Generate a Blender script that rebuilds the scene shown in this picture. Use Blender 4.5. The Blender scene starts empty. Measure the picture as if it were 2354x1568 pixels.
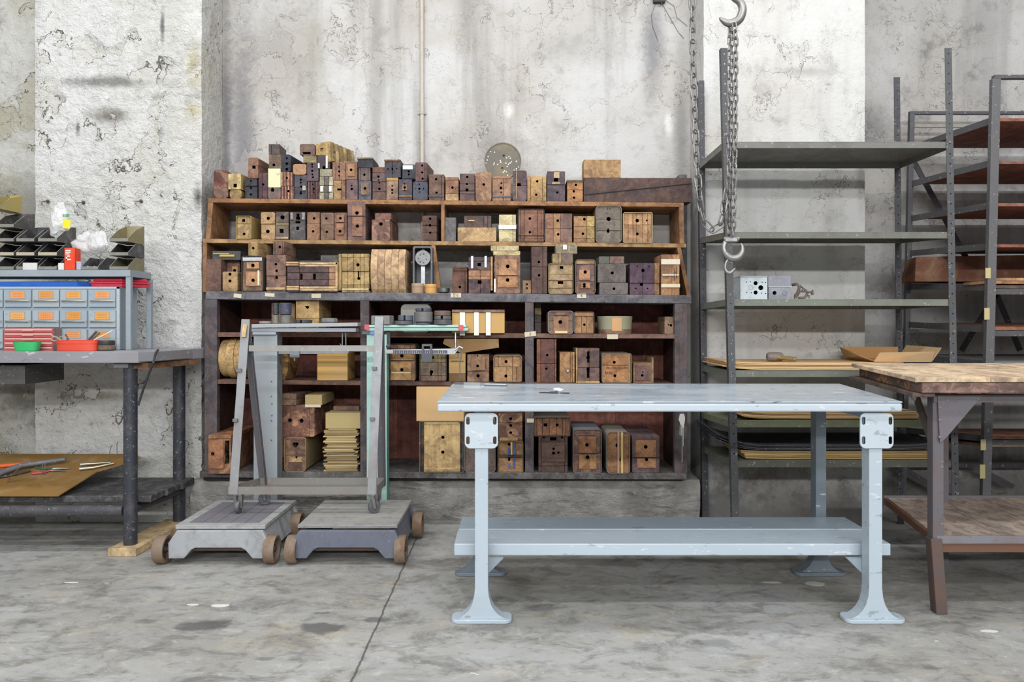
import bpy, bmesh, math, random
from mathutils import Vector, Matrix, Euler, noise
from mathutils.geometry import tessellate_polygon
PI = math.pi
F = 1720.0; H = 1.165; VX = 1177.0; VY = 750.0     # camera: focal length in pixels, height, vanishing point
S = bpy.context.scene; COL = S.collection
def X(px, d): return (px - VX) * d / F
def Z(py, d): return H + (VY - py) * d / F
def P(px, py, d): return Vector((X(px, d), d, Z(py, d)))
def lin(c):
    c /= 255.0
    return c / 12.92 if c <= 0.04045 else ((c + 0.055) / 1.055) ** 2.4
def C(h):
    return (lin(int(h[0:2], 16)), lin(int(h[2:4], 16)), lin(int(h[4:6], 16)), 1.0)
PAL = dict(DK='493a3c', PB='6b5049', RB='7d4c34', BR='94653f', OR='b67c48', TN='c69f66', YL='bd9b58', CR='d2c595', GY='77706a',
           BK='33343a', PU='614a57', LT='dbb57c', RD='5c2e22', WH='d9d9d4', DG='504a47', SB='5b6170', OG='a06a3a')
def T(c):
    if c is None: return None
    if isinstance(c, tuple): return c
    return C(PAL.get(c, c))
def mul(c, k): return (min(c[0]*k,1), min(c[1]*k,1), min(c[2]*k,1), 1.0)

# ------------------------------------------------------------------ node helpers
class NT:
    def __init__(s, name):
        s.m = bpy.data.materials.new(name); s.m.use_nodes = True
        s.t = s.m.node_tree; s.t.nodes.clear()
        s.out = s.t.nodes.new('ShaderNodeOutputMaterial')
        s.b = s.t.nodes.new('ShaderNodeBsdfPrincipled')
        s.t.links.new(s.b.outputs[0], s.out.inputs[0])
    def n(s, typ, **kw):
        nd = s.t.nodes.new(typ)
        for k, v in kw.items(): setattr(nd, k, v)
        return nd
    def put(s, sock, v):
        if isinstance(v, bpy.types.NodeSocket): s.t.links.new(v, sock)
        elif v is not None:
            if isinstance(v, (tuple, list)) and len(v) == 4 and len(sock.default_value) == 3: v = v[:3]
            sock.default_value = v
    def math(s, op, a, b=None, c=None, clamp=False):
        nd = s.n('ShaderNodeMath', operation=op, use_clamp=clamp)
        for i, v in enumerate((a, b, c)):
            if v is not None: s.put(nd.inputs[i], v)
        return nd.outputs[0]
    def vmath(s, op, a, b=None):
        nd = s.n('ShaderNodeVectorMath', operation=op)
        s.put(nd.inputs[0], a)
        if b is not None: s.put(nd.inputs[1], b)
        return nd.outputs['Value'] if op in ('LENGTH', 'DISTANCE', 'DOT_PRODUCT') else nd.outputs[0]
    def mapped(s, vec, scale=(1,1,1), loc=(0,0,0)):
        nd = s.n('ShaderNodeMapping'); s.put(nd.inputs['Vector'], vec)
        nd.inputs['Scale'].default_value = scale; nd.inputs['Location'].default_value = loc
        return nd.outputs[0]
    def noise(s, vec, scale=5, det=4, rough=.55, dist=0, color=False):
        nd = s.n('ShaderNodeTexNoise'); s.put(nd.inputs['Vector'], vec)
        nd.inputs['Scale'].default_value = scale; nd.inputs['Detail'].default_value = det
        nd.inputs['Roughness'].default_value = rough; nd.inputs['Distortion'].default_value = dist
        return nd.outputs['Color' if color else 'Fac']
    def voro(s, vec, scale=5, feature='F1', rnd=1):
        nd = s.n('ShaderNodeTexVoronoi', feature=feature); s.put(nd.inputs['Vector'], vec)
        nd.inputs['Scale'].default_value = scale; nd.inputs['Randomness'].default_value = rnd
        return nd.outputs[0]
    def step(s, v, a, b):          # smooth 0..1 between a and b (a may be > b)
        nd = s.n('ShaderNodeMapRange'); nd.interpolation_type = 'SMOOTHSTEP'
        s.put(nd.inputs['Value'], v); lo, hi = (a, b) if a < b else (b, a)
        nd.inputs['From Min'].default_value = lo; nd.inputs['From Max'].default_value = hi
        nd.inputs['To Min'].default_value = 0 if a < b else 1; nd.inputs['To Max'].default_value = 1 if a < b else 0
        return nd.outputs[0]
    def ramp(s, v, stops):
        nd = s.n('ShaderNodeValToRGB'); s.put(nd.inputs[0], v); cr = nd.color_ramp
        while len(cr.elements) < len(stops): cr.elements.new(.5)
        for e, (p, c) in zip(cr.elements, stops): e.position = p; e.color = c
        return nd.outputs[0]
    def mix(s, fac, a, b, mode='MIX'):
        nd = s.n('ShaderNodeMix', data_type='RGBA', blend_type=mode)
        s.put(nd.inputs[0], fac); s.put(nd.inputs[6], a); s.put(nd.inputs[7], b)
        return nd.outputs[2]
    def bump(s, h, strength=.5, dist=.01, normal=None):
        nd = s.n('ShaderNodeBump'); nd.inputs['Strength'].default_value = strength
        nd.inputs['Distance'].default_value = dist; s.put(nd.inputs['Height'], h)
        if normal is not None: s.put(nd.inputs['Normal'], normal)
        return nd.outputs[0]
    def sep(s, vec):
        nd = s.n('ShaderNodeSeparateXYZ'); s.put(nd.inputs[0], vec); return nd.outputs
    def comb(s, x, y, z):
        nd = s.n('ShaderNodeCombineXYZ')
        for i, v in enumerate((x, y, z)): s.put(nd.inputs[i], v)
        return nd.outputs[0]
    def fin(s, col, rough=.8, metal=0, normal=None, spec=None):
        s.put(s.b.inputs['Base Color'], col); s.put(s.b.inputs['Roughness'], rough); s.put(s.b.inputs['Metallic'], metal)
        if normal is not None: s.put(s.b.inputs['Normal'], normal)
        if spec is not None: s.b.inputs['Specular IOR Level'].default_value = spec
        return s.m
def coords(s):
    tc = s.n('ShaderNodeTexCoord'); oi = s.n('ShaderNodeObjectInfo')
    r = s.math('MULTIPLY', oi.outputs['Random'], 37.0)
    return s.vmath('ADD', tc.outputs['Object'], s.comb(r, r, r)), oi
def tintn(s):
    a = s.n('ShaderNodeAttribute'); a.attribute_name = 'tint'; return a.outputs['Color']

def mat_wood(name, stretch=(1, .08, 1), patch=.5, rough=.75, rings=.35, grain=.45, dirt=.65, gscale=60):
    s = NT(name); v, oi = coords(s); t = tintn(s)
    g = s.noise(s.mapped(v, stretch), gscale, 5, .6, .4)
    wv = s.n('ShaderNodeTexWave', wave_type='RINGS', rings_direction='Y'); s.put(wv.inputs['Vector'], s.mapped(v, (1, .1, 1)))
    wv.inputs['Scale'].default_value = 22; wv.inputs['Distortion'].default_value = 6; wv.inputs['Detail'].default_value = 3; wv.inputs['Detail Scale'].default_value = 1.5
    col = s.mix(s.math('MULTIPLY', s.step(g, .35, .7), grain), t, s.mix(1, t, (.45, .38, .34, 1), 'MULTIPLY'))
    col = s.mix(s.math('MULTIPLY', wv.outputs[1], rings), col, s.mix(1, t, (.6, .5, .42, 1), 'MULTIPLY'))
    pn = s.noise(v, 15, 4, .65, .8)
    pm = s.math('MULTIPLY', s.step(pn, .50, .56), oi.outputs['Alpha'])
    col = s.mix(s.math('MULTIPLY', pm, patch), col, oi.outputs['Color'])
    dn = s.noise(v, 34, 6, .75)
    col = s.mix(s.math('MULTIPLY', s.step(dn, .5, .8), dirt), col, (.035, .028, .03, 1))
    sp = s.noise(v, 140, 3, .6)
    col = s.mix(s.math('MULTIPLY', s.step(sp, .63, .75), .35), col, (.55, .5, .42, 1))
    wn = s.noise(s.mapped(v, (1, .5, 1), (4, 1, 9)), 9, 5, .7, 1.2)
    col = s.mix(s.math('MULTIPLY', s.step(wn, .44, .62), .7), col, s.mix(1, col, (.42, .38, .42, 1), 'MULTIPLY'))
    col = s.mix(s.math('MULTIPLY', s.step(wn, .46, .30), .40), col, s.mix(1, col, (1.6, 1.55, 1.42, 1), 'MULTIPLY'))
    sc = s.noise(s.mapped(v, (1, .3, 3), (2, 5, 3)), 55, 4, .7)
    col = s.mix(s.math('MULTIPLY', s.step(sc, .60, .68), .4), col, s.mix(1, col, (1.7, 1.6, 1.45, 1), 'MULTIPLY'))
    hs = s.n('ShaderNodeHueSaturation'); hs.inputs['Hue'].default_value = .504; hs.inputs['Saturation'].default_value = .9; hs.inputs['Value'].default_value = .94; s.put(hs.inputs['Color'], col); col = hs.outputs[0]
    h = s.math('ADD', g, s.math('MULTIPLY', dn, .6))
    return s.fin(col, rough, 0, s.bump(h, .5, .003))
def mat_paint(name, stain=(.2,.2,.2,1), amt=.3, chip=(.15,.12,.1,1), chipamt=.0, rough=.5, metal=0, bump=.2, stretch=(1,1,1), scale=8, spec=.5, chip2=None):
    s = NT(name); v, oi = coords(s); t = tintn(s); v = s.mapped(v, stretch)
    a = s.noise(v, scale, 6, .65, .5)
    col = s.mix(s.math('MULTIPLY', s.step(a, .42, .72), amt), t, stain)
    lo = s.noise(v, scale*.3, 3, .5)
    col = s.mix(s.math('MULTIPLY', s.step(lo, .3, .7), .25), col, s.mix(1, col, (1.25, 1.25, 1.25, 1), 'MULTIPLY'))
    c = s.noise(v, scale*5, 5, .7)
    col = s.mix(s.math('MULTIPLY', s.step(c, .62, .65), chipamt), col, chip)
    if chip2:
        c2 = s.noise(s.mapped(v, (1,1,1), (5,3,1)), scale*7, 4, .65)
        col = s.mix(s.math('MULTIPLY', s.step(c2, .63, .66), chipamt), col, chip2)
    r = s.math('ADD', rough, s.math('MULTIPLY', s.step(a, .4, .7), .2), clamp=True)
    return s.fin(col, r, metal, s.bump(s.math('ADD', a, s.math('MULTIPLY', c, .3)), bump, .003), spec)

M = {}
def make_mats():
    M['wood'] = mat_wood('aged_block_wood')
    M['wood_flat'] = mat_wood('dusty_shelf_wood', stretch=(.05, 1, 1), patch=.4, rings=0, gscale=80)
    M['wood_upright'] = mat_wood('upright_board_wood', stretch=(1, 1, .05), patch=.5, rings=0, gscale=60)
    M['pine'] = mat_wood('fresh_pine', stretch=(1, .05, 1), patch=.3, rings=.2, grain=.25, dirt=.12)
    M['plank'] = mat_wood('worn_planks', stretch=(1, .05, 1), patch=.8, rings=0, grain=.3, dirt=.35, gscale=40)
    M['card'] = mat_paint('cardboard', (.42,.32,.21,1), .35, rough=.9, bump=.15, spec=.1)
    M['cloth'] = mat_paint('grey_wrap', (.12,.11,.1,1), .5, (.5,.48,.45,1), .5, rough=.9, bump=.4, spec=.1)
    M['steel'] = mat_paint('dull_painted_steel', (.10,.09,.09,1), .4, (.5,.5,.48,1), .5, rough=.5, bump=.15, scale=10, chip2=(.22,.1,.05,1))
    M['wheelrust'] = mat_paint('rusty_wheel', (.17,.085,.035,1), .85, (.06,.045,.035,1), .6, rough=.6, bump=.3, scale=14)
    M['rust'] = mat_paint('rusty_steel', (.17,.085,.05,1), .38, (.1,.05,.03,1), .4, rough=.65, bump=.3, scale=9)
    M['bare'] = mat_paint('bare_metal', (.2,.17,.14,1), .3, rough=.35, metal=.85, bump=.15, scale=20)
    M['iron'] = mat_paint('cast_iron', (.10,.10,.11,1), .45, (.5,.49,.46,1), .35, rough=.5, bump=.35, scale=16)
    M['bench'] = mat_paint('pale_blue_paint', (.33,.37,.42,1), .22, (.10,.10,.11,1), .42, rough=.34, bump=.12, scale=6, stretch=(.35,1,1), chip2=(.8,.8,.78,1))
    M['greypaint'] = mat_paint('worn_grey_paint', (.33,.36,.40,1), .3, (.16,.16,.17,1), .45, rough=.4, bump=.1, scale=9)
    M['benchtop'] = mat_paint('worn_blue_tabletop', (.42,.43,.43,1), .5, (.8,.82,.84,1), .8, rough=.16, bump=.08, scale=5, stretch=(.3,1,1), chip2=(.12,.12,.14,1))
    M['plastic'] = mat_paint('plastic', (.3,.3,.3,1), .08, rough=.35, bump=.03)
    M['dusty'] = mat_paint('dusty_plastic', (.35,.33,.3,1), .35, rough=.55, bump=.05, scale=20)
    M['paper'] = mat_paint('paper', (.5,.45,.36,1), .2, rough=.9, bump=.1, spec=.1)
    s = NT('clear_film'); v, oi = coords(s); nn = s.noise(v, 22, 3, .6, 1.0)
    s.b.inputs['Alpha'].default_value = .55
    M['film'] = s.fin((.82,.83,.82,1), .2, 0, s.bump(nn, .9, .02))

# ------------------------------------------------------------------ mesh building
class MB:
    def __init__(s): s.v = []; s.f = []; s.c = []
    def add(s, vs, fs, col):
        b = len(s.v); s.v += [Vector(p) for p in vs]; col = T(col)
        for f in fs: s.f.append([b + i for i in f]); s.c.append(col)
        return s
    def hexa(s, p, col):   # p: 4 bottom (ccw from -x-y) + 4 top
        return s.add(p, [(3,2,1,0),(4,5,6,7),(0,1,5,4),(1,2,6,5),(2,3,7,6),(3,0,4,7)], col)
    def box(s, x0, x1, y0, y1, z0, z1, col):
        return s.hexa([(x0,y0,z0),(x1,y0,z0),(x1,y1,z0),(x0,y1,z0),(x0,y0,z1),(x1,y0,z1),(x1,y1,z1),(x0,y1,z1)], col)
    def prism(s, poly, a, b, col, axis='y'):   # poly of (u,w) extruded between a and b
        def m(u, w, t): return (u, t, w) if axis == 'y' else ((t, u, w) if axis == 'x' else (u, w, t))
        n = len(poly)
        vs = [m(u, w, a) for u, w in poly] + [m(u, w, b) for u, w in poly]
        fs = [tuple(range(n)), tuple(reversed(range(n, 2*n)))]
        fs += [(i, i + n, (i + 1) % n + n, (i + 1) % n) for i in range(n)]
        return s.add(vs, fs, col)
    def ring(s, outer, inner, a, b, col, axis='y'):
        def m(u, w, t): return (u, t, w) if axis == 'y' else ((t, u, w) if axis == 'x' else (u, w, t))
        n = len(outer); vs = []
        for t in (a, b):
            vs += [m(u, w, t) for u, w in outer] + [m(u, w, t) for u, w in inner]
        fs = []
        for i in range(n):
            j = (i + 1) % n
            fs += [(i, i+n, j+n, j), (2*n+i, 2*n+j, 3*n+j, 3*n+i), (i, j, 2*n+j, 2*n+i), (i+n, 3*n+i, 3*n+j, j+n)]
        return s.add(vs, fs, col)
    def bar(s, a, b, w, t, col, up=(0,0,1)):   # box bar from a to b, width w across, thickness t along up
        a = Vector(a); b = Vector(b); d = (b - a).normalized(); u = Vector(up)
        side = d.cross(u)
        if side.length < 1e-4: side = Vector((1,0,0))
        side.normalize(); u = side.cross(d).normalized()
        o = [(-1,-1),(1,-1),(1,1),(-1,1)]
        return s.hexa([a + side*(i*w/2) + u*(j*t/2) for i, j in o] + [b + side*(i*w/2) + u*(j*t/2) for i, j in o], col)
    def cyl(s, a, b, r, col, n=20, r2=None):
        a = Vector(a); b = Vector(b); d = (b - a).normalized(); r2 = r if r2 is None else r2
        u = d.orthogonal().normalized(); w = d.cross(u)
        vs = [a + (u*math.cos(2*PI*i/n) + w*math.sin(2*PI*i/n))*r for i in range(n)] + [b + (u*math.cos(2*PI*i/n) + w*math.sin(2*PI*i/n))*r2 for i in range(n)]
        fs = [tuple(reversed(range(n))), tuple(range(n, 2*n))] + [(i, (i+1) % n, (i+1) % n + n, i + n) for i in range(n)]
        return s.add(vs, fs, col)
    def tube(s, pts, r, col, n=8, closed=False):
        pts = [Vector(p) for p in pts]; m = len(pts); vs = []; fs = []; u = None
        for i, p in enumerate(pts):
            if closed: d = pts[(i+1) % m] - pts[i-1]
            else: d = pts[min(i+1, m-1)] - pts[max(i-1, 0)]
            d.normalize()
            if u is None: u = d.orthogonal().normalized()
            u = (u - d*u.dot(d)); u = u.normalized() if u.length > 1e-6 else d.orthogonal().normalized()
            w = d.cross(u); rr = r[i] if isinstance(r, (list, tuple)) else r
            vs += [p + (u*math.cos(2*PI*k/n) + w*math.sin(2*PI*k/n))*rr for k in range(n)]
        for i in range(m if closed else m - 1):
            j = (i + 1) % m
            fs += [(i*n+k, i*n+(k+1) % n, j*n+(k+1) % n, j*n+k) for k in range(n)]
        if not closed: fs += [tuple(reversed(range(n))), tuple(range((m-1)*n, m*n))]
        return s.add(vs, fs, col)
    def lathe(s, c, prof, col, n=32, axis='z'):   # prof: (r, t) from bottom to top about point c
        c = Vector(c); vs = []; fs = []; m = len(prof)
        for r, t in prof:
            for k in range(n):
                a = 2*PI*k/n; u, w = r*math.cos(a), r*math.sin(a)
                vs.append(c + Vector((u, w, t) if axis == 'z' else ((u, t, w) if axis == 'y' else (t, u, w))))
        for i in range(m-1):
            fs += [(i*n+k, i*n+(k+1) % n, (i+1)*n+(k+1) % n, (i+1)*n+k) for k in range(n)]
        if prof[0][0] > 1e-6: fs.append(tuple(reversed(range(n))))
        if prof[-1][0] > 1e-6: fs.append(tuple(range((m-1)*n, m*n)))
        return s.add(vs, fs, col)
    def sheet(s, grid, th, col):   # grid[i][j] of points -> thick sheet downwards
        ni, nj = len(grid), len(grid[0]); top = [Vector(p) for r in grid for p in r]; dn = [p - Vector((0,0,th)) for p in top]
        N = ni*nj; fs = []
        for i in range(ni-1):
            for j in range(nj-1):
                a, b, c, d = i*nj+j, (i+1)*nj+j, (i+1)*nj+j+1, i*nj+j+1
                fs += [(a, b, c, d), (a+N, d+N, c+N, b+N)]
        rim = [i*nj for i in range(ni)] + [(ni-1)*nj+j for j in range(1, nj)] + [i*nj+nj-1 for i in range(ni-2, -1, -1)] + [j for j in range(nj-2, 0, -1)]
        for k in range(len(rim)):
            a, b = rim[k], rim[(k+1) % len(rim)]; fs.append((a, a+N, b+N, b))
        return s.add(top + dn, fs, col)
    def sphere(s, c, r, col, n=14, sq=(1,1,1)):
        pr = [(r*math.sin(PI*i/n), -r*math.cos(PI*i/n)) for i in range(n+1)]
        pr[0] = (1e-5, -r); pr[-1] = (1e-5, r)
        b = len(s.v); s.lathe((0,0,0), pr, col, n*2); c = Vector(c)
        for i in range(b, len(s.v)): s.v[i] = c + Vector((s.v[i].x*sq[0], s.v[i].y*sq[1], s.v[i].z*sq[2]))
        return s
    def xf(s, mtx, start=0):
        for i in range(start, len(s.v)): s.v[i] = mtx @ s.v[i]
        return s
    def rotz(s, ang, c, start=0):
        c = Vector(c); return s.xf(Matrix.Translation(c) @ Matrix.Rotation(ang, 4, 'Z') @ Matrix.Translation(-c), start)
    def roty(s, ang, c, start=0):
        c = Vector(c); return s.xf(Matrix.Translation(c) @ Matrix.Rotation(ang, 4, 'Y') @ Matrix.Translation(-c), start)
    def rotx(s, ang, c, start=0):
        c = Vector(c); return s.xf(Matrix.Translation(c) @ Matrix.Rotation(ang, 4, 'X') @ Matrix.Translation(-c), start)
    def build(s, name, mat, parent=None, smooth=False, bevel=0, seg=2, second=None, patch=0, solid=0):
        me = bpy.data.meshes.new(name)
        if parent is None:
            lo = [min(p[i] for p in s.v) for i in range(3)]; hi = [max(p[i] for p in s.v) for i in range(3)]
            org = Vector(((lo[0]+hi[0])/2, (lo[1]+hi[1])/2, lo[2])); off = org
        else:
            off = worldloc(parent); org = Vector((0,0,0))
        me.from_pydata([tuple(p - off) for p in s.v], [], s.f)
        ca = me.color_attributes.new('tint', 'FLOAT_COLOR', 'CORNER')
        k = 0; buf = []
        for f, c in zip(s.f, s.c):
            for _ in f: buf.extend(c)
        ca.data.foreach_set('color', buf)
        bm = bmesh.new(); bm.from_mesh(me); bmesh.ops.recalc_face_normals(bm, faces=bm.faces)
        bm.to_mesh(me); bm.free()
        if smooth: me.polygons.foreach_set('use_smooth', [True]*len(me.polygons))
        me.materials.append(M[mat] if isinstance(mat, str) else mat)
        o = bpy.data.objects.new(name, me); COL.objects.link(o)
        o.location = org
        if parent is not None: o.parent = parent
        if smooth:
            me.set_sharp_from_angle(angle=math.radians(38))
        if bevel:
            md = o.modifiers.new('bevel', 'BEVEL'); md.width = bevel; md.segments = seg; md.limit_method = 'ANGLE'; md.angle_limit = math.radians(35)
        c2 = T(second) if second else (0, 0, 0, 1)
        o.color = (c2[0], c2[1], c2[2], patch if second else 0)
        return o
def worldloc(o):
    v = Vector((0,0,0))
    while o is not None: v += o.location; o = o.parent
    return v
def tag(o, label=None, cat=None, group=None, kind=None):
    if label: o['label'] = label
    if cat: o['category'] = cat
    if group: o['group'] = group
    if kind: o['kind'] = kind
    return o
def thing(name, label, cat, loc, group=None):
    o = bpy.data.objects.new(name, None); COL.objects.link(o); o.location = loc; o.empty_display_size = .05
    return tag(o, label, cat, group)
CUTS = []
def cut_later(o, mb): CUTS.append((o, mb))
def do_cuts():
    tmp = []
    for o, mb in CUTS:
        c = mb.build('cutter', 'wood'); tmp.append(c)
        md = o.modifiers.new('hole', 'BOOLEAN'); md.object = c; md.operation = 'DIFFERENCE'; md.solver = 'EXACT'; md.use_self = True
    dg = bpy.context.evaluated_depsgraph_get(); dg.update()
    new = []
    for o, mb in CUTS:
        new.append(bpy.data.meshes.new_from_object(o.evaluated_get(dg), preserve_all_data_layers=True, depsgraph=dg))
    for (o, mb), me in zip(CUTS, new):
        old = o.data; nm = old.name; o.modifiers.clear(); o.data = me; bpy.data.meshes.remove(old); me.name = nm
    for c in tmp:
        me = c.data; bpy.data.objects.remove(c); bpy.data.meshes.remove(me)
def rrect(x0, x1, z0, z1, r, n=5):
    r = min(r, (x1-x0)/2-1e-4, (z1-z0)/2-1e-4); p = []
    for cx, cz, a0 in ((x0+r, z0+r, PI), (x1-r, z0+r, 1.5*PI), (x1-r, z1-r, 0), (x0+r, z1-r, .5*PI)):
        for i in range(n+1):
            a = a0 + i*PI/2/n; p.append((cx + r*math.cos(a), cz + r*math.sin(a)))
    return p
make_mats()
# ================================================================== ROOM
def pos(s): return s.n('ShaderNodeNewGeometry').outputs['Position']
def spot(s, p, c, r, wob, soft=.5):
    """soft edged stain of its own shape around world point c with radii r, edge broken up by wob"""
    d = s.vmath('LENGTH', s.vmath('MULTIPLY', s.vmath('SUBTRACT', p, c), tuple(1/x for x in r)))
    d = s.math('ADD', d, s.math('MULTIPLY', s.math('SUBTRACT', wob, .5), 1.6))
    return s.step(d, 1.0, 1.0 - soft)
def mat_plaster(name, base, dark, warm, crust=1.0, peel=.5, streak=.4, mott=.4, spots=(), sc=1.0, low=0, cracks=1.0, bd=.012):
    s = NT(name); p = pos(s); x, y, z = s.sep(p)
    big = s.noise(p, 1.3*sc, 5, .6, .3); mid = s.noise(p, 6*sc, 7, .68, .2); fine = s.noise(p, 38*sc, 6, .7)
    st = s.noise(s.mapped(p, (1, 1, .09)), 3.6*sc, 5, .6, .1)
    col = s.mix(s.step(big, .38, .68), base, warm)
    col = s.mix(s.math('MULTIPLY', s.step(st, .48, .66), streak), col, dark)
    col = s.mix(s.math('MULTIPLY', s.math('MULTIPLY', s.step(mid, .52, .68), s.step(big, .3, .6)), mott), col, dark)
    for c, r, cc, am in spots:
        col = s.mix(s.math('MULTIPLY', spot(s, p, c, r, s.math('ADD', s.math('MULTIPLY', mid, .6), s.math('MULTIPLY', fine, .4)), .95), am), col, cc)
    # flakes: layered plates from distorted cells, with dark undercut edges
    q = s.vmath('ADD', p, s.vmath('MULTIPLY', s.noise(p, 7, 4, .6, color=True), (.30, .30, .40)))
    plate = s.noise(q, 4.2, 2, .5, .6)
    pm = s.step(plate, .555, .563); pm2 = s.step(s.noise(q, 8.5, 3, .6, .4), .60, .607)
    crack = s.step(s.voro(q, 5.5, 'DISTANCE_TO_EDGE'), .012, .0)
    cm = s.math('MULTIPLY', crack, s.step(s.noise(p, 1.9, 2, .5), .53, .6))
    edge = s.math('MULTIPLY', s.step(plate, .548, .556), s.step(plate, .572, .562))
    gate = s.step(s.noise(p, 2.6, 2, .5), .45, .55)
    col = s.mix(s.math('MULTIPLY', s.math('MULTIPLY', pm, gate), peel), col, warm)
    col = s.mix(s.math('MULTIPLY', s.math('MULTIPLY', edge, gate), peel), col, dark)
    col = s.mix(s.math('MULTIPLY', cm, (.75*peel+.25)*cracks), col, (.09, .085, .08, 1))
    pit = s.step(fine, .66, .72)
    col = s.mix(s.math('MULTIPLY', s.math('MULTIPLY', pit, gate), .55), col, dark)
    if low:   # grime towards the floor, a band of dirt with a ragged top
        g = s.step(s.math('ADD', z, s.math('MULTIPLY', mid, .7)), low + .45, low + .1)
        col = s.mix(s.math('MULTIPLY', g, .75), col, (.07, .065, .055, 1))
    h = s.math('ADD', s.math('MULTIPLY', s.math('MULTIPLY', pm, gate), -1.1*crust), s.math('MULTIPLY', pm2, -.5*crust))
    h = s.math('ADD', h, s.math('MULTIPLY', mid, 1.2*crust)); h = s.math('ADD', h, s.math('MULTIPLY', fine, .45*crust))
    h = s.math('ADD', h, s.math('MULTIPLY', s.noise(s.mapped(p, (1,1,1.1)), 17, 5, .7, .6), .9*crust))
    return s.fin(col, .92, 0, s.bump(h, .9, bd), .2)
DW = 4.78; CF = 4.45
XA, XB, XC, XD = -2.843, -1.849, 1.141, 2.103
sp_col = [((XA+.45, CF, 2.62), (.42, .3, .055), (.22,.215,.20,1), .9), ((-2.41, CF, 2.42), (.19, .3, .08), (.20,.19,.155,1), .95), ((-1.89, CF, 2.72), (.07, .3, .22), (.46,.40,.20,1), .7),
          ((-1.9, CF, 2.45), (.07, .3, .08), (.50,.44,.22,1), .7), ((-2.08, CF, 2.95), (.02, .3, .16), (.07,.07,.07,1), .8), ((-1.87, CF, 1.93), (.05, .3, .13), (.05,.05,.045,1), .9),
          ((-2.585, CF, 2.34), (.022, .3, .06), (.16,.16,.16,1), .95), ((-2.1, CF, 2.32), (.05, .3, .07), (.25,.25,.24,1), .7), ((-2.5, CF, .75), (.5, .3, .05), (.22,.20,.15,1), .8)]
m_colm = mat_plaster('peeling_white_plaster', C('dddcd9'), C('7a766c'), C('d2d0c7'), 1.6, .8, .12, .35, sp_col, cracks=.15, bd=.022)
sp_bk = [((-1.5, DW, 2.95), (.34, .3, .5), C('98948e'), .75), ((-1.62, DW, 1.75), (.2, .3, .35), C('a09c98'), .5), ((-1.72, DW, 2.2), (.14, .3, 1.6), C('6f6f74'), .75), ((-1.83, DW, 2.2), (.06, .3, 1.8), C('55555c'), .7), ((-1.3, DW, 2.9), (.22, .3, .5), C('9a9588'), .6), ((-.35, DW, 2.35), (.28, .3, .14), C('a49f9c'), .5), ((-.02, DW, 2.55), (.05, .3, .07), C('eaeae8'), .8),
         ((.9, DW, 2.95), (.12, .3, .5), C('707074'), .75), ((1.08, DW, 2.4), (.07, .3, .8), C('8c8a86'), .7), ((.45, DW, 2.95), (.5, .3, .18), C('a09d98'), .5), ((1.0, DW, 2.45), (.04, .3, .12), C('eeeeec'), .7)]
m_back = mat_plaster('grey_plaster', C('c4c3c1'), C('7c7974'), C('b4afa8'), .45, .35, .5, .4, sp_bk, cracks=.35)
m_pil = mat_plaster('pale_plaster', C('cbcac7'), C('7e7b75'), C('c0bcb5'), .5, .3, .2, .45,
    [((1.75, CF, 2.68), (.25, .3, .05), C('9d9b98'), .8), ((1.55, CF, .33), (.45, .3, .28), (.14,.125,.10,1), .8), ((2.08, CF, 2.1), (.05, .3, .35), C('8d8a86'), .6)], low=.32, cracks=.3)
m_right = mat_plaster('mottled_grey_plaster', C('b6b5b3'), C('6b6a68'), C('a5a29d'), .55, .3, .35, .6,
    [((2.35, 4.9, 2.45), (.2, .3, .25), C('6f6f70'), .7), ((2.5, 4.9, 1.4), (.35, .3, .6), C('7b7b7c'), .5)], low=.35, cracks=.3)
m_left = mat_plaster('stained_plaster', C('bebdb8'), C('5e5b50'), C('a09b88'), 1.3, .6, .3, .9, [((-2.98, 4.6, 1.9), (.3, .3, .3), C('77756c'), .7), ((-3.0, 4.6, .75), (.3, .3, .2), C('5a574c'), .8)])
def conc():
    s = NT('rough_concrete'); p = pos(s)
    a = s.noise(p, 5, 7, .7, .4); b = s.noise(p, 26, 6, .75); c = s.noise(s.mapped(p, (.4,1,1.5)), 12, 5, .65, .8)
    col = s.mix(s.step(a, .35, .65), C('b0ada8'), C('8a8782'))
    col = s.mix(s.math('MULTIPLY', s.step(c, .55, .7), .7), col, C('5a564f'))
    col = s.mix(s.math('MULTIPLY', s.step(b, .6, .7), .6), col, C('c4c2bd'))
    return s.fin(col, .95, 0, s.bump(s.math('ADD', b, s.math('MULTIPLY', c, 1.5)), .9, .02), .15)
M['concrete'] = conc()
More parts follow.
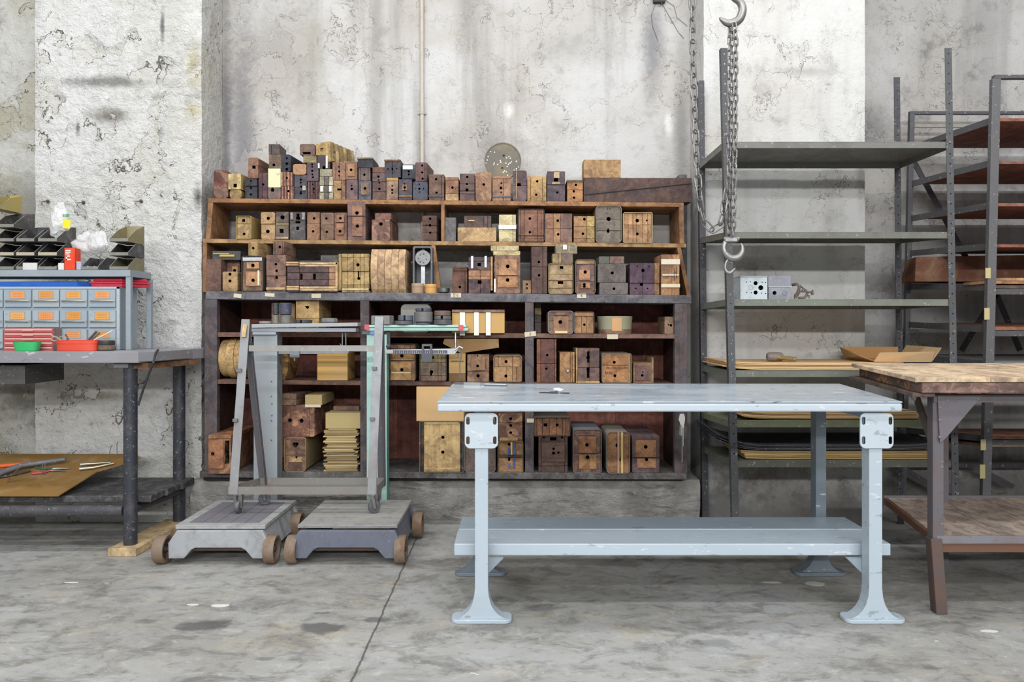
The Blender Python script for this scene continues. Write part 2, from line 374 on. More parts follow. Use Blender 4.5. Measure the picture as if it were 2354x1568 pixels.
def floor_mat():
    s = NT('concrete_floor'); p = pos(s); x, y, z = s.sep(p)
    big = s.noise(p, .9, 5, .6, .5); mid = s.noise(s.mapped(p, (1, 1.6, 1)), 4.5, 8, .7, .6); fine = s.noise(p, 45, 6, .75); sp = s.noise(p, 18, 4, .7)
    col = s.mix(s.step(big, .35, .65), C('aaaaa8'), C('97958f'))
    col = s.mix(s.math('MULTIPLY', s.step(mid, .46, .66), .75), col, C('6b6964'))
    col = s.mix(s.math('MULTIPLY', s.step(s.noise(s.mapped(p,(1,1.5,1),(9,2,0)), 3, 7, .7, .7), .52, .7), .45), col, C('b5ab93'))
    col = s.mix(s.math('MULTIPLY', s.step(s.noise(s.mapped(p,(1,1.5,1),(3,7,0)), 7, 8, .75, .4), .56, .66), .4), col, C('c0bfb9'))
    g2 = s.noise(s.mapped(p, (1,1.3,1), (11,5,0)), 13, 7, .75, .5)
    col = s.mix(s.math('MULTIPLY', s.step(g2, .52, .66), .45), col, C('5e5c58'))
    col = s.mix(s.math('MULTIPLY', s.step(g2, .44, .34), .35), col, C('c9c8c4'))
    col = s.mix(s.math('MULTIPLY', s.step(fine, .60, .72), .5), col, C('4f4d49'))
    wob = s.noise(p, 12, 5, .65)
    for cx, cy, rx, ry, a in ((-1.19, 2.91, .13, .07, .75), (-.74, 2.89, .12, .07, .75), (-.53, 2.97, .08, .03, .6), (-.77, 3.04, .05, .02, .6), (-.86, 2.62, .04, .02, .5), (.12, 3.1, .1, .05, .5), (-1.45, 2.95, .05, .03, .4), (-1.25, 2.8, .08, .03, .35), (.72, 2.75, .1, .05, .4)):
        col = s.mix(s.math('MULTIPLY', spot(s, p, (cx, cy, 0), (rx, ry, 1), wob), a), col, C('4c4c4f'))
    # old white paint drops
    for cx, cy, rx, ry in ((-1.333, 3.13, .030, .012), (-1.225, 3.12, .042, .02), (1.375, 3.38, .05, .035), (1.82, 2.86, .04, .018), (1.18, 3.4, .05, .015), (-2.0, 3.4, .04, .01), (2.3,2.75,.03,.012)):
        col = s.mix(spot(s, p, (cx, cy, 0), (rx, ry, 1), wob, .15), col, C('d8d7d0'))
    col = s.mix(s.math('MULTIPLY', s.step(s.noise(s.mapped(p, (.8,1.3,1)), 24, 5, .75, .6), .685, .70), .8), col, C('dcdbd5'))
    # expansion joint
    jx = s.math('ABSOLUTE', s.math('ADD', s.math('ADD', x, .526), s.math('MULTIPLY', s.math('SUBTRACT', wob, .5), .018)))
    j = s.step(jx, .0055, .002)
    col = s.mix(s.math('MULTIPLY', j, .8), col, C('4a4844'))
    r = s.math('ADD', .55, s.math('MULTIPLY', mid, .35))
    h = s.math('ADD', s.math('MULTIPLY', mid, .8), s.math('MULTIPLY', fine, .5)); h = s.math('SUBTRACT', h, s.math('MULTIPLY', j, 1.5))
    return s.fin(col, r, 0, s.bump(h, .45, .006), .35)
def struct(name, mb, m, **k):
    o = mb.build(name, m, **k); o['kind'] = 'structure'; return o
W = (1,1,1,1)
struct('floor', MB().box(-6, 6, -4, 5.1, -.1, 0, W), floor_mat())
HT = 4.6
struct('wall_back', MB().box(XB, XC, DW, DW+.2, 0, HT, W), m_back)
struct('wall_left', MB().box(-6, XA, 4.6, 4.98, 0, HT, W), m_left)
struct('wall_right', MB().box(XD, 6, 4.9, 5.1, 0, HT, W), m_right)
def lumpy(x0, x1, yf, yb, z0, z1, mat, name, amp=.006, st=.03, sc=6, edge=.0):
    nx = int((x1-x0)/st); nz = int((z1-z0)/st); vs = []; fs = []
    for k in range(nz+1):
        for i in range(nx+1):
            x = x0 + (x1-x0)*i/nx; z = z0 + (z1-z0)*k/nz
            v = noise.fractal(Vector((x*sc, 3.1, z*sc)), 1.0, 2.0, 4)
            e = edge*abs(noise.noise(Vector((z*9, 1.7, x)))) if i in (0, nx) else 0
            vs.append((x + (e if i == 0 else (-e if i == nx else 0)), yf + amp*v + (amp if i in (0, nx) else 0), z))
    for k in range(nz):
        for i in range(nx):
            a = k*(nx+1)+i; fs.append((a, a+1, a+nx+2, a+nx+1))
    mb = MB().add(vs, fs, W)
    b = len(mb.v); n = nx+1; back = []
    loop = list(range(n)) + [k*n+nx for k in range(1, nz+1)] + [nz*n+i for i in range(nx-1, -1, -1)] + [k*n for k in range(nz-1, 0, -1)]
    mb.v += [Vector((mb.v[i].x, yb, mb.v[i].z)) for i in loop]
    L = len(loop)
    for t in range(L):
        mb.f.append([loop[t], b+t, b+(t+1) % L, loop[(t+1) % L]]); mb.c.append(W)
    mb.f.append([b+t for t in range(L)]); mb.c.append(W)
    return struct(name, mb, mat, smooth=True)
lumpy(XA, XB, CF+.004, 4.98, 0, HT, m_colm, 'trim_1', .006, .03, 5, .006)
lumpy(XC, XD, CF+.004, 4.98, 0, HT, m_pil, 'trim_2', .004, .03, 3, .004)
# rough concrete plinth under the wooden shelving
def plinth():
    mb = MB(); x0, x1 = -1.875, 1.10; nx = 150; prof = [(4.40, 0), (4.385, .05), (4.372, .11), (4.368, .17), (4.372, .235), (4.39, .262), (4.6, .265), (4.77, .265)]
    vs = []; fs = []; n = len(prof)
    for i in range(nx+1):
        x = x0 + (x1-x0)*i/nx
        for k, (y, z) in enumerate(prof):
            v = noise.fractal(Vector((x*9, y*9, z*9)), 1, 2, 4)
            dy = .012*v + (.03*max(0, noise.noise(Vector((x*5, 0, 7)))) if k < 2 else 0)
            vs.append((x, y + (dy if k < 6 else 0), z + (.006*v if 0 < k < 6 else 0)))
    for i in range(nx):
        for k in range(n-1):
            a = i*n+k; fs.append((a, a+n, a+n+1, a+1))
    mb.add(vs, fs, W)
    mb.add([vs[k] for k in range(n)] + [(x0, 4.77, 0)], [tuple(range(n+1))], W)
    mb.add([vs[nx*n+k] for k in range(n)] + [(x1, 4.77, 0)], [tuple(reversed(range(n+1)))], W)
    struct('trim_3', mb, 'concrete', smooth=True)
plinth()
# thin dark edge strip running up the corner beside the pilaster
# ------------------------------------------------------------------ camera and light
cam = bpy.data.cameras.new('camera'); co = bpy.data.objects.new('camera', cam); COL.objects.link(co)
cam.sensor_width = 36; cam.lens = 36*F/2354; cam.shift_x = 0; cam.shift_y = -(784-VY)/2354.0
co.location = (0, 0, H); co.rotation_euler = (PI/2, 0, 0); cam.clip_start = .05
S.camera = co
w = bpy.data.worlds.new('ambient_fill'); S.world = w; w.use_nodes = True  # even ambient fill added to the tube rows, no source of its own
w.node_tree.nodes['Background'].inputs[0].default_value = (.93, .96, 1, 1); w.node_tree.nodes['Background'].inputs[1].default_value = .42
def tube_light(y, z, power, sx=8.0, sy=.22, x=0, tilt=0, col=(.975,.985,1)):
    l = bpy.data.lights.new('fluorescent_row', 'AREA'); l.shape = 'RECTANGLE'; l.size = sx; l.size_y = sy; l.energy = power; l.color = col
    o = bpy.data.objects.new('fluorescent_row', l); COL.objects.link(o); o.location = (x, y, z); o.rotation_euler = (tilt, 0, 0); return o
tube_light(3.05, 4.3, 105)
tube_light(.9, 4.2, 115, tilt=.4)
tube_light(-2.2, 3.9, 150, tilt=1.0)
tube_light(-9.0, 4.6, 950, sx=12, sy=.3, tilt=1.3)
vs = S.view_settings; vs.view_transform = 'Standard'; vs.look = 'None'; vs.gamma = 1; vs.exposure = -0.12; vs.use_curve_mapping = False
# ================================================================== WOODEN SHELVING
FU = 4.45; FC = 4.32     # front planes of the upper shelves and of the cabinet below
def lerp(a, b, t): return a + (b-a)*t
def line(px, a, b): return lerp(a[1], b[1], (px-a[0])/(b[0]-a[0]))
ROW = {
 'top':  (FU, lambda px: Z(line(px, (478, 455.5), (1590, 466)), FU)),
 'mid':  (FU, lambda px: Z(line(px, (462, 549), (1578, 560)), FU)),
 'desk': (FC, lambda px: Z(line(px, (470, 669), (1590, 679)), FC)),
 'A':    (FC, lambda px: Z(line(px, (500, 764), (1550, 768)), FC)),
 'B':    (FC, lambda px: Z(line(px, (500, 873), (1550, 882)), FC)),
 'C':    (FC, lambda px: Z(line(px, (470, 1083), (1570, 1088)), FC)),
}
def slab(mb, px0, px1, row, th, y0, y1, col, gap=0, d=None):
    dd, fz = ROW[row]; a, b = fz(px0), fz(px1); xa, xb = X(px0, dd), X(px1, dd)
    mb.hexa([(xa,y0,a-th),(xb,y0,b-th),(xb,y1,b-th),(xa,y1,a-th),(xa,y0,a),(xb,y0,b),(xb,y1,b),(xa,y1,a)], col)
shelf = thing('wooden_shelving', 'tall wooden shelving filled with core boxes, dark cabinet below and thin orange shelves above', 'shelving', (X(1030, FC), FC+.2, .262))
BK = DW - .012
def part(name, mb, mat, parent, **k): return mb.build(name, mat, parent, **k)
for r, x0, x1, th, col in (('top', 478, 1572, .026, 'a8703c'), ('mid', 466, 1578, .024, 'ad8450')):
    mb = MB(); slab(mb, x0, x1, r, th, FU, BK, col); part('shelf_board', mb, 'wood_flat', shelf, bevel=.002, second='8a5a30', patch=.5)
def post(mb, p, q, wd, d0, d1, col):     # upright of pixel width wd from pixel p (top) to q (bottom)
    (xa, ya), (xb, yb) = p, q; h = wd/2
    mb.hexa([(X(xb-h, d0), d0, Z(yb, d0)), (X(xb+h, d0), d0, Z(yb, d0)), (X(xb+h, d0), d1, Z(yb, d0)), (X(xb-h, d0), d1, Z(yb, d0)),
             (X(xa-h, d0), d0, Z(ya, d0)), (X(xa+h, d0), d0, Z(ya, d0)), (X(xa+h, d0), d1, Z(ya, d0)), (X(xa-h, d0), d1, Z(ya, d0))], col)
def zpx(row, px, th=0): d, fz = ROW[row]; return VY - (fz(px) - th - H)*F/d
for p, q, row0, th0, row1, wd, dd in (((484, 0), (478, 0), 'top', .026, 'mid', 11, .28), ((1566.5, 0), (1568, 0), 'top', .026, 'mid', 11, .28), ((1018, 0), (1018, 0), 'top', .026, 'mid', 8, .28),
                         ((471, 0), (470, 0), 'mid', .024, 'desk', 9, .28), ((996, 0), (1011, 0), 'mid', .024, 'desk', 9, .03), ((1561, 0), (1584, 0), 'mid', .024, 'desk', 9, .28)):
    d = FU if row1 != 'desk' else FU
    zt = ROW[row0][1](p[0]) - th0; zb = ROW[row1][1](q[0])
    yt = VY - (zt-H)*F/d; yb = VY - (zb-H)*F/d
    mb = MB(); post(mb, (p[0], yt), (q[0], yb), wd, d, d+dd, 'a06c3c'); part('shelf_side', mb, 'wood_upright', shelf, bevel=.0015, second='6b4526', patch=.4)
# cabinet
mb = MB(); slab(mb, 472, 1590, 'desk', .048, FC, BK, '6c6a6e'); part('cabinet_top', mb, 'wood_flat', shelf, bevel=.004, second='8a8a8c', patch=.5)
mb = MB(); slab(mb, 500, 829, 'A', .026, FC+.003, BK, '6d4634'); slab(mb, 847, 1208, 'A', .026, FC+.003, BK, '6d4634'); slab(mb, 1226, 1551, 'A', .026, FC+.003, BK, '7a5140')
part('cabinet_shelf', mb, 'wood_flat', shelf, second='8a8078', patch=.4)
mb = MB(); slab(mb, 500, 829, 'B', .024, FC+.003, BK, '6d4634'); slab(mb, 847, 1208, 'B', .024, FC+.003, BK, '5e3a2e'); slab(mb, 1226, 1551, 'B', .024, FC+.003, BK, '6d4634')
part('cabinet_shelf', mb, 'wood_flat', shelf, second='8a8078', patch=.4)
mb = MB(); slab(mb, 460, 1578, 'C', .036, FC-.008, BK, '5f5b58'); part('cabinet_bottom', mb, 'wood_flat', shelf, bevel=.003, second='8d8a86', patch=.7)
mb = MB(); mb.box(X(462, FC), X(1572, FC), FC+.035, FC+.06, .2665, Z(1098, FC)-.004, '2a2624'); part('plinth_rail', mb, 'wood_flat', shelf)
for x0, x1, bot, nm in ((470, 499, 1083, 'post'), (828, 848, 1083, 'post'), (1207, 1227, 1085, 'post'), (1551, 1580, 1087, 'post')):
    zt = ROW['desk'][1]((x0+x1)/2) - .0485; zb = ROW['C'][1]((x0+x1)/2)
    mb = MB(); mb.box(X(x0, FC), X(x1, FC), FC, FC+.045, zb, zt, '5d565a'); part(nm, mb, 'wood_upright', shelf, bevel=.002, second='7a4a34', patch=.5)
for x0, x1 in ((474, 497), (831, 845), (1210, 1224), (1554, 1576)):   # partition boards behind the posts
    mb = MB(); zt = ROW['desk'][1](x0)-.05
    mb.box(X((x0+x1)/2, FC)-.011, X((x0+x1)/2, FC)+.011, FC+.046, BK, ROW['C'][1](x0), zt, '4a2a22'); part('partition', mb, 'wood_upright', shelf)
mb = MB(); n = 16
for i in range(n):
    a = lerp(X(472, FC), X(1578, FC), i/n); b = lerp(X(472, FC), X(1578, FC), (i+1)/n)
    mb.box(a, b-.002, BK-.0, BK+.010, Z(1092, FC), Z(695, FC)+.012, ('8a4636', '94503c', '803e30', '8d4a38')[i % 4])
part('back_boards', mb, 'wood_upright', shelf, second='6a3026', patch=.6)
for px, py, w, h, a in ((546, 680, 18, 9, .1), (620, 678, 22, 8, .08), (727, 680, 22, 10, 0), (1048, 679, 24, 10, 0), (1337, 680, 21, 10, 0), (1219, 768, 26, 11, -.1), (1408, 774, 25, 11, 0), (1219, 967, 16, 9, 0)):
    mb = MB(); d = FC-.0035
    mb.box(X(px-w/2, d), X(px+w/2, d), d, d+.002, Z(py+h/2, d), Z(py-h/2, d), 'c9bea6'); mb.roty(a, P(px, py, d))
    if w > 20:
        pass
    part('paper_tag', mb, 'paper', shelf)

# ================================================================== CORE BOXES
def clip(poly, ax, lim, keep_gt):
    out = []; n = len(poly)
    for i in range(n):
        a, b = poly[i], poly[(i+1) % n]; ia = (a[ax] > lim) == keep_gt; ib = (b[ax] > lim) == keep_gt
        if ia: out.append(a)
        if ia != ib:
            t = (lim - a[ax])/(b[ax]-a[ax]); out.append((a[0]+(b[0]-a[0])*t, a[1]+(b[1]-a[1])*t))
    return out
TOPZ = {}; GRP = {'top': 'wooden core boxes on the top shelf', 'mid': 'wooden core boxes on the second shelf', 'desk': 'wooden core boxes standing on the cabinet top',
 'A': 'wooden core boxes in the upper cabinet compartments', 'B': 'wooden core boxes in the middle cabinet compartments', 'C': 'wooden core boxes on the cabinet bottom'}
rnd = random.Random(5)
def cbox(key, label, row, x0, x1, yt, yb=None, on=None, col='PB', c2='OR', patch=.6, r=0, hs=(), vs=(), vs2=None, holes=(), panels=(), wrap=None, tapes=(), dd=0, dep=.27,
         rot=0, tilt=0, name='core_box', cat='wooden box', mat='wood', vc=None, hc=None, slats=None, knob=None, top=None, group=True, jit=.12, wrapdep=.85):
    d0, fz = ROW[row]; d = d0 + dd + rnd.uniform(0, .006)
    s = F/d; xa, xb = X(x0, d), X(x1, d); zt = Z(yt, d)
    zb = TOPZ[on] if on else (fz((x0+x1)/2) if yb is None else Z(yb, d))
    if on is None and yb is None: pass
    if zt <= zb + .004: zt = zb + .02
    wt = .0035 if wrap else 0
    zb0 = zb; zb += wt + .0004
    TOPZ[key] = zt + (wt if wrap else 0) + .0004
    R = r/s; outline = rrect(xa, xb, zb, zt, R, 4) if R > 0 else [(xa, zb), (xb, zb), (xb, zt), (xa, zt)]
    hz = sorted([Z(p, d) for p in hs]); bounds = [zb-1] + hz + [zt+1]
    nh = len(bounds)-1
    root = None; cx = (xa+xb)/2; cy = d + dep/2
    multi = nh > 1 or wrap or tapes or knob or panels or slats
    if multi: root = thing(name, label, cat, (cx, cy, zb0))
    objs = []
    for k in range(nh):
        lo, hi = bounds[k], bounds[k+1]; mb = MB()
        vv = vs2 if (vs2 is not None and k == 0 and nh > 1) else vs
        xs = [xa-1] + [X(p, d) for p in vv] + [xb+1]
        o_ = rnd.uniform(-.004, .004) if nh > 1 else 0
        for j in range(len(xs)-1):
            g = .0008
            pl = outline
            if k > 0: pl = clip(pl, 1, lo + g, True)
            if k < nh-1: pl = clip(pl, 1, hi - g, False)
            if j > 0: pl = clip(pl, 0, xs[j] + g, True)
            if j < len(xs)-2: pl = clip(pl, 0, xs[j+1] - g, False)
            if len(pl) < 3: continue
            c = T(hc[nh-1-k]) if hc else T(col)
            if vc: c = T(vc[j % len(vc)])
            mb.prism(pl, d + o_ + rnd.uniform(0, .001), d + o_ + dep, mul(c, 1 + rnd.uniform(-jit, jit)))
        nm = name if root is None else (('upper_half', 'lower_half')[1-k] if nh == 2 else ('box_section' if nh > 2 else 'block'))
        o = mb.build(nm, mat, root, bevel=.0018 if not R else .0012, seg=1, second=c2, patch=patch)
        objs.append((o, lo, hi, o_))
    for o, lo, hi, o_ in objs:
        cut = MB(); any_ = False
        for h in holes:
            if h[0] == 's': _, px, py, hw, hh = h
            else: px, py, hw = h; hh = hw
            z0, z1 = Z(py+hh, d), Z(py-hh, d)
            if z1 < lo or z0 > hi: continue
            any_ = True
            if h[0] == 's': cut.box(X(px-hw, d), X(px+hw, d), d-.03, d+.11, z0, z1, '2a1e18')
            else: cut.cyl((X(px, d), d-.03, Z(py, d)), (X(px, d), d+.12, Z(py, d)), hw/s, '2a1e18', 16)
        if any_: cut_later(o, cut)
    for q in panels:
        px0, py0, px1, py1, pc = q[:5]; mb = MB(); mb.box(X(px0, d), X(px1, d), d-.0022-.004, d+.002, Z(py1, d), Z(py0, d), pc)
        o = mb.build('face_panel', mat, root, bevel=.0006, seg=1, second=c2, patch=patch*.5)
        cut = MB(); a_ = False
        for h in holes:
            if h[0] == 's': _, px, py, hw, hh = h
            else: px, py, hw = h; hh = hw
            if px0-hw < px < px1+hw and py0-hh < py < py1+hh:
                a_ = True
                if h[0] == 's': cut.box(X(px-hw, d), X(px+hw, d), d-.03, d+.11, Z(py+hh, d), Z(py-hh, d), '2a1e18')
                else: cut.cyl((X(px, d), d-.03, Z(py, d)), (X(px, d), d+.12, Z(py, d)), hw/s, '2a1e18', 16)
        if a_: cut_later(o, cut)
    if slats:   # horizontal battens above / below: (px0,py0,px1,py1,col)
        for q in slats:
            mb = MB(); mb.box(X(q[0], d), X(q[2], d), d-.006, d+dep*.9, Z(q[3], d), Z(q[1], d), q[4]); mb.build('batten', 'pine', root, bevel=.001, seg=1)
    if wrap:
        a = rrect(xa-wt-.001, xb+wt+.001, zb0+.0003, zt+wt, R+.008, 5); b = rrect(xa-.001, xb+.001, zb0+.0003+wt*.8, zt+.0004, max(R, .001)+.006, 5)
        mb = MB().ring(a, b, d-.008, d+dep*wrapdep, wrap); mb.build('wrapping_band', 'cloth', root, smooth=True)
    for q in tapes:
        px0, py0, px1, py1, tc = q[:5]; mb = MB()
        mb.box(X(px0, d), X(px1, d), d-.0075, d-.0045, Z(py1, d), Z(py0, d), tc); mb.build('tape', q[5] if len(q) > 5 else 'paper', root)
    if knob:
        mb = MB(); c = P(knob[0], knob[1], d); mb.cyl(c+Vector((0,-.001,0)), c+Vector((0,-.012,0)), knob[2]/s, 'b9ada0', 14, knob[2]/s*.8); mb.build('knob', 'bare', root, bevel=.001)
    res = root or objs[0][0]
    if root is None: tag(res, label, cat)
    if group: res['group'] = GRP[row]
    if rot: res.rotation_euler.z = math.radians(rot)
    if tilt: res.rotation_euler.y = math.radians(tilt)
    return res

# ---- top shelf, left to right
b = cbox
b('t1', 'round-topped block, dusty pale above and dark red below, leftmost on the top shelf', 'top', 491, 524, 391, col='6e3426', c2='b8a488', patch=.5, r=7, panels=(), hs=())
b('t2a', 'low worn yellow-brown block under the pale yellow box at the left end', 'top', 528, 555, 436, col='9a7d48', c2='YL', r=6, dep=.2)
b('t2b', 'pale yellow box with one square hole near the left end of the top shelf', 'top', 527, 557, 399, on='t2a', col='cdb272', c2='YL', holes=(('s', 540.5, 426.5, 4, 4),), dep=.24, rot=-4)
b('t3', 'blue-black split core box with three small holes carrying a brown upright box', 'top', 563, 591, 411, col='BK', c2='SB', patch=.3, hs=(428,), holes=((577, 416, 2.2), (576, 431.5, 2.6), (576, 447, 2.8)))
b('t4', 'upright reddish-brown box with a square hole on the blue-black split box', 'top', 572, 596, 362, on='t3', col='8b5f48', c2='a97a58', r=4, hs=(380,), holes=(('s', 584, 384.5, 4, 3.6),), dep=.2, rot=-3)
b('t5', 'dark purple-brown narrow box with one hole, right of the blue-black split box', 'top', 594, 615, 397, col='54383f', c2='85503a', patch=.5, vs=(603,), holes=((605, 424, 2.8),))
b('t6', 'small brown block with a U-shaped notch under the cream card block', 'top', 616, 645, 431, col='7a6560', c2='8c5a60', r=4, holes=((626.5, 437, 4.2), ('s', 626.5, 433, 2.4, 2.4)))
b('t7', 'plain cream-green card-covered block in the left stack of the top shelf', 'top', 616, 645, 387, on='t6', col='c8c7a2', mat='card', panels=((637, 392, 642, 400, 'dad9c4'),), patch=0)
b('t8', 'brown block with a red triangle inlay and one low hole, under the leftmost peak', 'top', 618, 646, 355, on='t7', col='86715a', c2='9a5a3c', patch=.7, holes=((629.5, 379, 3.4),), dep=.2)
b('t9', 'grey-brown block forming the leftmost peak of the top shelf piles', 'top', 616, 641, 331, on='t8', col='675a56', c2='90785a', vs=(622,), dep=.16, rot=3)
b('t10', 'lower of two thin-striped reddish core boxes, under the blue-black octagonal box', 'top', 647, 675, 428, col='b57a5e', vs=(650.5, 654, 657.5, 661, 665, 669, 672), vc=('c68c6c', '7a4a44'), c2='PB', patch=.2, holes=((662.5, 439.5, 3),))
b('t11', 'upper of two thin-striped reddish core boxes, under the blue-black octagonal box', 'top', 646, 674, 395, on='t10', col='b57a5e', vs=(649.5, 653, 656.5, 660, 664, 668, 671), vc=('c9906e', '80504a'), c2='PB', patch=.2, holes=((659, 409, 3),))
b('t12', 'blue-black chamfered box with three holes on the striped boxes', 'top', 647, 673, 355, on='t11', col='34363f', c2='4a4c58', r=5, holes=((659, 364, 2.4), (659, 376, 3.2), (659, 389, 3.4)), dep=.24, rot=-5)
b('t13', 'tall blue-grey core box with a column of five holes, below the orange rounded box', 'top', 676, 706, 402, col='4b4b56', c2='77655c', patch=.5, hs=(430,), holes=((691, 413, 2.6), (691, 419.5, 2), (692, 429, 2.8), (691.5, 441, 2.2), (691, 444.5, 2.8)), tapes=((696, 427.5, 703.5, 438, '9a9c98'),))
b('t14', 'orange-brown rounded box with carved scribble beside the dark five-hole box', 'top', 673, 704, 377, on='t13', col='b5835a', c2='d2a673', r=6, dep=.2)
b('t15', 'striped dark red core box with three keyhole openings under the five-hole box', 'top', 708, 735, 417, col='7c5a54', vs=(711, 714, 717, 720, 723, 726, 729, 732), vc=('8c6158', '5c4446'), c2='BK', patch=.2, holes=((719, 423.5, 1.8), (721, 434, 2.4), (721, 443, 1.8), ('s', 721, 438, .8, 4)), slats=())
b('t16', 'dark purple-blue box with five holes in a column, above the striped keyhole box', 'top', 705, 732, 374, on='t15', col='5e4b55', c2='7a6a6c', patch=.5, holes=((717.5, 378, 2.3), (717.5, 383.5, 2.1), (717.5, 392.5, 2.6), (718, 401, 2.2), (719, 407.5, 2.4)), dep=.24)
b('t18', 'dull yellow block between the notched dark box and the five-hole box', 'top', 696, 726, 357, on='t16', col='8d7f55', c2='b3a070', dep=.18, rot=2)
b('t17', 'dark brown box with a rectangular base notch, left of the yellow box on the peak', 'top', 689, 724, 331, on='t18', col='6a5048', c2='8a6a54', r=4, holes=(('s', 705, 352, 9, 2.6),), dep=.18)
b('t19', 'pale green-and-yellow taped block at the bottom of the taped pile', 'top', 735, 766, 406, col='b5a877', vs=(745, 756), vc=('bcb592', '6e675f', 'c4bea0'), c2='DK', patch=.6, hs=(426, 443), tapes=((737, 428, 743, 441, 'dcdccf'), (757, 428, 763, 441, 'd6d6c8')))
b('t20', 'pale grey-yellow plain block in the middle of the taped pile', 'top', 735, 763, 389, on='t19', col='a59f80', c2='8c846c', dep=.22)
b('t21', 'dark purple block with silver tape strip and bottom notch, in the taped pile', 'top', 729, 758, 357, on='t20', col='5b5056', c2='77706c', tapes=((749.5, 358, 754, 387, 'c9c9cc'), (731.5, 376, 735.5, 387, 'cfcfc4')), holes=((744.5, 385, 4),), dep=.2)
b('t22', 'pale yellow box with one ragged hole on the peak, left of the ribbed crate', 'top', 726, 753.5, 330, on='t21', col='bd9a54', c2='96703c', holes=(('s', 740, 343.5, 3.4, 3),), dep=.2, patch=.4)
b('t23', 'light brown box with a small rectangular slot, bottom of the pile below the ribbed crate', 'top', 767, 794, 415, col='a5784e', vs=(784,), vc=('b08a52', '9a6a4e'), holes=(('s', 780, 435.5, 4.8, 2.3), (784.5, 421.5, 1.1)))
b('t24', 'brown box with three holes of growing size directly above the slotted light box', 'top', 764, 794, 373, on='t23', col='93674f', vs=(772, 780), holes=((778.5, 383.5, 1.8), (779.5, 394, 2.6), (779.5, 404, 2)), c2='a9785a')
r_ = b('t25', 'large pale yellow ribbed crate lying tilted on the highest pile', 'top', 754, 778, 325, on='t24', col='bd9b5e', c2='8d6a3c', holes=((766.5, 345.5, 3), (769.5, 353.5, 1), (769, 363, 2)), dep=.27, rot=-19, tilt=-4, name='ribbed_crate', cat='crate', vs=(760,))
b('t26', 'dark purple-brown box with two holes, under the box ringed by an oval mark', 'top', 796, 822, 413, col='70575a', c2='8a6a60', r=2, holes=((808, 427, 1.9), (808.5, 434.5, 3)), panels=())
b('t27', 'brown box with an oval ring around its single hole, right of the three-hole brown box', 'top', 795, 821, 371, on='t26', col='9a6d50', c2='80564a', holes=((807.5, 391, 3.2),), panels=((799, 377, 816, 405, 'a8784f'),))
b('t28', 'brown core box framed in blue-grey with one central hole, standing on the top shelf', 'top', 824, 853, 416, col='5a6272', panels=((830, 421, 850, 448, '8d6a50'),), holes=((839.5, 433.5, 3.2),), c2='7a5c4c', patch=.2)
b('t29', 'grey-brown one-hole box standing on the blue-grey framed box', 'top', 824, 851, 386, on='t28', col='6f5c56', vs=(828, 846), c2='8c6a54', holes=((837.5, 401.5, 2.8),), dep=.24)
b('t30', 'dark slate block with a torn brown cover on the grey-brown one-hole box', 'top', 822, 857, 364, on='t29', col='3c3d42', c2='5c5650', patch=.3, slats=((821, 362.5, 857, 365.5, '8a7c60'),), dep=.2)
b('t31', 'tall dark brown box with four small holes, left of the orange-topped three-hole box', 'top', 856, 887, 384, col='6d4f49', hs=(397, 418, 441), hc=('8a5236', '6a5654', '6e4f4a', '7a5a4a'), c2='5a4a50', holes=((870, 406, 2.8), (870.5, 414, 1.9), (871.5, 420, 1.9), (872, 434, 2.8)), dep=.26)
b('t32', 'tan three-hole box with an orange top band, under the slate box with a slot', 'top', 888, 915, 408, col='a5806a', hs=(416,), hc=('c09050', 'a07b68'), c2='cfae7e', holes=((901.5, 427, 2), (901.5, 436.5, 2.6), (901.5, 444, 2.4)))
b('t33', 'slate-grey box with a vertical slot and three holes in a row, highest at its pile', 'top', 884, 921, 369, on='t32', col='4b4a52', c2='6a605c', vs=(901.5,), holes=((892, 388.5, 1.8), (902, 388.5, 2.4), (912, 388, 1.7), ('s', 901.8, 389, .7, 11)), slats=((883, 367, 921, 370, '9a6a48'),), patch=.2)
b('t34', 'slate-blue box with a tan diamond patch around its holes', 'top', 917, 947, 412, col='605a64', c2='77605a', panels=((924, 424, 936, 438, '9a6a4c'),), holes=((930, 423, 1.8), (930.5, 431.5, 2.9), (930.5, 437.5, 1.3)), slats=((917, 449.5, 947, 453, 'a06f4c'),), patch=.3)
b('t35', 'dark blue-framed box with a white paper label across its top', 'top', 925, 955, 378, on='t34', col='4d5566', c2='5a4c4a', panels=((928, 392, 953, 410, '4a4650'),), tapes=((926.5, 381, 949, 390, 'dcdcda'),), holes=((940, 394.5, 2.6), (940, 401.5, 2.4)), patch=.2, dep=.24)
b('t36', 'rounded slate-blue box with five scattered holes beneath the brown three-hole box', 'top', 949, 983, 417, col='474a57', c2='5f626e', r=4, holes=((964, 423.5, 1.6), (964, 434, 2.7), (973.5, 434, 1.6), (964.5, 441.5, 1.4), (956, 433, 1)), patch=.3)
b('t37', 'reddish-brown box with three round holes perched beside the wall pipe', 'top', 958, 984, 373, on='t36', col='765450', c2='5c4a4e', vs=(980,), holes=((970.5, 380.5, 2.6), (970.5, 396.5, 2.6), (971.5, 410.5, 2.6)), dep=.24, rot=-4)
b('t38', 'wide brown box with one high and one low hole, right of the five-hole slate box', 'top', 986, 1021, 401, col='7c5c4e', c2='93704e', patch=.6, vs=(1015,), holes=((1002.5, 412, 2.7), (1003.5, 443, 2.7)), slats=((985, 449, 1021, 453, '5a5e66'),))
b('t39', 'orange-brown box with pale bands above and below one hole', 'top', 1024, 1054, 407, col='a0714e', hs=(414, 446), hc=('c08d55', '9b6a4b', 'c8a06c'), c2='7c4e3a', holes=((1040, 431, 3), (1033, 429, 1), (1047, 434, 1)))
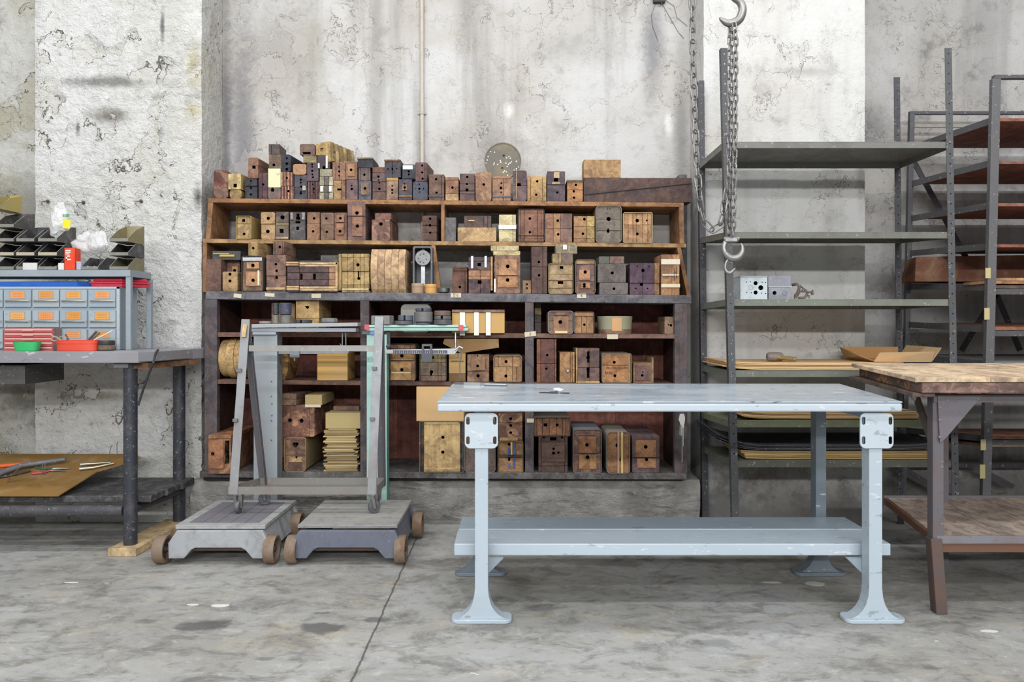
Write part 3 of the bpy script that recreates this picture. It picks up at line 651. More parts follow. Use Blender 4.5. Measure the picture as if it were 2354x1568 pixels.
b('t40', 'dark brown grained box with two round holes over a pentagonal one', 'top', 1057, 1091, 399, col='69504c', c2='8a6458', hs=(423, 439, 446), holes=((1074, 406.5, 2.7), (1073.5, 423, 2.7), (1073.5, 437, 3.6)), patch=.4)
b('t41', 'large rounded pinkish box with dripped cream paint and one hole, below left of the disc', 'top', 1093, 1130, 396, col='a97a5a', c2='cfb07c', patch=.75, r=5, holes=((1112, 424, 3.1),))
b('t42', 'wide box with curved wood grain and three holes, directly under the speckled disc', 'top', 1132, 1174, 404.5, col='a2765a', c2='b98a64', hs=(411,), vs2=(1158,), vs=(), holes=((1152.5, 421, 2), (1151.5, 432, 3.2), (1152, 442, 1.9)), patch=.4, slats=((1132, 451, 1174, 454, '646873'),))
b('t43', 'rounded purple-brown split box with a square hole at its seam and a pale vertical line', 'top', 1179, 1211, 392, col='654e55', c2='a07d5c', r=5, hs=(426,), holes=(('s', 1193, 424.5, 4.4, 3.6),), tapes=((1187, 395, 1188.6, 457, 'b09468'),), patch=.35)
b('t44', 'honey-coloured box with an upper and a lower hole, right of the purple split box', 'top', 1212, 1256, 405, col='bd9252', vs=(1220, 1247), vc=('b5894f', 'c09454', 'c6a468'), holes=((1235, 417, 3), (1232.5, 447.5, 2.8)), c2='a5783e', patch=.3)
b('t45', 'split grey-purple box with cream paint around a square hole in its upper half', 'top', 1258, 1299, 394, col='5e4f57', c2='77646a', hs=(425,), holes=(('s', 1278, 413.5, 4.6, 4), (1281, 442.5, 2.6)), panels=((1273, 396, 1286, 410, 'c9ad84'), (1269, 418.5, 1288, 424, 'c9ad84')), patch=.2)
b('t47', 'crumbling orange box with three holes beside the long dark beam', 'top', 1304, 1340, 414, col='bb8045', c2='9b6232', hs=(437,), holes=((1324, 425, 3), (1319, 440, 2.8), (1319.5, 454.5, 2.8)), slats=((1303, 414, 1340, 418.5, '7a6a55'),), patch=.5)
b('t48', 'long dark brown wooden beam with a diagonal joint, right end of the top shelf', 'top', 1342, 1590, 409, col='57403c', c2='80563e', patch=.55, name='wooden_beam', cat='beam', dep=.12, jit=.02)
b('t49', 'plain light wooden box sitting alone on the long dark beam', 'top', 1342, 1427, 367, on='t48', col='bf935c', c2='8a6238', patch=.45, dep=.12)
beam = bpy.data.objects['wooden_beam']; dB = FU-.0008
MB().bar(P(1343, 448, dB), P(1590, 422, dB), .004, .003, '120c0a', up=(0,1,0)).build('joint_line', 'wood', beam)
MB().cyl(P(1575.5, 409, FU+.02), P(1575.5, 404, FU+.02), .0012, '3a2a26', 8).cyl(P(1575.5, 404.6, FU+.02), P(1575.5, 403.8, FU+.02), .004, '3a2a26', 10).build('nail', 'steel', beam)
# ribs on the tilted crate
def crate_ribs(root):
    o = root; me = None
crate = r_
def local_box(root, x0, x1, y0, y1, z0, z1, col, name, mat='wood'):
    L = worldloc(root); mb = MB().box(L.x+x0, L.x+x1, L.y+y0, L.y+y1, L.z+z0, L.z+z1, col); return mb.build(name, mat, root, bevel=.001, seg=1)
wv = X(778, FU)-X(754, FU)
for k in range(6):
    local_box(crate, wv/2+.0005, wv/2+.012, -.125+k*.045, -.105+k*.045, .004, .118, ('a0864e', 'c2ad7c')[k % 2], 'rib')
# big speckled disc leaning on the wall
zd = TOPZ['t42']; Rr = .112; yc = 4.56
disc = thing('metal_disc', 'round grey metal disc speckled with white dots leaning above the boxes', 'disc', (X(1156, yc), yc, zd+.001))
c = Vector((X(1156, yc), yc, zd+.001+Rr)); dz_ = c.z - Z(361, yc); mb = MB()
mb.cyl(c, c+Vector((0, .012, 0)), Rr, '625e55', 48); o = mb.build('plate', 'bare', disc, bevel=.001); M['discpaint'] = mat_paint('disc_enamel', (.30,.24,.14,1), .6, rough=.6, metal=.1); o.data.materials[0] = M['discpaint']
cut = MB()
for px, py in ((1158, 349), (1154.5, 378)): cut.cyl((X(px, yc), yc-.03, Z(py, yc)+dz_), (X(px, yc), yc+.006, Z(py, yc)+dz_), .0075, '1a1a1a', 14)
cut_later(o, cut)
ro = [(c.x+Rr*math.cos(2*PI*i/48), c.z+Rr*math.sin(2*PI*i/48)) for i in range(48)]; ri = [(c.x+(Rr-.006)*math.cos(2*PI*i/48), c.z+(Rr-.006)*math.sin(2*PI*i/48)) for i in range(48)]
MB().ring(ro, ri, yc-.004, yc, '5c5a54').build('rim', 'discpaint', disc)
mb = MB()
for px, py in ((1122, 351), (1120, 359), (1117, 366), (1128, 340), (1137, 341), (1135, 370), (1136, 366), (1144, 369), (1151, 364), (1150, 360), (1165, 354), (1170, 351), (1173, 355), (1163, 366), (1169, 369), (1172.5, 366), (1166, 374), (1176, 363), (1187, 362), (1192, 375), (1187, 379), (1182, 382), (1187, 383), (1186, 388), (1157, 387), (1160, 384), (1164, 386), (1167, 394), (1164, 398), (1176, 396), (1129, 393), (1197, 362)):
    q = P(px, py, yc-.0004) + Vector((0,0,dz_)); mb.cyl(q, q+Vector((0,-.0008,0)), .0033 + .0015*((px*7) % 3)/3, 'e6e6e2', 8)
mb.build('paint_dots', 'plastic', disc)

# ---- second shelf
b('m1', 'yellow-tan two-hole box tied with a strap, leftmost on the second shelf', 'mid', 545, 577, 498, col='bd9a62', c2='8a6a3c', hs=(515,), holes=(('s', 560, 507, 3.2, 3.4), (561, 538, 3.2)), wrap='a08a52', wrapdep=.95, dep=.28, slats=())
b('m2', 'pale tan split box with ringed round holes in both halves, second shelf', 'mid', 600, 632, 488, col='c29a67', c2='a67a4c', r=4, hs=(515,), holes=((617, 502, 3.8), (615, 532, 4.4)), patch=.5)
b('m3', 'grey-brown split box with two squarish holes and a yellow band at its seam', 'mid', 634, 663, 487, col='6e6058', c2='8c7a5e', r=3, hs=(511, 519), hc=('6a5c56', 'a5915a', '77675a'), holes=((649, 499.5, 5), ('s', 647, 531, 4.6, 5)), slats=((634, 545, 663, 549.5, 'c0a184'),))
b('m4', 'dark grey box with stepped openings and whitish corner, between two pairs of split boxes', 'mid', 667, 702, 488, col='4f4a4c', c2='8a8280', r=2, hs=(507,), holes=(('s', 685, 495, 3.4, 4), ('s', 685, 502, 5, 3.4), ('s', 685, 511, 6, 2.6), ('s', 684.5, 525, 3, 4)), panels=((668, 489, 674, 505, 'a8a09c'), (695, 489, 701, 505, 'a8a4a4')))
b('m5', 'orange-brown split box with two round holes, right of the dark stepped box', 'mid', 706, 735, 488, col='9a6c4c', c2='b07e56', hs=(514,), r=1.5, holes=((722, 502, 3.1), (720, 532, 3.1)))
b('m6', 'smooth brown split box with two small holes, between two orange-brown split boxes', 'mid', 737, 767, 489, col='88664e', c2='9a7456', hs=(517,), r=3, holes=((750, 502, 2.7), (751, 533, 2.9)), patch=.2)
b('m7', 'brown split box with lighter inset panel, beside the tallest box on the second shelf', 'mid', 768.5, 797, 489, col='7c5646', c2='a8724e', hs=(512,), r=2, holes=((783, 502, 3.1), (782, 532, 3.3)), panels=((774, 494, 791, 511, 'a5714e'), (774, 514, 791, 540, 'a8744f')))
b('m8', 'tallest purple-brown two-hole box on the second shelf, rising above the shelf edge', 'mid', 799, 840, 463, col='7d5e58', c2='9a7460', hs=(497,), r=3, holes=((821, 490, 4.2), (822, 520, 4)), panels=((809, 473, 833, 496, 'a87552'), (810, 499, 834, 543, '98694c')), dep=.28, patch=.3)
b('m9', 'brown mottled one-hole box with a second slab leaning behind it, second shelf', 'mid', 856, 898, 505, col='7b5247', c2='cfa27e', patch=.7, r=2, holes=((875.5, 515, 4.2),), dep=.27, rot=-2)
b('m9b', 'reddish slab resting on the mottled one-hole box of the second shelf', 'mid', 862, 899, 490, on='m9', col='935f4a', c2='b07c60', dep=.25, dd=.004)
b('m10', 'small dark red-brown box with three holes beside the left divider of the second shelf', 'mid', 973, 1006, 496, col='5d3c33', c2='7a4e3c', hs=(519, 534), r=1.5, holes=((989, 503, 2.8), (988.5, 518, 3.1), (989, 535, 2.8), (980, 517, 1.3)), dep=.22, rot=-3)
b('m11', 'plain slate-grey block without holes right of the shelf divider', 'mid', 1023, 1048, 500, col='6a6668', c2='807a78', patch=.4, dep=.2)
b('m12', 'long pale plank block with nail marks under a dark brown block', 'mid', 1052, 1141, 523, col='c6a06a', c2='a87b48', r=2, dep=.2, patch=.35)
b('m13', 'dark brown rounded block lying on the long pale plank block', 'mid', 1067, 1129, 496, on='m12', col='66514a', c2='80685a', r=3, vs=(1112, 1121), dep=.18, tapes=((1077, 506.5, 1091, 508.3, 'cdb57a'),), patch=.4)
b('m14', 'cream box bound with silver foil tape around its middle', 'mid', 1147, 1186, 493.5, col='d4c592', c2='c2ad74', vs=(1179,), patch=.3, tapes=((1146.5, 518, 1186.5, 527, 'b9babf', 'bare'),), dep=.24)
b('m15', 'large framed brown two-hole box tied with a black strap on the second shelf', 'mid', 1192, 1250, 482, col='8e5e48', c2='a5714e', vs=(1197, 1205, 1236, 1244), hs=(490, 542, 548), holes=((1218, 502.5, 3.2), (1218, 534, 2.9)), wrap='3e3a38', r=2, wrapdep=.5)
b('m16', 'wide three-column brown box split in halves, between two strapped boxes', 'mid', 1253, 1315, 491, col='956a54', c2='a8785a', hs=(526,), vs=(1272, 1288), vc=('9a6a50', 'b08050', '86665a'), holes=((1282, 507.5, 3.2), (1283, 539, 3.1)), r=1)
b('m17', 'tan two-hole split box with yellowish right column, left of the arched grey box', 'mid', 1319, 1367, 497, col='b07e4a', c2='9a6c40', hs=(521, 548), vs=(1349,), vc=('a87c4e', 'b99a52'), holes=((1343.5, 504, 3.4), (1340, 537.5, 3.2)))
b('m18', 'tall arched grey box wrapped in a grey strap with keyhole openings', 'mid', 1371, 1427, 475, col='84786a', c2='6a6058', hs=(505, 530), holes=((1399, 503.5, 5), (1398, 532, 3.4), ('s', 1398, 528, 2, 2.5), ('s', 1397, 480, .6, 2), ('s', 1402, 480, .6, 2)), r=5, wrap='8a8072', wrapdep=.95, patch=.3)
b('m19', 'wide box of upright light slats wrapped in tan card, rightmost on the second shelf', 'mid', 1434, 1498, 490, col='c49360', c2='9a6a40', hs=(517,), vs=(1444, 1455, 1463, 1477, 1489), holes=((1465, 507, 4.2), (1465, 538, 3.2), (1487, 507, 2.2)), wrap='b5a07c', wrapdep=1.0, r=1, dep=.27)

# ---- on the cabinet top
b('d1', 'large plain brown panel block in the left corner of the cabinet top', 'desk', 474, 508, 596, col='7d5648', c2='a0745a', patch=.3, dep=.2, rot=0)
b('d3', 'purple-brown two-part box standing behind the small pale two-hole block', 'desk', 519.5, 551, 600, col='77584e', c2='a07658', dd=.09, dep=.2, panels=((534, 612, 548, 628, 'b98a52'),), holes=((540, 622, 3.4),))
b('d2', 'flat black tin with yellow bands lying on the left corner boxes', 'desk', 488, 553, 577, on='d3', col='3b3c3c', c2='504e48', mat='iron', dd=.04, dep=.12, tapes=((491, 582, 528, 584.5, 'b09a50', 'plastic'), (506, 585.5, 540, 590, 'b8983c', 'plastic')), name='flat_tin', cat='tin', group=False)
b('d4', 'small pale tan block with two holes in the front left corner of the cabinet top', 'desk', 511.5, 546, 624.5, col='bd9660', c2='a57a48', r=4, holes=((528.5, 630.5, 3.6), (528.5, 646, 3.7)), dep=.07, patch=.3)
b('d5', 'two-part box with silver foil around its upper hole, strapped, on the cabinet top', 'desk', 558, 604, 590, col='7d5f4c', c2='a88058', hs=(622,), holes=((582, 610.5, 4.2), (582.5, 644.5, 4.2)), wrap='4a4440', r=2, wrapdep=.9,
  panels=((568, 603, 596, 618, 'c9925c'), (566, 625, 600, 658, 'c08a58')), tapes=((559, 592, 603, 600, 'a9aaaf', 'bare'), (593, 622, 597, 655, 'cfc8b0')))
b('d6', 'small yellow-sided one-hole box perched on the foil-trimmed box', 'desk', 573, 596, 557, on='d5', col='a08050', c2='b8954c', vs=(577, 594), holes=((582, 570.5, 3.2),), dep=.2, rot=-4)
b('d8', 'brown box with three holes beside the brick-patterned lattice box', 'desk', 612, 657, 586, col='7f5c50', c2='b58460', hs=(634,), holes=((634, 607.5, 3.2), (635.5, 622.5, 3.2), (635.5, 638, 3.6)), r=2, slats=((612, 661, 657, 666.5, 'cda972'),), panels=())
b('d7', 'small brown one-hole box perched on the three-hole box', 'desk', 630, 655, 554, on='d8', col='7c5a48', c2='94705a', vs=(634, 652), holes=((643, 568, 3.2),), dep=.2, rot=-4)
b('d9', 'wide low box of dark brick-like blocks between pale battens on the cabinet top', 'desk', 660, 775, 602, col='63494a', c2='8a5a4c', patch=.4, dd=-.02, hs=(613, 627, 643, 656), vs=(688, 756), vc=('5f4a4c', '5a4648', 'b08058'), hc=None,
  holes=(('s', 692.5, 636, 3, 7), ('s', 722.5, 636, 3.4, 7)), slats=((658, 602, 687, 606, 'cda972'), (658, 607, 687, 611, 'c09a66'), (689, 603.5, 776, 608, 'd6b680'), (689, 609, 772, 613, 'cda972'), (659, 657.5, 688, 661.5, 'd0ac74'), (659, 662.5, 688, 667, 'c8a068'), (690, 659, 776, 663.5, 'd6b680'), (690, 664, 776, 668.5, 'cda46c'), (771.5, 603, 776.5, 659, 'd0a870')), name='lattice_box')
b('d10', 'grey-green slab resting on the brick-patterned lattice box', 'desk', 737, 778, 587, on='d9', col='6f706a', c2='8a8876', dep=.16, dd=.03)
b('d11', 'yellow slatted box with two holes between the lattice box and the bulging crate', 'desk', 786, 848, 583.5, col='b8985a', c2='a07a44', hs=(592, 624, 655), vs=(799, 813, 828, 837), holes=((823, 609, 3.8), (824.5, 640, 3.6), ('s', 824, 631, 1.6, 8)), slats=((779, 584, 781.5, 668, 'c4a468'), (782.5, 584, 785, 668, 'b8985c'), (787, 663, 848, 667.5, 'd6bd84')), patch=.5)
# bulging stave crate
def bulge_crate():
    d = FC; x0, x1 = 851, 931; z0 = ROW['desk'][1](890)+.0005; z1 = Z(571, d)
    t = thing('stave_crate', 'large bulging crate of curved pale staves with cracked face on the cabinet top', 'crate', (X(890, d), d+.13, z0))
    n = 5
    for k in range(n):
        xa = lerp(X(x0, d), X(x1, d), k/n); xb = lerp(X(x0, d), X(x1, d), (k+1)/n)-.001
        prof = []
        for i in range(13):
            a = i/12; bul = .045*math.sin(PI*a)**.7; prof.append((d+.05-bul-.004*(k % 2), lerp(z0, z1, a)))
        prof += [(d+.05+.22, z1), (d+.05+.22, z0)]
        mb = MB().prism(prof, xa, xb, mul(C('d2ab7c'), rnd.uniform(.9, 1.08)), axis='x')
        mb.build('stave', 'wood', t, bevel=.002, second='8a6238', patch=.45)
bulge_crate()
# dial gauge on metal stand and little tins
def dial():
    d = FC+.06; z0 = ROW['desk'][1](973)+.0005
    t = thing('dial_scale', 'grey metal frame with a round speckled dial beside the bulging crate', 'scale', (X(972, d), d+.05, z0))
    mb = MB()
    o = rrect(X(949, d), X(994, d), z0, Z(566, d), .012, 5); i = rrect(X(953, d), X(990, d), z0+.004, Z(570, d), .010, 5)
    mb.ring(o, i, d, d+.1, '55565a'); mb.build('frame', 'steel', t)
    MB().box(X(953, d), X(990, d), d+.09, d+.095, z0+.004, Z(570, d), '6f7276').build('back_plate', 'steel', t)
    c = P(972, 593, d); MB().cyl(c+Vector((0,.03,0)), c+Vector((0,-.004,0)), 17.5*d/F, '8e8f8e', 32).build('dial', 'iron', t, bevel=.0015)
    mb = MB()
    for ax, ay in ((966, 586), (974, 584), (966, 602), (974, 604), (980, 596), (962, 594)):
        q = P(ax, ay, d-.004); mb.cyl(q, q+Vector((0,-.001,0)), .004, '2a2a2c', 8)
    mb.build('holes_ring', 'steel', t)
    MB().box(X(967, d), X(976, d), d+.02, d+.03, z0+.01, Z(610, d), 'a2a3a3').build('stem', 'bare', t)
    MB().box(X(969, d), X(975, d), d+.02, d+.035, Z(577, d), Z(569, d), '3c3a38').build('hanger', 'steel', t)
dial()
def tin(label, px0, px1, yt, col, row='desk', d=None, yb=None, name='round_tin', mat='dusty', cat='tin', lid=True, group=None, zb=None):
    dd = d or FC+.03; z0 = (ROW[row][1]((px0+px1)/2) if zb is None else zb) + .0005; r = (X(px1, dd)-X(px0, dd))/2; z1 = Z(yt, dd)
    c = Vector((X((px0+px1)/2, dd), dd+r, z0)); h = z1-z0
    t = thing(name, label, cat, c, group)
    MB().lathe(c, [(r*.96, 0), (r*.97, h*.1), (r*.97, h*.62), (1e-4, h*.62)], col, 28).build('body', mat, t, smooth=True)
    MB().lathe(c, [(r*.98, h*.63), (r, h*.66), (r, h*.96), (r*.96, h), (1e-4, h)], mul(T(col), 1.08), 28).build('lid', mat, t, smooth=True)
    return t
tin('round tan wooden tin, left of the orange tin in front of the dial', 944, 973, 651, 'a08468', d=FC+.01)
tin('round orange tin between the tan tin and the grey dish', 975, 1003, 653, 'c4924c', d=FC+.01)
def dish():
    d = FC+.01; z0 = ROW['desk'][1](1019)+.0005; r = (X(1033, d)-X(1005, d))/2; c = Vector((X(1019, d), d+r, z0))
    o = MB().lathe(c, [(r*.6, 0), (r*.95, .008), (r, .03), (r*.93, .03), (r*.88, .012), (1e-4, .006)], '77797a', 28).build('shallow_dish', 'bare', None, smooth=True)
    tag(o, 'shallow round grey metal dish at the foot of the slanting divider', 'dish')
dish()
b('d14', 'dark brown box with a ribbed top and one low hole, right of the slanting divider', 'desk', 1040, 1074, 613, col='683f30', c2='8a5640', hs=(617, 621, 625), vs2=(1069,), holes=((1057, 660, 3.1),), dep=.24)
b('d15', 'lower dark box of mixed blocks with a square hole and orange batten at its side', 'desk', 1077, 1127, 621, col='5d4b52', c2='a87050', hs=(635, 643), vs=(1104,), hc=('b07a52', 'b8855a', '5c4a52'), holes=(('s', 1102.5, 648.5, 4.4, 4),), slats=((1128, 590, 1132.5, 668, 'c89058'),), patch=.5)
b('d15b', 'dark split box with two silver tape strips, on the mixed block box', 'desk', 1077, 1127, 591, on='d15', col='5a4a50', c2='a57850', hs=(601,), r=3, holes=(('s', 1101.5, 608, 4, 3.6),), tapes=((1083, 589, 1088, 617, 'b5b6ba', 'bare'), (1114, 589, 1119, 615, 'b5b6ba', 'bare')), patch=.4, dep=.22)
b('d16', 'large rounded orange-faced box with two holes below the cream tins', 'desk', 1137, 1196, 587, col='8a6250', c2='c08c60', hs=(634,), r=4, panels=((1146, 596, 1188, 633, 'bd8656'), (1144, 636, 1190, 661, 'bc8450')), holes=((1167, 612.5, 4.3), (1167, 644, 4.2)), patch=.5, tapes=((1135.5, 641, 1140, 672, 'a9a9a5', 'bare'),))
b('d17a', 'flat cream tin lying on the large rounded orange-faced box', 'desk', 1134, 1196, 577, on='d16', col='cdb77c', c2='dccfa0', mat='wood', dep=.16, r=1, name='flat_tin', cat='tin', group=False, patch=.4)
b('d17b', 'mottled cream tin stacked on top of the flat cream tin', 'desk', 1128, 1193, 565, on='d17a', col='c9b788', c2='8a7a50', mat='wood', dep=.16, r=3, name='flat_tin', cat='tin', group=False, patch=.5, vs=(1141,))
b('d17', 'tiny tan block with two stacked holes at the foot of the tall dark box', 'desk', 1201.5, 1221, 645, col='b58858', c2='94663c', holes=((1211, 654, 2.9), (1211, 663, 2.9)), dep=.1)
b('d18', 'tall narrow dark brown two-hole box with curved grain on the cabinet top', 'desk', 1222, 1258, 567, col='60433c', c2='7c5644', hs=(614,), vs=(1248,), holes=((1239, 602, 3), (1239, 633, 3)), patch=.4)
b('d19', 'yellow-grey strapped box with two rectangular holes below the patched tins', 'desk', 1262, 1316, 607, col='a88a62', c2='c4a472', hs=(631, 645, 663), holes=(('s', 1291, 615, 4, 3.4), ('s', 1288.5, 649.5, 6.4, 3.4)), wrap='857552', r=3, wrapdep=.9)
b('d20', 'yellow and brown mottled tin directly on the yellow-grey strapped box', 'desk', 1270, 1317, 583.5, on='d19', col='b09455', c2='6e5a58', patch=.8, vs=(1283, 1291), vc=('b59a58', 'a89058', '7a6458'), dep=.15, name='flat_tin', cat='tin', group=False)
b('d21', 'pale patched carton with a paper label at the top of the strapped box pile', 'desk', 1278, 1327, 562, on='d20', col='8f8368', c2='cbb892', patch=.7, dep=.15, tapes=((1294, 563, 1303, 574, 'd6d4cc'),), name='small_carton', cat='box', group=False)
b('d22', 'rounded box with a pale cap and orange face in an arched strap', 'desk', 1324, 1367, 598, col='6c5459', c2='b07c54', hs=(607, 647), hc=('c09562', '6f585c', '77584c'), r=4, panels=((1331, 620, 1356, 644, 'bd8454'), (1334, 650, 1356, 663, 'b88050')), holes=((1345, 625.5, 4), (1343, 654, 3.4), (1343, 659, 3.2)), wrap='6a6460', wrapdep=.9)
b('d24', 'lower grey one-hole block of the plain grey pair', 'desk', 1378, 1444, 650, col='6f6662', c2='857870', holes=((1411.5, 664, 3.2),), r=2, patch=.3, dep=.24)
b('d23', 'upper grey one-hole block of the plain grey pair', 'desk', 1374, 1439, 607, on='d24', col='6e6660', c2='807468', holes=((1407.5, 627.5, 3.6),), patch=.3, dep=.24)
b('d25', 'small brown slab lying on the upper plain grey block', 'desk', 1377, 1435, 589.5, on='d23', col='7c6258', vs=(1402,), vc=('5e6258', '86665a'), c2='8a7060', dep=.16)
b('d26', 'violet five-hole box with orange edge strips, left of the taped orange box', 'desk', 1448, 1516, 605, col='60465a', c2='77586a', hs=(651,), vs=(1478, 1504), vc=('5f4556', '644a5e', 'a87848'), holes=((1478, 622, 4), (1465, 612, 1.6), (1492, 612.5, 1.6), (1475, 654, 4), (1462, 663, 1.8), (1489, 663, 1.8)), patch=.2)
b('d27', 'upright orange box with bands of white tape at the right end', 'desk', 1520, 1562, 585, col='c18a55', c2='a8683c', patch=.4, r=1, vs=(1545,), dep=.22, tapes=((1519.5, 596, 1562.5, 608, 'dcd2bf'), (1519.5, 653, 1562.5, 661, 'dccdb0'), (1522, 630, 1560, 634, 'ccc4bb'), (1549, 617, 1550, 646, '4a3a30'), (1554, 612, 1555, 640, '4a3a30')))

# ---- upper cabinet compartments
b('a1', 'yellow-tan planked box with one ragged hole behind the grey scale', 'A', 681, 735, 690.5, col='c09b5c', c2='ab8246', hs=(732,), holes=((706.5, 706.5, 3.6), ('s', 703, 705, 2.5, 1.2)), dd=.02, dep=.26, r=2, slats=(), rot=-2)
b('a1b', 'pale brown low box behind the black cylinders on the grey scale', 'A', 624, 678, 696, col='a47c58', c2='c0996a', dd=.08, dep=.2)
b('a4', 'long cream box with three white tape stripes behind the mint green scale', 'A', 1039, 1160, 719, col='c9a268', c2='b58c54', dep=.22, dd=-.03, patch=.2, name='taped_carton', cat='box', mat='card', slats=((1039, 712, 1160, 718.5, '8a6c58'),), tapes=((1057, 718.5, 1069, 771, 'e0dccf'), (1090, 718.5, 1101, 771, 'e0dccf'), (1117, 718.5, 1128, 771, 'e0dccf')))
b('a5', 'brown one-hole box with a seam line, left of the strapped box in the right compartment', 'A', 1262, 1316, 716, col='8a6a58', c2='a8805c', hs=(738,), r=3, panels=((1272, 728, 1307, 766, 'a07250'),), holes=((1288, 740.5, 4.4), ('s', 1289, 726, 15, .8)), tapes=((1276, 761, 1304, 766.5, 'd9c48e'),), wrap='8f8880')
b('a6', 'strapped three-plank box with one central hole in the right upper compartment', 'A', 1321, 1364, 718, col='b17f4f', c2='94663c', hs=(727,), vs2=(1337, 1348), holes=((1343.5, 746.5, 3),), wrap='5f5e5e', r=2, wrapdep=.95)
def drum():
    d = FC+.005; z0 = ROW['A'][1](1418)+.0005; r = (X(1460, d)-X(1377, d))/2; c = Vector((X(1418.5, d), d+r, z0)); h = Z(727, d)-z0
    t = thing('round_drum', 'wide grey-green round drum with a pale label in the right upper compartment', 'drum', c)
    MB().lathe(c, [(r*.93, 0), (r*.96, h*.22), (r*.96, h*.24), (1e-4, h*.24)], '98745c', 40).build('base_band', 'wood', t, smooth=True, second='77706a', patch=.6)
    MB().lathe(c, [(r*.95, h*.245), (r*.97, h*.6), (r, h*.97), (r*.97, h), (1e-4, h)], '8f8c72', 40).build('body', 'dusty', t, smooth=True)
    mb = MB(); R2 = r*1.004; vs = []; fs = []
    for i in range(9):
        a = -PI/2 + lerp(-.28, .28, i/8)
        for zz, k in ((h*.16, .965), (h*.9, 1.0)): vs.append(c + Vector((math.cos(a)*R2*k, math.sin(a)*R2*k, zz)))
    for i in range(8): fs.append((2*i, 2*i+2, 2*i+3, 2*i+1))
    mb.add(vs, fs, 'c79b6c'); mb.build('paper_label', 'paper', t)
drum()
b('a8', 'small pale one-hole block against the right post of the cabinet', 'A', 1528, 1549, 728, col='a5805f', c2='7d6a5a', holes=((1542.5, 748, 3), (1537, 746.5, 1.8)), dd=.03, dep=.2)
b('a9', 'tall stack-like yellow and grey block in the shadow beside the middle post', 'A', 1229, 1244, 693, col='7c6a48', hs=(708, 724, 741), hc=('6e5c3c', '8a7a50', '5c504a', '665850'), c2='5a4c3c', dd=.12, dep=.2)

# ---- middle cabinet compartments
def barrel():
    d = FC-.01; z0 = ROW['B'][1](523)+.0005; z1 = Z(775, d)
    t = thing('banded_barrel', 'big yellow wooden barrel-shaped block with curved bands in the left compartment', 'barrel', (X(524, d), d+.12, z0))
    h = (z1-z0)/2; x0, x1 = X(498, d), X(552, d)
    for k in range(3):
        a = lerp(x0, x1, k/3); bb = lerp(x0, x1, (k+1)/3)-.001
        bul = [h*.93, h, h*.97][k]; prof = [(d+.14+1.05*bul*math.cos(2*PI*i/40), z0+h+bul*math.sin(2*PI*i/40)) for i in range(40)]
        MB().prism(prof, a, bb, mul(C('cfa765'), (.95, 1.05, 1)[k]), axis='x').build('band', 'wood', t, bevel=.002, second='9a763c', patch=.35)
barrel()
def half_round():
    d = FC+.03; z0 = ROW['B'][1](650)+.0005; z1 = Z(806, d); h = z1-z0
    prof = [(X(641, d), z0), (X(655, d), z0), (X(662, d), z0+h*.35), (X(663, d), z0+h*.7), (X(656, d), z1), (X(641, d), z1)]
    o = MB().prism(prof, d, d+.2, 'b5873c').build('curved_block', 'wood', None, bevel=.002, second='8a6228', patch=.4)
    tag(o, 'yellow curved block partly hidden behind the grey scale column', 'block')
half_round()
b('b3', 'plain tan cardboard box in the left middle compartment behind the frame', 'B', 729, 799, 812, col='c29a5a', c2='b58a48', mat='card', patch=.1, dep=.2, name='cardboard_box', cat='box', group=False, dd=.01)
b('b4', 'two-hole box in a rounded dark wrap with pasted paper, left of the broken box', 'B', 896, 954, 792, col='84604a', c2='cfa05c', hs=(802, 829), r=3, panels=((900, 804, 949, 828, 'b98a55'), (899, 831, 946, 874, 'be8848')), holes=((924, 818, 4.2), (924, 850, 3.8)), wrap='5a4e42', wrapdep=1.0, tapes=((900, 855, 944, 858, 'd4c49a'),))
b('b5', 'broken dark-wrapped box with notched grey blocks right of the rounded-wrap box', 'B', 966, 1025, 803, col='8a755c', c2='a8926e', hs=(833, 863), hc=('9a865c', '8a735c', '8f6a58'), vs=(1007, 1014), holes=((992, 855, 4), (995, 822, 3.4), ('s', 991, 859, 2.4, 5)), wrap='4c443e', r=3, wrapdep=.9)
b('b6', 'tan cardboard carton with a twine line between the broken box and the light split box', 'B', 1032, 1070, 812, col='a8885c', c2='8f6f48', mat='card', hs=(859,), hc=('ab8b5e', '6e5438'), tapes=((1036, 829, 1066, 831, '6a5c44'),), name='cardboard_box', cat='box', group=False)
b('b7', 'light brown split box with one hole in each half, left of the strapped box', 'B', 1074, 1124, 815, col='8f6650', c2='d2a878', hs=(854,), panels=((1083, 820, 1115, 851, '9a6e4a'),), holes=((1098, 841.5, 3.3), (1099, 864, 3.9), (1098, 818, 1.5)), patch=.6)
b('b8', 'strapped box of light planks with two holes left of the middle post', 'B', 1136, 1198, 818, col='b98955', c2='9a6c44', hs=(821, 844), vs=(1145, 1178), vs2=(1165, 1178, 1187), hc=None, holes=((1163.5, 831.5, 3.6), (1163, 864.5, 3.6)), wrap='837a70', r=3, wrapdep=.95)
b('b10', 'tall dark reddish split box right of the middle post', 'B', 1234, 1279, 780, col='6b3b2c', c2='8a5036', hs=(836,), vs=(1243, 1275), vc=('8a4e2c', '663c34', '8f5a30'), holes=((1258, 816.5, 2.9), (1256, 847.5, 2.9)), patch=.3)
b('b11', 'light plank box with a round metal knob in the right middle compartment', 'B', 1287, 1321, 810, col='b98750', c2='9a6a3c', vs=(1311, 1316), vc=('b5824c', 'a8784a', 'c29050'), knob=(1305, 852.5, 4), dep=.26, patch=.3)
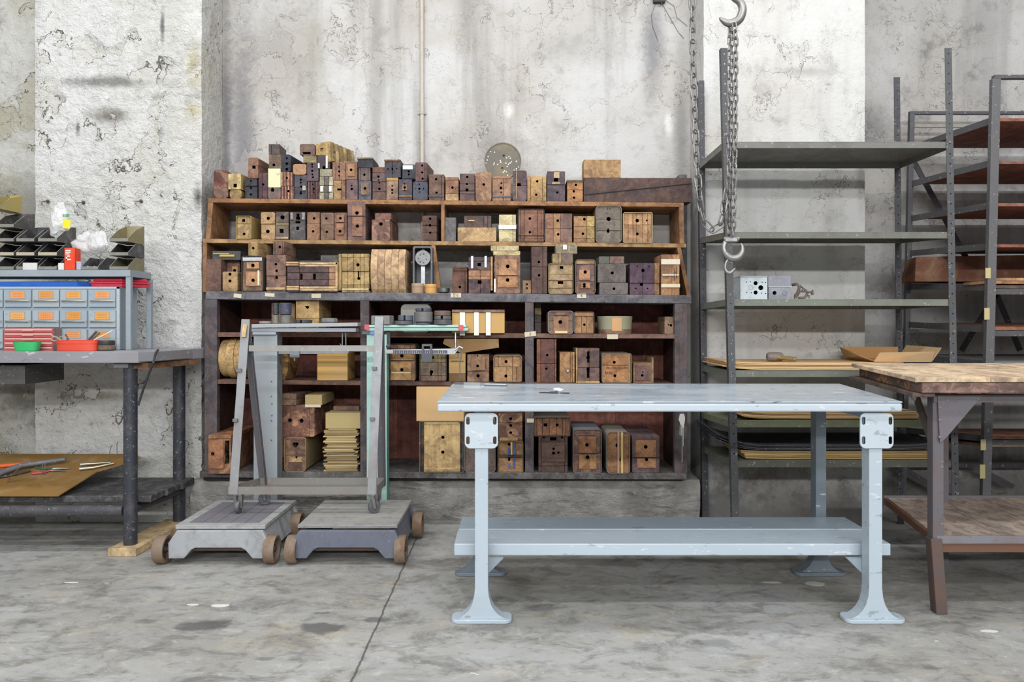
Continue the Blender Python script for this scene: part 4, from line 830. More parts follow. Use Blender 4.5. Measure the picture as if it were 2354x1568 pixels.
b('b12', 'grey-wrapped box with a broken vertical slot between the knob box and the lettered box', 'B', 1328, 1378, 801, col='6e5450', c2='a57c5c', hs=(845,), vs=(1352, 1355), vc=('735752', '8a6a44', '6f5350'), holes=(('s', 1352.5, 821, 2.6, 13), (1352, 822, 4.4), ('s', 1352, 858, 3, 11), (1352, 849, 4)), slats=((1324, 800, 1327.5, 881, 'b08a52'), (1328, 876, 1378, 881, 'cda35e')), patch=.4)
b('b13', 'orange split box with faint handwriting in a grey strap', 'B', 1385, 1450, 813, col='b5793f', c2='8f5a30', hs=(840,), holes=((1412, 833, 3.5), (1413.5, 864, 3.5)), wrap='7d766c', r=3, wrapdep=.95, patch=.45, slats=((1444, 814, 1449, 880, '9a7a50'),),
  tapes=tuple((1394+i*4.6, 843+((i*7) % 3), 1396.5+i*4.6, 847, '6a4228') for i in range(11)) + tuple((1391+i*5, 854, 1393+i*5, 859, '6a4228') for i in range(4)))
b('b14', 'framed purple-brown box with two tiny holes at the right of its compartment', 'B', 1456, 1500, 834, col='a0744c', c2='7c584a', panels=((1460, 840, 1495, 875, '7a5650'),), holes=((1476, 863, 3.2), (1477, 855.5, 1.7)), patch=.3, slats=((1498.5, 822, 1502, 881, 'a08060'),))

# ---- cabinet bottom
b('c1', 'orange-faced box with one hole and a dark gap at the far left bottom', 'C', 479, 531, 1000, col='8d5a38', c2='cf9a55', hs=(1009,), hc=('9c6238', '84553c'), r=2, panels=((480, 1013, 515, 1077, 'a8683c'),), holes=((490, 1043, 4.2), ('s', 522, 1040, 5, 27)), dep=.42, patch=.7, dd=-.085)
b('c3', 'wrapped narrow box with a heart-shaped hole on the cabinet bottom', 'C', 656, 702, 1006, col='7b5647', c2='bd8d55', hs=(1011, 1047), vs=(), holes=((676.5, 1021, 4), (682.5, 1021, 4), (679.5, 1025, 4), (682, 1051, 2.6)), wrap='8f7c55', r=4, wrapdep=1.0, dep=.34, panels=((665, 1051, 696, 1062, 'c9a46a'),))
b('c2', 'big mottled orange box with two eye-like holes on the wrapped narrow box', 'C', 641, 726, 932, on='c3', col='7c4c3c', c2='cf9a62', patch=.9, r=4, vs=(671, 714), holes=((666, 966.5, 4.8), (693, 967.5, 4.8)), dep=.4, rot=-2)
b('c4', 'brown wedge-cut block lying on the big mottled orange box', 'C', 649, 690, 905, on='c2', col='7c5c48', c2='9c7850', dep=.3, r=2, rot=-8, hs=(918,))
b('c5', 'small grey-yellow carton beside the wedge block on the mottled orange box', 'C', 701, 740, 908, on='c2', col='a89468', c2='77706a', mat='card', dep=.3, name='small_carton', cat='box', group=False, patch=0, tapes=((702, 930, 738, 936, 'd0c6a8'),))
def envelopes():
    d = FC+.0; z = ROW['C'][1](785)+.0005; n = 27; zt = Z(986, d); r2 = random.Random(3)
    for k in range(n):
        x0 = 744 + r2.uniform(-4, 7) + (3 if k > 22 else 0); x1 = 823 + r2.uniform(-9, 4); th = (zt-z)/(n-k) if k == n-1 else (zt-z)/(n-k)*r2.uniform(.6, 1.35)
        o = MB().box(X(x0, d), X(x1, d), d+r2.uniform(-.006, .012), d+.26, z+.0004, z+th-.0004, ('b09c70', 'a08a5e', 'bca678', '8a785a')[r2.randrange(4)]).build('paper_envelope', 'paper', None, bevel=.0012)
        o.rotation_euler.z = r2.uniform(-.06, .06); o['category'] = 'envelope'; o['group'] = 'stacked brown paper packets'; o['label'] = 'flat brown paper packet in the tall pile below the pale carton'
        z += th
    TOPZ['env'] = z
envelopes()
b('c6', 'pale closed carton resting on the pile of brown paper packets', 'C', 748, 828, 949, on='env', col='b5a272', c2='9a8a60', mat='card', dep=.24, name='pale_carton', cat='box', group=False, patch=0)
b('c6b', 'dark brown flat box lying on the pale carton above the paper packets', 'C', 766, 826, 934, on='c6', col='7a5642', c2='6a6058', dep=.14, dd=.09, patch=.4)
b('c8', 'big yellow two-hole box with black felt sides under the long tan carton', 'C', 966, 1066, 970, col='c9a25c', vs=(969.5, 974, 1058, 1062), vc=('4a484c', '2c2a2e', 'cba668', '2c2a2e', '4a484c'), c2='a5793c', patch=.45, dd=-.01, holes=((1018, 1005.5, 3.8), (1018, 1039.5, 3.8)), dep=.36, wrap='6a6252', mat='wood_upright',
  slats=((975, 970.5, 1056, 974, 'd9bb84'), (975, 1075.5, 1056, 1079.5, 'd6b070')))
b('c7', 'long tan carton whose right part hides behind the blue bench top', 'C', 957, 1066, 889, on='c8', col='c8a474', c2='b5894c', mat='card', dep=.36, dd=-.01, name='long_carton', cat='box', group=False, patch=0)
b('c9', 'rounded grey-brown box half hidden behind the left bench leg', 'C', 1070, 1137, 962, col='75625a', c2='8a766a', r=5, patch=.3, dep=.3, vs=(), wrap='857a70', wrapdep=.6)
b('c11', 'strapped box of blue-striped planks right of the left bench leg', 'C', 1146, 1201, 1016, col='b07f4e', c2='94683f', hs=(1046, 1052), hc=('b07f4e', '4a4440', 'b58450'), holes=((1170.5, 1022, 3.2), ('s', 1170.5, 1056, 2.5, 4)), wrap='7d7258', r=2, wrapdep=.9, tapes=((1168, 1030, 1172.5, 1045, '3f5596'), (1180, 1018, 1185, 1045, '3f5596'), (1168, 1065, 1172.5, 1077, '3f5596'), (1180, 1054, 1184, 1077, '3f5596'), (1174, 1016, 1178, 1045, 'c2a55c')), patch=.3)
b('c10', 'three-hole box with cream paint marks on the blue-striped plank box', 'C', 1146, 1201, 952, on='c11', col='794e3a', c2='d2a46c', patch=.7, hs=(972,), vs=(), holes=((1174, 962.5, 3.4), (1174, 978.5, 3.4), (1174, 995, 3.4)), tapes=(), panels=((1149, 1006, 1190, 1013, 'c99b62'),))
b('c13', 'dark brown core box with three clustered holes and toothed top, cabinet bottom', 'C', 1238, 1305, 1003, col='5f453c', c2='7c6054', vs=(1244, 1298), hs=(1071,), panels=((1245, 1018, 1298, 1061, '77554a'),), holes=((1272.5, 1031.5, 2.9), (1272.5, 1041.5, 3.6), (1283.5, 1040, 2.7), ('s', 1272, 1009, 7.5, 4), ('s', 1250, 1005, 3, 2.5), ('s', 1292, 1005, 3, 2.5)), patch=.4, dep=.34)
b('c12', 'splintered plank box with burnt orange centre on the dark three-hole box', 'C', 1229, 1309, 960, on='c13', col='8d5c3a', c2='b8642c', vs=(1234, 1247, 1263, 1280, 1293, 1301), holes=(('s', 1254, 977, 4.4, 3.6), (1281, 977, 3.4)), patch=.6, wrap='5f574e', wrapdep=.8, dep=.34)
b('c14', 'strapped purple-and-orange split box, left of the tall upright taped box', 'C', 1319, 1381, 988, col='7c5a52', c2='c09048', hs=(1043,), r=2, vs=(), panels=((1330, 1004, 1370, 1041, 'a5683c'), (1331, 1047, 1371, 1078, 'b07a42')), holes=((1349, 1022.5, 4.2), (1350.5, 1051, 4.4), ('s', 1349, 1002, 19, .6)), wrap='77757a', wrapdep=.8, dep=.38, patch=.6)
b('c15', 'tall rounded orange box with two vertical tape strips on its face', 'C', 1396, 1446, 994, col='a87442', c2='8f5c34', r=5, holes=((1420, 1024, 5), (1423, 1056.5, 4.8)), wrap='8a8276', wrapdep=.85, dep=.38, tapes=((1419, 992, 1423.5, 1087, 'b08a7a'), (1427, 992, 1432, 1087, 'cdb478')), patch=.4, dd=-.01)
b('c16', 'rightmost bottom box, purple-framed orange face with a hole in each half', 'C', 1453, 1516, 1001, col='6b5558', c2='8a6e60', hs=(1052,), r=4, panels=((1461, 1012, 1508, 1051, 'b57a48'), (1464, 1054, 1508, 1075, 'b87c48')), holes=((1484, 1027, 4.4), (1486, 1056.5, 3.8)), dep=.4, patch=.4)
# ================================================================== BLUE WORKBENCH
def quad(mb, fl, fr, br, bl, th, col):
    fl, fr, br, bl = map(Vector, (fl, fr, br, bl)); t = Vector((0,0,th))
    return mb.hexa([fl-t, fr-t, br-t, bl-t, fl, fr, br, bl], col)
def table():
    t = thing('workbench', 'pale blue wooden workbench with bolted leg plates and a lower plank shelf', 'workbench', (.65, 3.25, 0))
    z0, z1 = .873, .887; d0, d1 = 2.90, 3.62
    c = [(X(1005, d0), d0, z0), (X(2075, d0), d0, z0), (1.585, d1, z1), (-.288, d1, z1)]
    mb = MB(); quad(mb, *[Vector(p)-Vector((0,0,.0065)) for p in c], .034, 'b8c2ca'); mb.build('top_board', 'bench', t, bevel=.008, seg=3)
    mb = MB(); quad(mb, *c, .006, 'a8b4be'); mb.build('top_surface', 'benchtop', t, bevel=.002, seg=2)
    def leg(px, d, col, plate, nm='leg', mat='bench', hw=15, flip=1):
        s = F/d; cx = X(px, d); zt = .829 if plate else .829
        zf = Z(1350, 2.95); pr = [(hw/582*1.0, zt), (hw/582, zf)]
        for dy, w in ((20, 17), (38, 22), (52, 30), (62, 40), (68, 50)): pr.append((w/582, zf - dy/582))
        pr.append((.1, .016)); pts = [(cx+x, z) for x, z in pr] + [(cx-x, z) for x, z in reversed(pr)]
        if d > 3.2 and mat == 'steel': th = .06
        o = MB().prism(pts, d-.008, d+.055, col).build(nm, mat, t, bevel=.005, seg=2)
        fo = MB().prism([(cx-.118+.0, d-.012)] and rrect(cx-.119, cx+.119, d-.022, d+.068, .03, 6), .0005, .0165, col, axis='z').build('foot', mat, o, bevel=.003)
        cut = MB()
        for sx in (-1, 1): cut.cyl((cx+sx*.092, d+.02, -.01), (cx+sx*.092, d+.02, .03), .008, '1a1a1a', 12)
        cut_later(fo, cut)
        if plate:
            w = 38/582; za, zb = Z(1031, 2.93), Z(949.5, 2.93); dd = d-.018
            pts = rrect(cx-w, cx+w, za, zb, .022, 6); pts = [(x, z) if z < zb-.03 else (max(min(x, cx+w), cx-w), z) for x, z in pts]
            p = MB().prism(pts, dd, dd+.009, 'b9c4cc').build('bolt_plate', 'bench', o, bevel=.0015)
            cut = MB()
            for sx in (-30.5, 30.5):
                for sy in (967, 1012): cut.prism(rrect(cx+(sx-4)/582, cx+(sx+4)/582, Z(sy+9, 2.93), Z(sy-9, 2.93), .0065, 5), dd-.03, dd+.03, '1a1c20')
            cut_later(p, cut)
        return o
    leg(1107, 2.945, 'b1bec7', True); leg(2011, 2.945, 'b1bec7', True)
    leg(1104, 3.50, '6d7880', False, hw=14); leg(1886, 3.50, '6d7880', False, hw=14)  # rear legs: darker steel blue with their shade painted into the colour
    xa, xb = -.2345, 1.534
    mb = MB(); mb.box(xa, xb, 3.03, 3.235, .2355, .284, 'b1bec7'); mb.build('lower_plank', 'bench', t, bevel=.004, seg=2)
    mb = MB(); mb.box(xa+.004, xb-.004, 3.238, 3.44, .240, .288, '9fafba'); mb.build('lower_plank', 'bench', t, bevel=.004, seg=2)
    for cx in (X(1107, 2.945), X(2011, 2.945)):
        MB().box(cx-.02, cx+.02, 3.0, 3.49, .195, .2345, '8e9aa3').build('shelf_bearer', 'bench', t, bevel=.002)
        sx = 1 if cx < .5 else -1
        MB().prism([(cx+sx*.026, .234), (cx+sx*.085, .234), (cx+sx*.026, .175)], 3.0, 3.02, '8e9aa3').build('brace', 'bench', t)
        MB().box(cx-.03, cx+.03, 2.99, 3.52, .80, .832, '8e9aa3').build('top_bearer', 'bench', t, bevel=.002)
table()
def onT(px, py):
    d = 3.2
    for _ in range(20): d = (H - (.873+(d-2.9)*.0194))*F/(py-VY)
    return Vector((X(px, d), d, .8735+(d-2.9)*.0194))
def rod_on(p, q, r, col, name, label, cat, mat='bare', extra=None):
    a = onT(*p); c_ = onT(*q); a.z += r; c_.z += r
    mb = MB().tube([a, a.lerp(c_, .5), c_], r, col, 10)
    if extra: extra(mb, a, c_)
    o = mb.build(name, mat, None, smooth=True, bevel=0); tag(o, label, cat); return o
def ham(mb, a, c_):
    d = (c_-a).normalized(); mb.bar(a-d*.03, a+d*.05, .03, .016, 'b3b3b2'); mb.bar(a+d*.045, a+d*.07, .02, .014, 'a0a0a0')
rod_on((1082, 886), (1165, 888), .006, 'a5a5a6', 'steel_tongs', 'silver steel tongs lying at the back left of the blue bench', 'tool', extra=ham)
a_ = onT(1045, 883); a_.z += .004; o = MB().bar(a_, a_+Vector((.17, .0, 0)), .022, .006, '5c5c5e').build('flat_file', 'steel', None, bevel=.001); tag(o, 'dark flat file lying behind the silver tongs on the blue bench', 'tool')
rod_on((1240, 904), (1309, 905.5), .0028, '2c2c2e', 'thin_bit', 'thin black metal bit lying on the blue bench top', 'tool', 'steel', extra=lambda mb, a, c_: mb.cyl(a.lerp(c_, .35), a.lerp(c_, .6), .005, '2c2c2e', 10))
a_ = onT(1284, 900); mb = MB(); mb.sphere((0,0,0), .022, 'e6e6e2', 8, (1, .6, .35))
for i, v in enumerate(mb.v): mb.v[i] = v*(1+.5*noise.noise(v*90)) + a_ + Vector((0,0,.0075))
tag(mb.build('paper_scrap', 'paper', None), 'crumpled white paper scrap behind the black bit on the blue bench', 'paper scrap')

# ================================================================== PLANK TABLE WITH RIVETED LEGS
def rust_table():
    t = thing('plank_table', 'heavy plank-topped table on riveted steel legs at the right edge', 'table', (2.6, 3.3, 0))
    zf, zb, d0, d1 = Z(868, 2.95), Z(835, 3.75), 2.95, 3.75
    xf, xb = X(2104, d0), X(1957, d1); n = 6; w = .30
    for k in range(n):
        a = k*w; bb = a+w-.002
        mb = MB(); quad(mb, (xf+a, d0, zf), (xf+bb, d0, zf), (xb+bb, d1, zb), (xb+a, d1, zb), .019, mul(C('e0c19a'), (1, .94, 1.03, .9, .97, 1)[k])); mb.build('top_plank', 'plank', t, bevel=.002, second='8a6a50', patch=.35)
    mb = MB(); quad(mb, (xf+.03, d0+.004, zf-.020), (xf+1.8, d0+.004, zf-.020), (xf+1.8, d0+.09, zf-.020), (xf+.03, d0+.09, zf-.020), .042, '775a50'); mb.build('front_beam', 'plank', t, bevel=.004, second='9a7468', patch=.9)
    mb = MB(); quad(mb, (xf+.03, d0+.092, zf-.020), (xf+.12, d0+.092, zf-.020), (xb+.12, d1-.02, zb-.020), (xb+.03, d1-.02, zb-.020), .042, '59453a'); mb.build('side_beam', 'plank', t, bevel=.005, second='b0662c', patch=1)
    mb = MB(); quad(mb, (xf+.0, d0+.02, zf-.063), (xf+.09, d0+.02, zf-.063), (xb+.09, d1, zb-.063), (xb-.01, d1, zb-.063), .016, '5d4a44'); mb.build('side_strip', 'plank', t, bevel=.002, second='7a5a50', patch=.6)
    dl = 3.03; x0 = X(2145, dl); zt = Z(907, dl)
    st = '625f64'
    def angle(mb, x, y, z0, z1, w=.043, th=.006, col=st, dx=0):
        mb.hexa([(x+dx, y, z0), (x+w+dx, y, z0), (x+w+dx, y+th, z0), (x+dx, y+th, z0), (x, y, z1), (x+w, y, z1), (x+w, y+th, z1), (x, y+th, z1)], col)
        mb.hexa([(x+dx, y+th, z0), (x+th+dx, y+th, z0), (x+th+dx, y+w, z0), (x+dx, y+w, z0), (x, y+th, z1), (x+th, y+th, z1), (x+th, y+w, z1), (x, y+w, z1)], mul(C(col), .8))
    lg = MB(); angle(lg, x0, dl, .295, zt); o = lg.build('leg', 'rust', t, bevel=.001, seg=1)
    mb = MB()
    for py in (945, 968, 1010, 1062, 1074, 1205): q = P(2166, py, dl); mb.sphere(q, .0055, '77737a', 6, (1, .5, 1))
    mb.build('rivet', 'rust', o, smooth=True)
    lo = MB(); angle(lo, x0-.012, dl-.008, 0.001, .305, .045, .007, '5a4c48', dx=.022); lo.build('lower_leg', 'rust', t, bevel=.001, seg=1)
    for x, y in ((X(2150, 3.7), 3.66), (x0+1.55, dl), (x0+1.55, 3.66)):
        lg = MB(); angle(lg, x, y, .001, zt); lg.build('leg', 'rust', t)
    MB().box(x0, x0+1.65, dl-.006, dl, zt-.032, zt-.0005, st).box(x0, x0+1.65, dl, dl+.04, zt-.006, zt-.0005, st).build('apron', 'rust', t, bevel=.001, seg=1)
    mb = MB(); pts = [(X(2152, dl), zt-.001), (X(2256, dl), zt-.001), (X(2172, dl), Z(1006, dl)), (X(2158, dl), Z(1018, dl))]
    mb.prism(pts, dl-.0105, dl-.0065, '6b676c'); g = mb.build('gusset_plate', 'rust', t, bevel=.0008, seg=1)
    mb = MB()
    for px, py in ((2178, 920), (2207, 921), (2249, 917), (2161, 937), (2161, 966), (2161, 1005)): mb.sphere(P(px, py, dl-.0105), .0065, '77737a', 6, (1, .5, 1))
    mb.build('rivet', 'rust', g, smooth=True)
    MB().bar(P(2108, 917, 3.35), P(2152, 1045, 3.06), .045, .008, '5a5654', up=(1,0,0)).build('diagonal_brace', 'rust', t)
    # lower shelf
    zl = .302; dA, dB_ = 3.04, 3.76; xa, xb2 = X(2150, dA), X(2032, dB_)
    for k in range(6):
        a = k*.29; bb = a+.288; s0 = .02 if k == 0 else 0
        mb = MB(); quad(mb, (xa+a+s0, dA, zl), (xa+bb, dA, zl), (xb2+bb, dB_, zl), (xb2+a+s0, dB_, zl), .018, mul(C('bba898'), (1.05, .95, 1, .85, .95, 1)[k])); mb.build('shelf_plank', 'plank', t, bevel=.002, second='8f7c70', patch=.6)
    mb = MB(); quad(mb, (xa, dA, zl), (xa+.018, dA, zl), (xb2+.018, dB_, zl), (xb2, dB_, zl), .03, '6b4a3c'); mb.build('shelf_edge', 'rust', t)
    MB().box(xa, xa+1.6, dA-.012, dA-.004, zl-.018, zl+.014, '77767c').build('front_angle', 'rust', t, bevel=.001)
    MB().box(xa+.0, xa+1.6, dA-.004, dA+.03, zl-.055, zl-.020, '6b4c3e').build('shelf_rail', 'rust', t, bevel=.002)
    MB().box(xb2, xb2+1.6, dB_, dB_+.006, zl-.03, zl+.012, '66666c').build('back_angle', 'rust', t)
rust_table()

# ================================================================== STEEL RACKS
def perforated(mb, cut, p, q, w, dep, side, col, wall=1):
    """angle post from top p to bottom q (centre px handled by caller as X), real holes cut along the face"""
    th = .0035; (xt, yt, zt), (xb, yb, zb) = p, q; h = w/2
    mb.hexa([(xb-h, yb, zb), (xb+h, yb, zb), (xb+h, yb+th, zb), (xb-h, yb+th, zb), (xt-h, yt, zt), (xt+h, yt, zt), (xt+h, yt+th, zt), (xt-h, yt+th, zt)], col)
    s = -h if side < 0 else h-th
    mb.hexa([(xb+s, yb+th, zb), (xb+s+th, yb+th, zb), (xb+s+th, yb+dep, zb), (xb+s, yb+dep, zb), (xt+s, yt+th, zt), (xt+s+th, yt+th, zt), (xt+s+th, yt+dep, zt), (xt+s, yt+dep, zt)], mul(C(col), .9))
    n = int((zt-zb)/.052)
    for k in range(n):
        z = zt - .03 - k*.052; x = xt + (xb-xt)*(zt-z)/(zt-zb)
        cut.cyl((x, yt-.02, z), (x, yt+th+.006, z), .0042, '202024', 8)
def rack1():
    t = thing('shelf_rack', 'tall green-grey perforated steel rack with six shelves behind the blue bench', 'shelf rack', (1.7, 4.15, 0))
    df, db = 3.89, 4.40
    PO = {'fl': ((X(1665, df), df, 2.612), (X(1691, df)+.005, df, .001)), 'fr': ((X(2180, df), df, 2.612), (X(2199, df), df, .001)),
          'bl': ((X(1612, db), db, 2.61), (X(1622, db), db, .001)), 'br': ((X(2062, db), db, 2.63), (X(2071, db), db, .001))}
    for k, (p, q) in PO.items():
        mb = MB(); cut = MB(); perforated(mb, cut, p, q, .036, .034, -1 if k[1] == 'l' else 1, '47494b' if k[0] == 'f' else '3a3b40')
        o = mb.build('post', 'steel', t); cut_later(o, cut)
    def px_(k, z): (xt, _, zt), (xb, _, zb) = PO[k]; return xt + (xb-xt)*(zt-z)/(zt-zb)
    for yf, yb, col in ((325, 377, '6c6c66'), (533, 555, '66675e'), (688, 698, '6c7166'), (852, 840, '666b60'), (968, 948, '6d7458'), (1060, 1026, '565a4e')):
        zf = Z(yf, df); zb = Z(yb, db) + (.03 if yf < 600 else 0)
        if yf == 325: zb = zf
        a, bb, c_, e = px_('fl', zf), px_('fr', zf), px_('br', zf), px_('bl', zf)
        zb = zf + max(-.03, min(.03, zb-zf)); y0, y1 = df+.006, db-.002
        a, e, bb, c_ = a-.014, e-.014, bb+.014, c_+.014
        mb = MB(); quad(mb, (a, y0, zf), (bb, y0, zf), (c_, y1, zb), (e, y1, zb), .003, col)
        for p, q in (((a, y0, zf), (bb, y0, zf)), ((e, y1, zb), (c_, y1, zb)), ((a, y0, zf), (e, y1, zb)), ((bb, y0, zf), (c_, y1, zb))):
            m_ = Vector((0,0,-.018)); cen = Vector(((a+bb)/2, (y0+y1)/2, zf)); P1, P2 = Vector(p), Vector(q)
            ins = ((cen-(P1+P2)/2)*Vector((1, 1, 0)) if False else Vector(((cen-(P1+P2)/2).x, (cen-(P1+P2)/2).y, 0))).normalized()*.002
            mb.bar(P1+m_+ins, P2+m_+ins, .003, .031, col)
        mb.build('shelf', 'steel', t)
    return px_
rack1()
def rack2():
    t = thing('board_rack', 'dark steel rack with reddish board shelves and diagonal braces at the right edge', 'shelf rack', (3.3, 4.4, 0))
    df, db = 4.05, 4.74; st = '4d4d51'
    FL = ((X(2292, df), Z(180, df)), (X(2262, df)+.01, .001)); BL = ((X(2098, db), Z(262, db)), (X(2078, db), .001))
    def bx(P_, y, w, dy, nm, col=st):
        (xt, zt), (xb, zb) = P_; h = w/2; mb = MB()
        mb.hexa([(xb-h, y, zb), (xb+h, y, zb), (xb+h, y+dy, zb), (xb-h, y+dy, zb), (xt-h, y, zt), (xt+h, y, zt), (xt+h, y+dy, zt), (xt-h, y+dy, zt)], col); return mb.build(nm, 'steel', t, bevel=.002)
    L = 1.95
    o = bx(FL, df, .046, .03, 'post', '5a5a5c'); bx(BL, db, .03, .03, 'post')
    for y0, y1 in ((616, 640), (708, 735), (1010, 1035), (1068, 1100)):
        x = 2283 - (y0-180)*.028; MB().box(X(x-6, df), X(x+6, df), df-.003, df-.0005, Z(y1, df), Z(y0, df), 'b5ab7c').build('paper_sticker', 'paper', o)
    bx(((FL[0][0]+L, FL[0][1]), (FL[1][0]+L, .001)), df, .046, .03, 'post'); bx(((BL[0][0]+L+.1, BL[0][1]), (BL[1][0]+L+.1, .001)), db, .03, .03, 'post')
    zt = Z(180, df); MB().box(X(2287, df), X(2292, df)+L, df, df+.03, zt, zt+.02, '4a4b50').build('top_rail', 'steel', t, bevel=.002)
    zt = Z(262, db); MB().box(X(2098, db)-.015, X(2098, db)+L+.1, db, db+.025, zt, zt+.018, '44464c').build('top_rail', 'steel', t)
    MB().box(X(2098, db), X(2098, db)+L, db+.03, db+.045, Z(290, db), Z(282, db), '8a8880').build('back_rail', 'steel', t)
    def xf(P_, z): (xt, zt_), (xb, zb) = P_; return xt+(xb-xt)*(zt_-z)/(zt_-zb)
    for yf, yb, col, bcol in ((268, 335, '965640', 1), (367, 418, '965640', 1), (465, 498, '965640', 1), (560, 578, '965640', 1), (655, 655, '6b5248', 1), (752, 742, 'a5623c', 1), (833, 814, '8b8d8d', 0), (1005, 985, '9c6044', 1), (1022, 1004, 'b08a60', 1)):
        zf, zb = Z(yf, df), Z(yb, db); xa, xb = xf(FL, zf)-.02, xf(BL, zb)
        f2 = .075 if bcol else .0
        mb = MB(); quad(mb, (xa+.026, df+.032, zf), (xa+L, df+.032, zf), (xb+L+.1, db-.002, zb), (xb+.02, db-.002, zb), .016 if bcol else .004, col)
        mb.build('shelf_board', 'wood_flat' if bcol else 'steel', t, second='5a3a30' if bcol else None, patch=.5)
        if yf == 1022: continue
        mb = MB()
        mb.bar((xa+.02, df+.03, zf-.012), (xb+.008, db, zb-.012), .008, .036, '515154')
        mb.bar((xa+.02, df+.034, zf-.035), (xa+L, df+.034, zf-.035), .006, .03, '4a4a4c') if yf > 560 else None
        mb.build('shelf_angle', 'steel', t)
    y = db+.036
    for p, q in (((2097, 365), (2225, 600)), ((2210, 806), (2292, 672)), ((2282, 655), (2345, 806)), ((2070, 985), (2330, 1120)), ((2060, 1068), (2240, 1175))):
        MB().bar(P(*p, y), P(*q, y), .006, .035, '3e3f44', up=(1,0,0)).build('diagonal_brace', 'steel', t)
    MB().box(X(2080, y), X(2080, y)+L, db+.032, db+.04, Z(1075, y), Z(1058, y), '2e2e32').build('back_rail', 'steel', t)
    # things on it
    z = (Z(655, df)+Z(655, db))/2+.024; d = 4.48
    o = MB().hexa([(X(2103, d), d, z), (X(2420, d), d, z), (X(2420, d), d+.17, z), (X(2103, d), d+.17, z), (X(2100, d)+.02, d+.01, Z(590, d)), (X(2420, d), d+.01, Z(585, d)), (X(2420, d), d+.17, Z(585, d)), (X(2110, d)+.02, d+.17, Z(592, d))], '6e4a3c').build('cardboard_box', 'card', None, bevel=.004)
    tag(o, 'long dark brown cardboard box on the right-hand rack, fifth shelf down', 'cardboard box')
    zs = Z(655, df)+.005
    for k, (x0, x1, y0, yy, c_) in enumerate(((2256, 2460, 4.10, 4.28, 'b98254'), (2290, 2460, 4.10, 4.26, 'c08c5c'))):
        o = MB().box(X(x0, 4.1), X(x1, 4.1), y0, yy, zs+.002+k*.018, zs+.018+k*.018, c_).build('loose_plank', 'plank', None, bevel=.002, second='8a5a38', patch=.5); o.rotation_euler.z = (.12, -.05)[k]
        tag(o, ('short orange plank on the right-hand rack shelf, under another plank', 'short orange plank lying on top of the other one on the right-hand rack')[k], 'plank')
rack2()
def pipe():
    d = DW-.016; t = thing('wall_pipe', 'thin cream painted pipe running down the grey wall behind the boxes', 'pipe', (X(972, d), d, .5))
    x = X(972, d); ztop = ROW['top'][1](972); zm = ROW['mid'][1](972)
    MB().cyl((x-.004, d, ztop+.001), (x-.008, d, HT-.2), .0125, 'b8afa2', 16).build('tube', 'dusty', t, smooth=True)
    MB().cyl((x, d, zm+.001), (x-.002, d, ztop-.027), .0125, 'b0a690', 16).build('tube', 'dusty', t, smooth=True)
    MB().cyl((x-.005, d, Z(263, d)), (x-.005, d, Z(256, d)), .017, 'aaa79c', 16).box(x-.03, x+.02, d+.002, d+.012, Z(262, d), Z(257, d), 'aaa79c').build('collar', 'dusty', t)
pipe()
def wallbits():
    d = DW-.03; t = thing('wall_fixture', 'small black fixture with dangling wires at the top of the grey wall', 'fixture', P(1515, 8, d))
    MB().box(X(1503, d), X(1530, d), d, DW-.001, Z(4, d), Z(-14, d), '26262a').cyl(P(1521, 2, d), P(1521, 11, d), .007, '26262a', 10).build('bracket', 'steel', t, bevel=.002)
    for pts in (((1508, 5), (1497, 35), (1500, 60), (1513, 95)), ((1522, 8), (1540, 40), (1560, 75), (1572, 88)), ((1530, 0), (1550, 15), (1556, 40), (1580, 60))):
        MB().tube([P(x, y, DW-.006) for x, y in pts], .0012, '3c3c40', 6).build('wire', 'steel', t)
    for k, (px, py, lab) in enumerate(((190, 465, 'rusty wire hook in the peeling column left of centre above the crumpled bag'), (323, 462, 'wire hook at the right side of the peeling column'), (108, 462, 'small rusty wire hook above the bag with the yellow print'))):
        y = CF-.012; c_ = P(px, py, y); mb = MB(); mb.sphere(c_+Vector((0, .006, 0)), .010, '4a4238', 6)
        for a in range(3): mb.tube([c_, c_+Vector((-.012-.01*a, -.02, .003*a-.01)), c_+Vector((-.022+.012*a, -.026, -.03-.006*a))], .0015, '5a4c40', 6)
        tag(mb.build('wall_hook', 'rust', None), lab, 'hook')
wallbits()

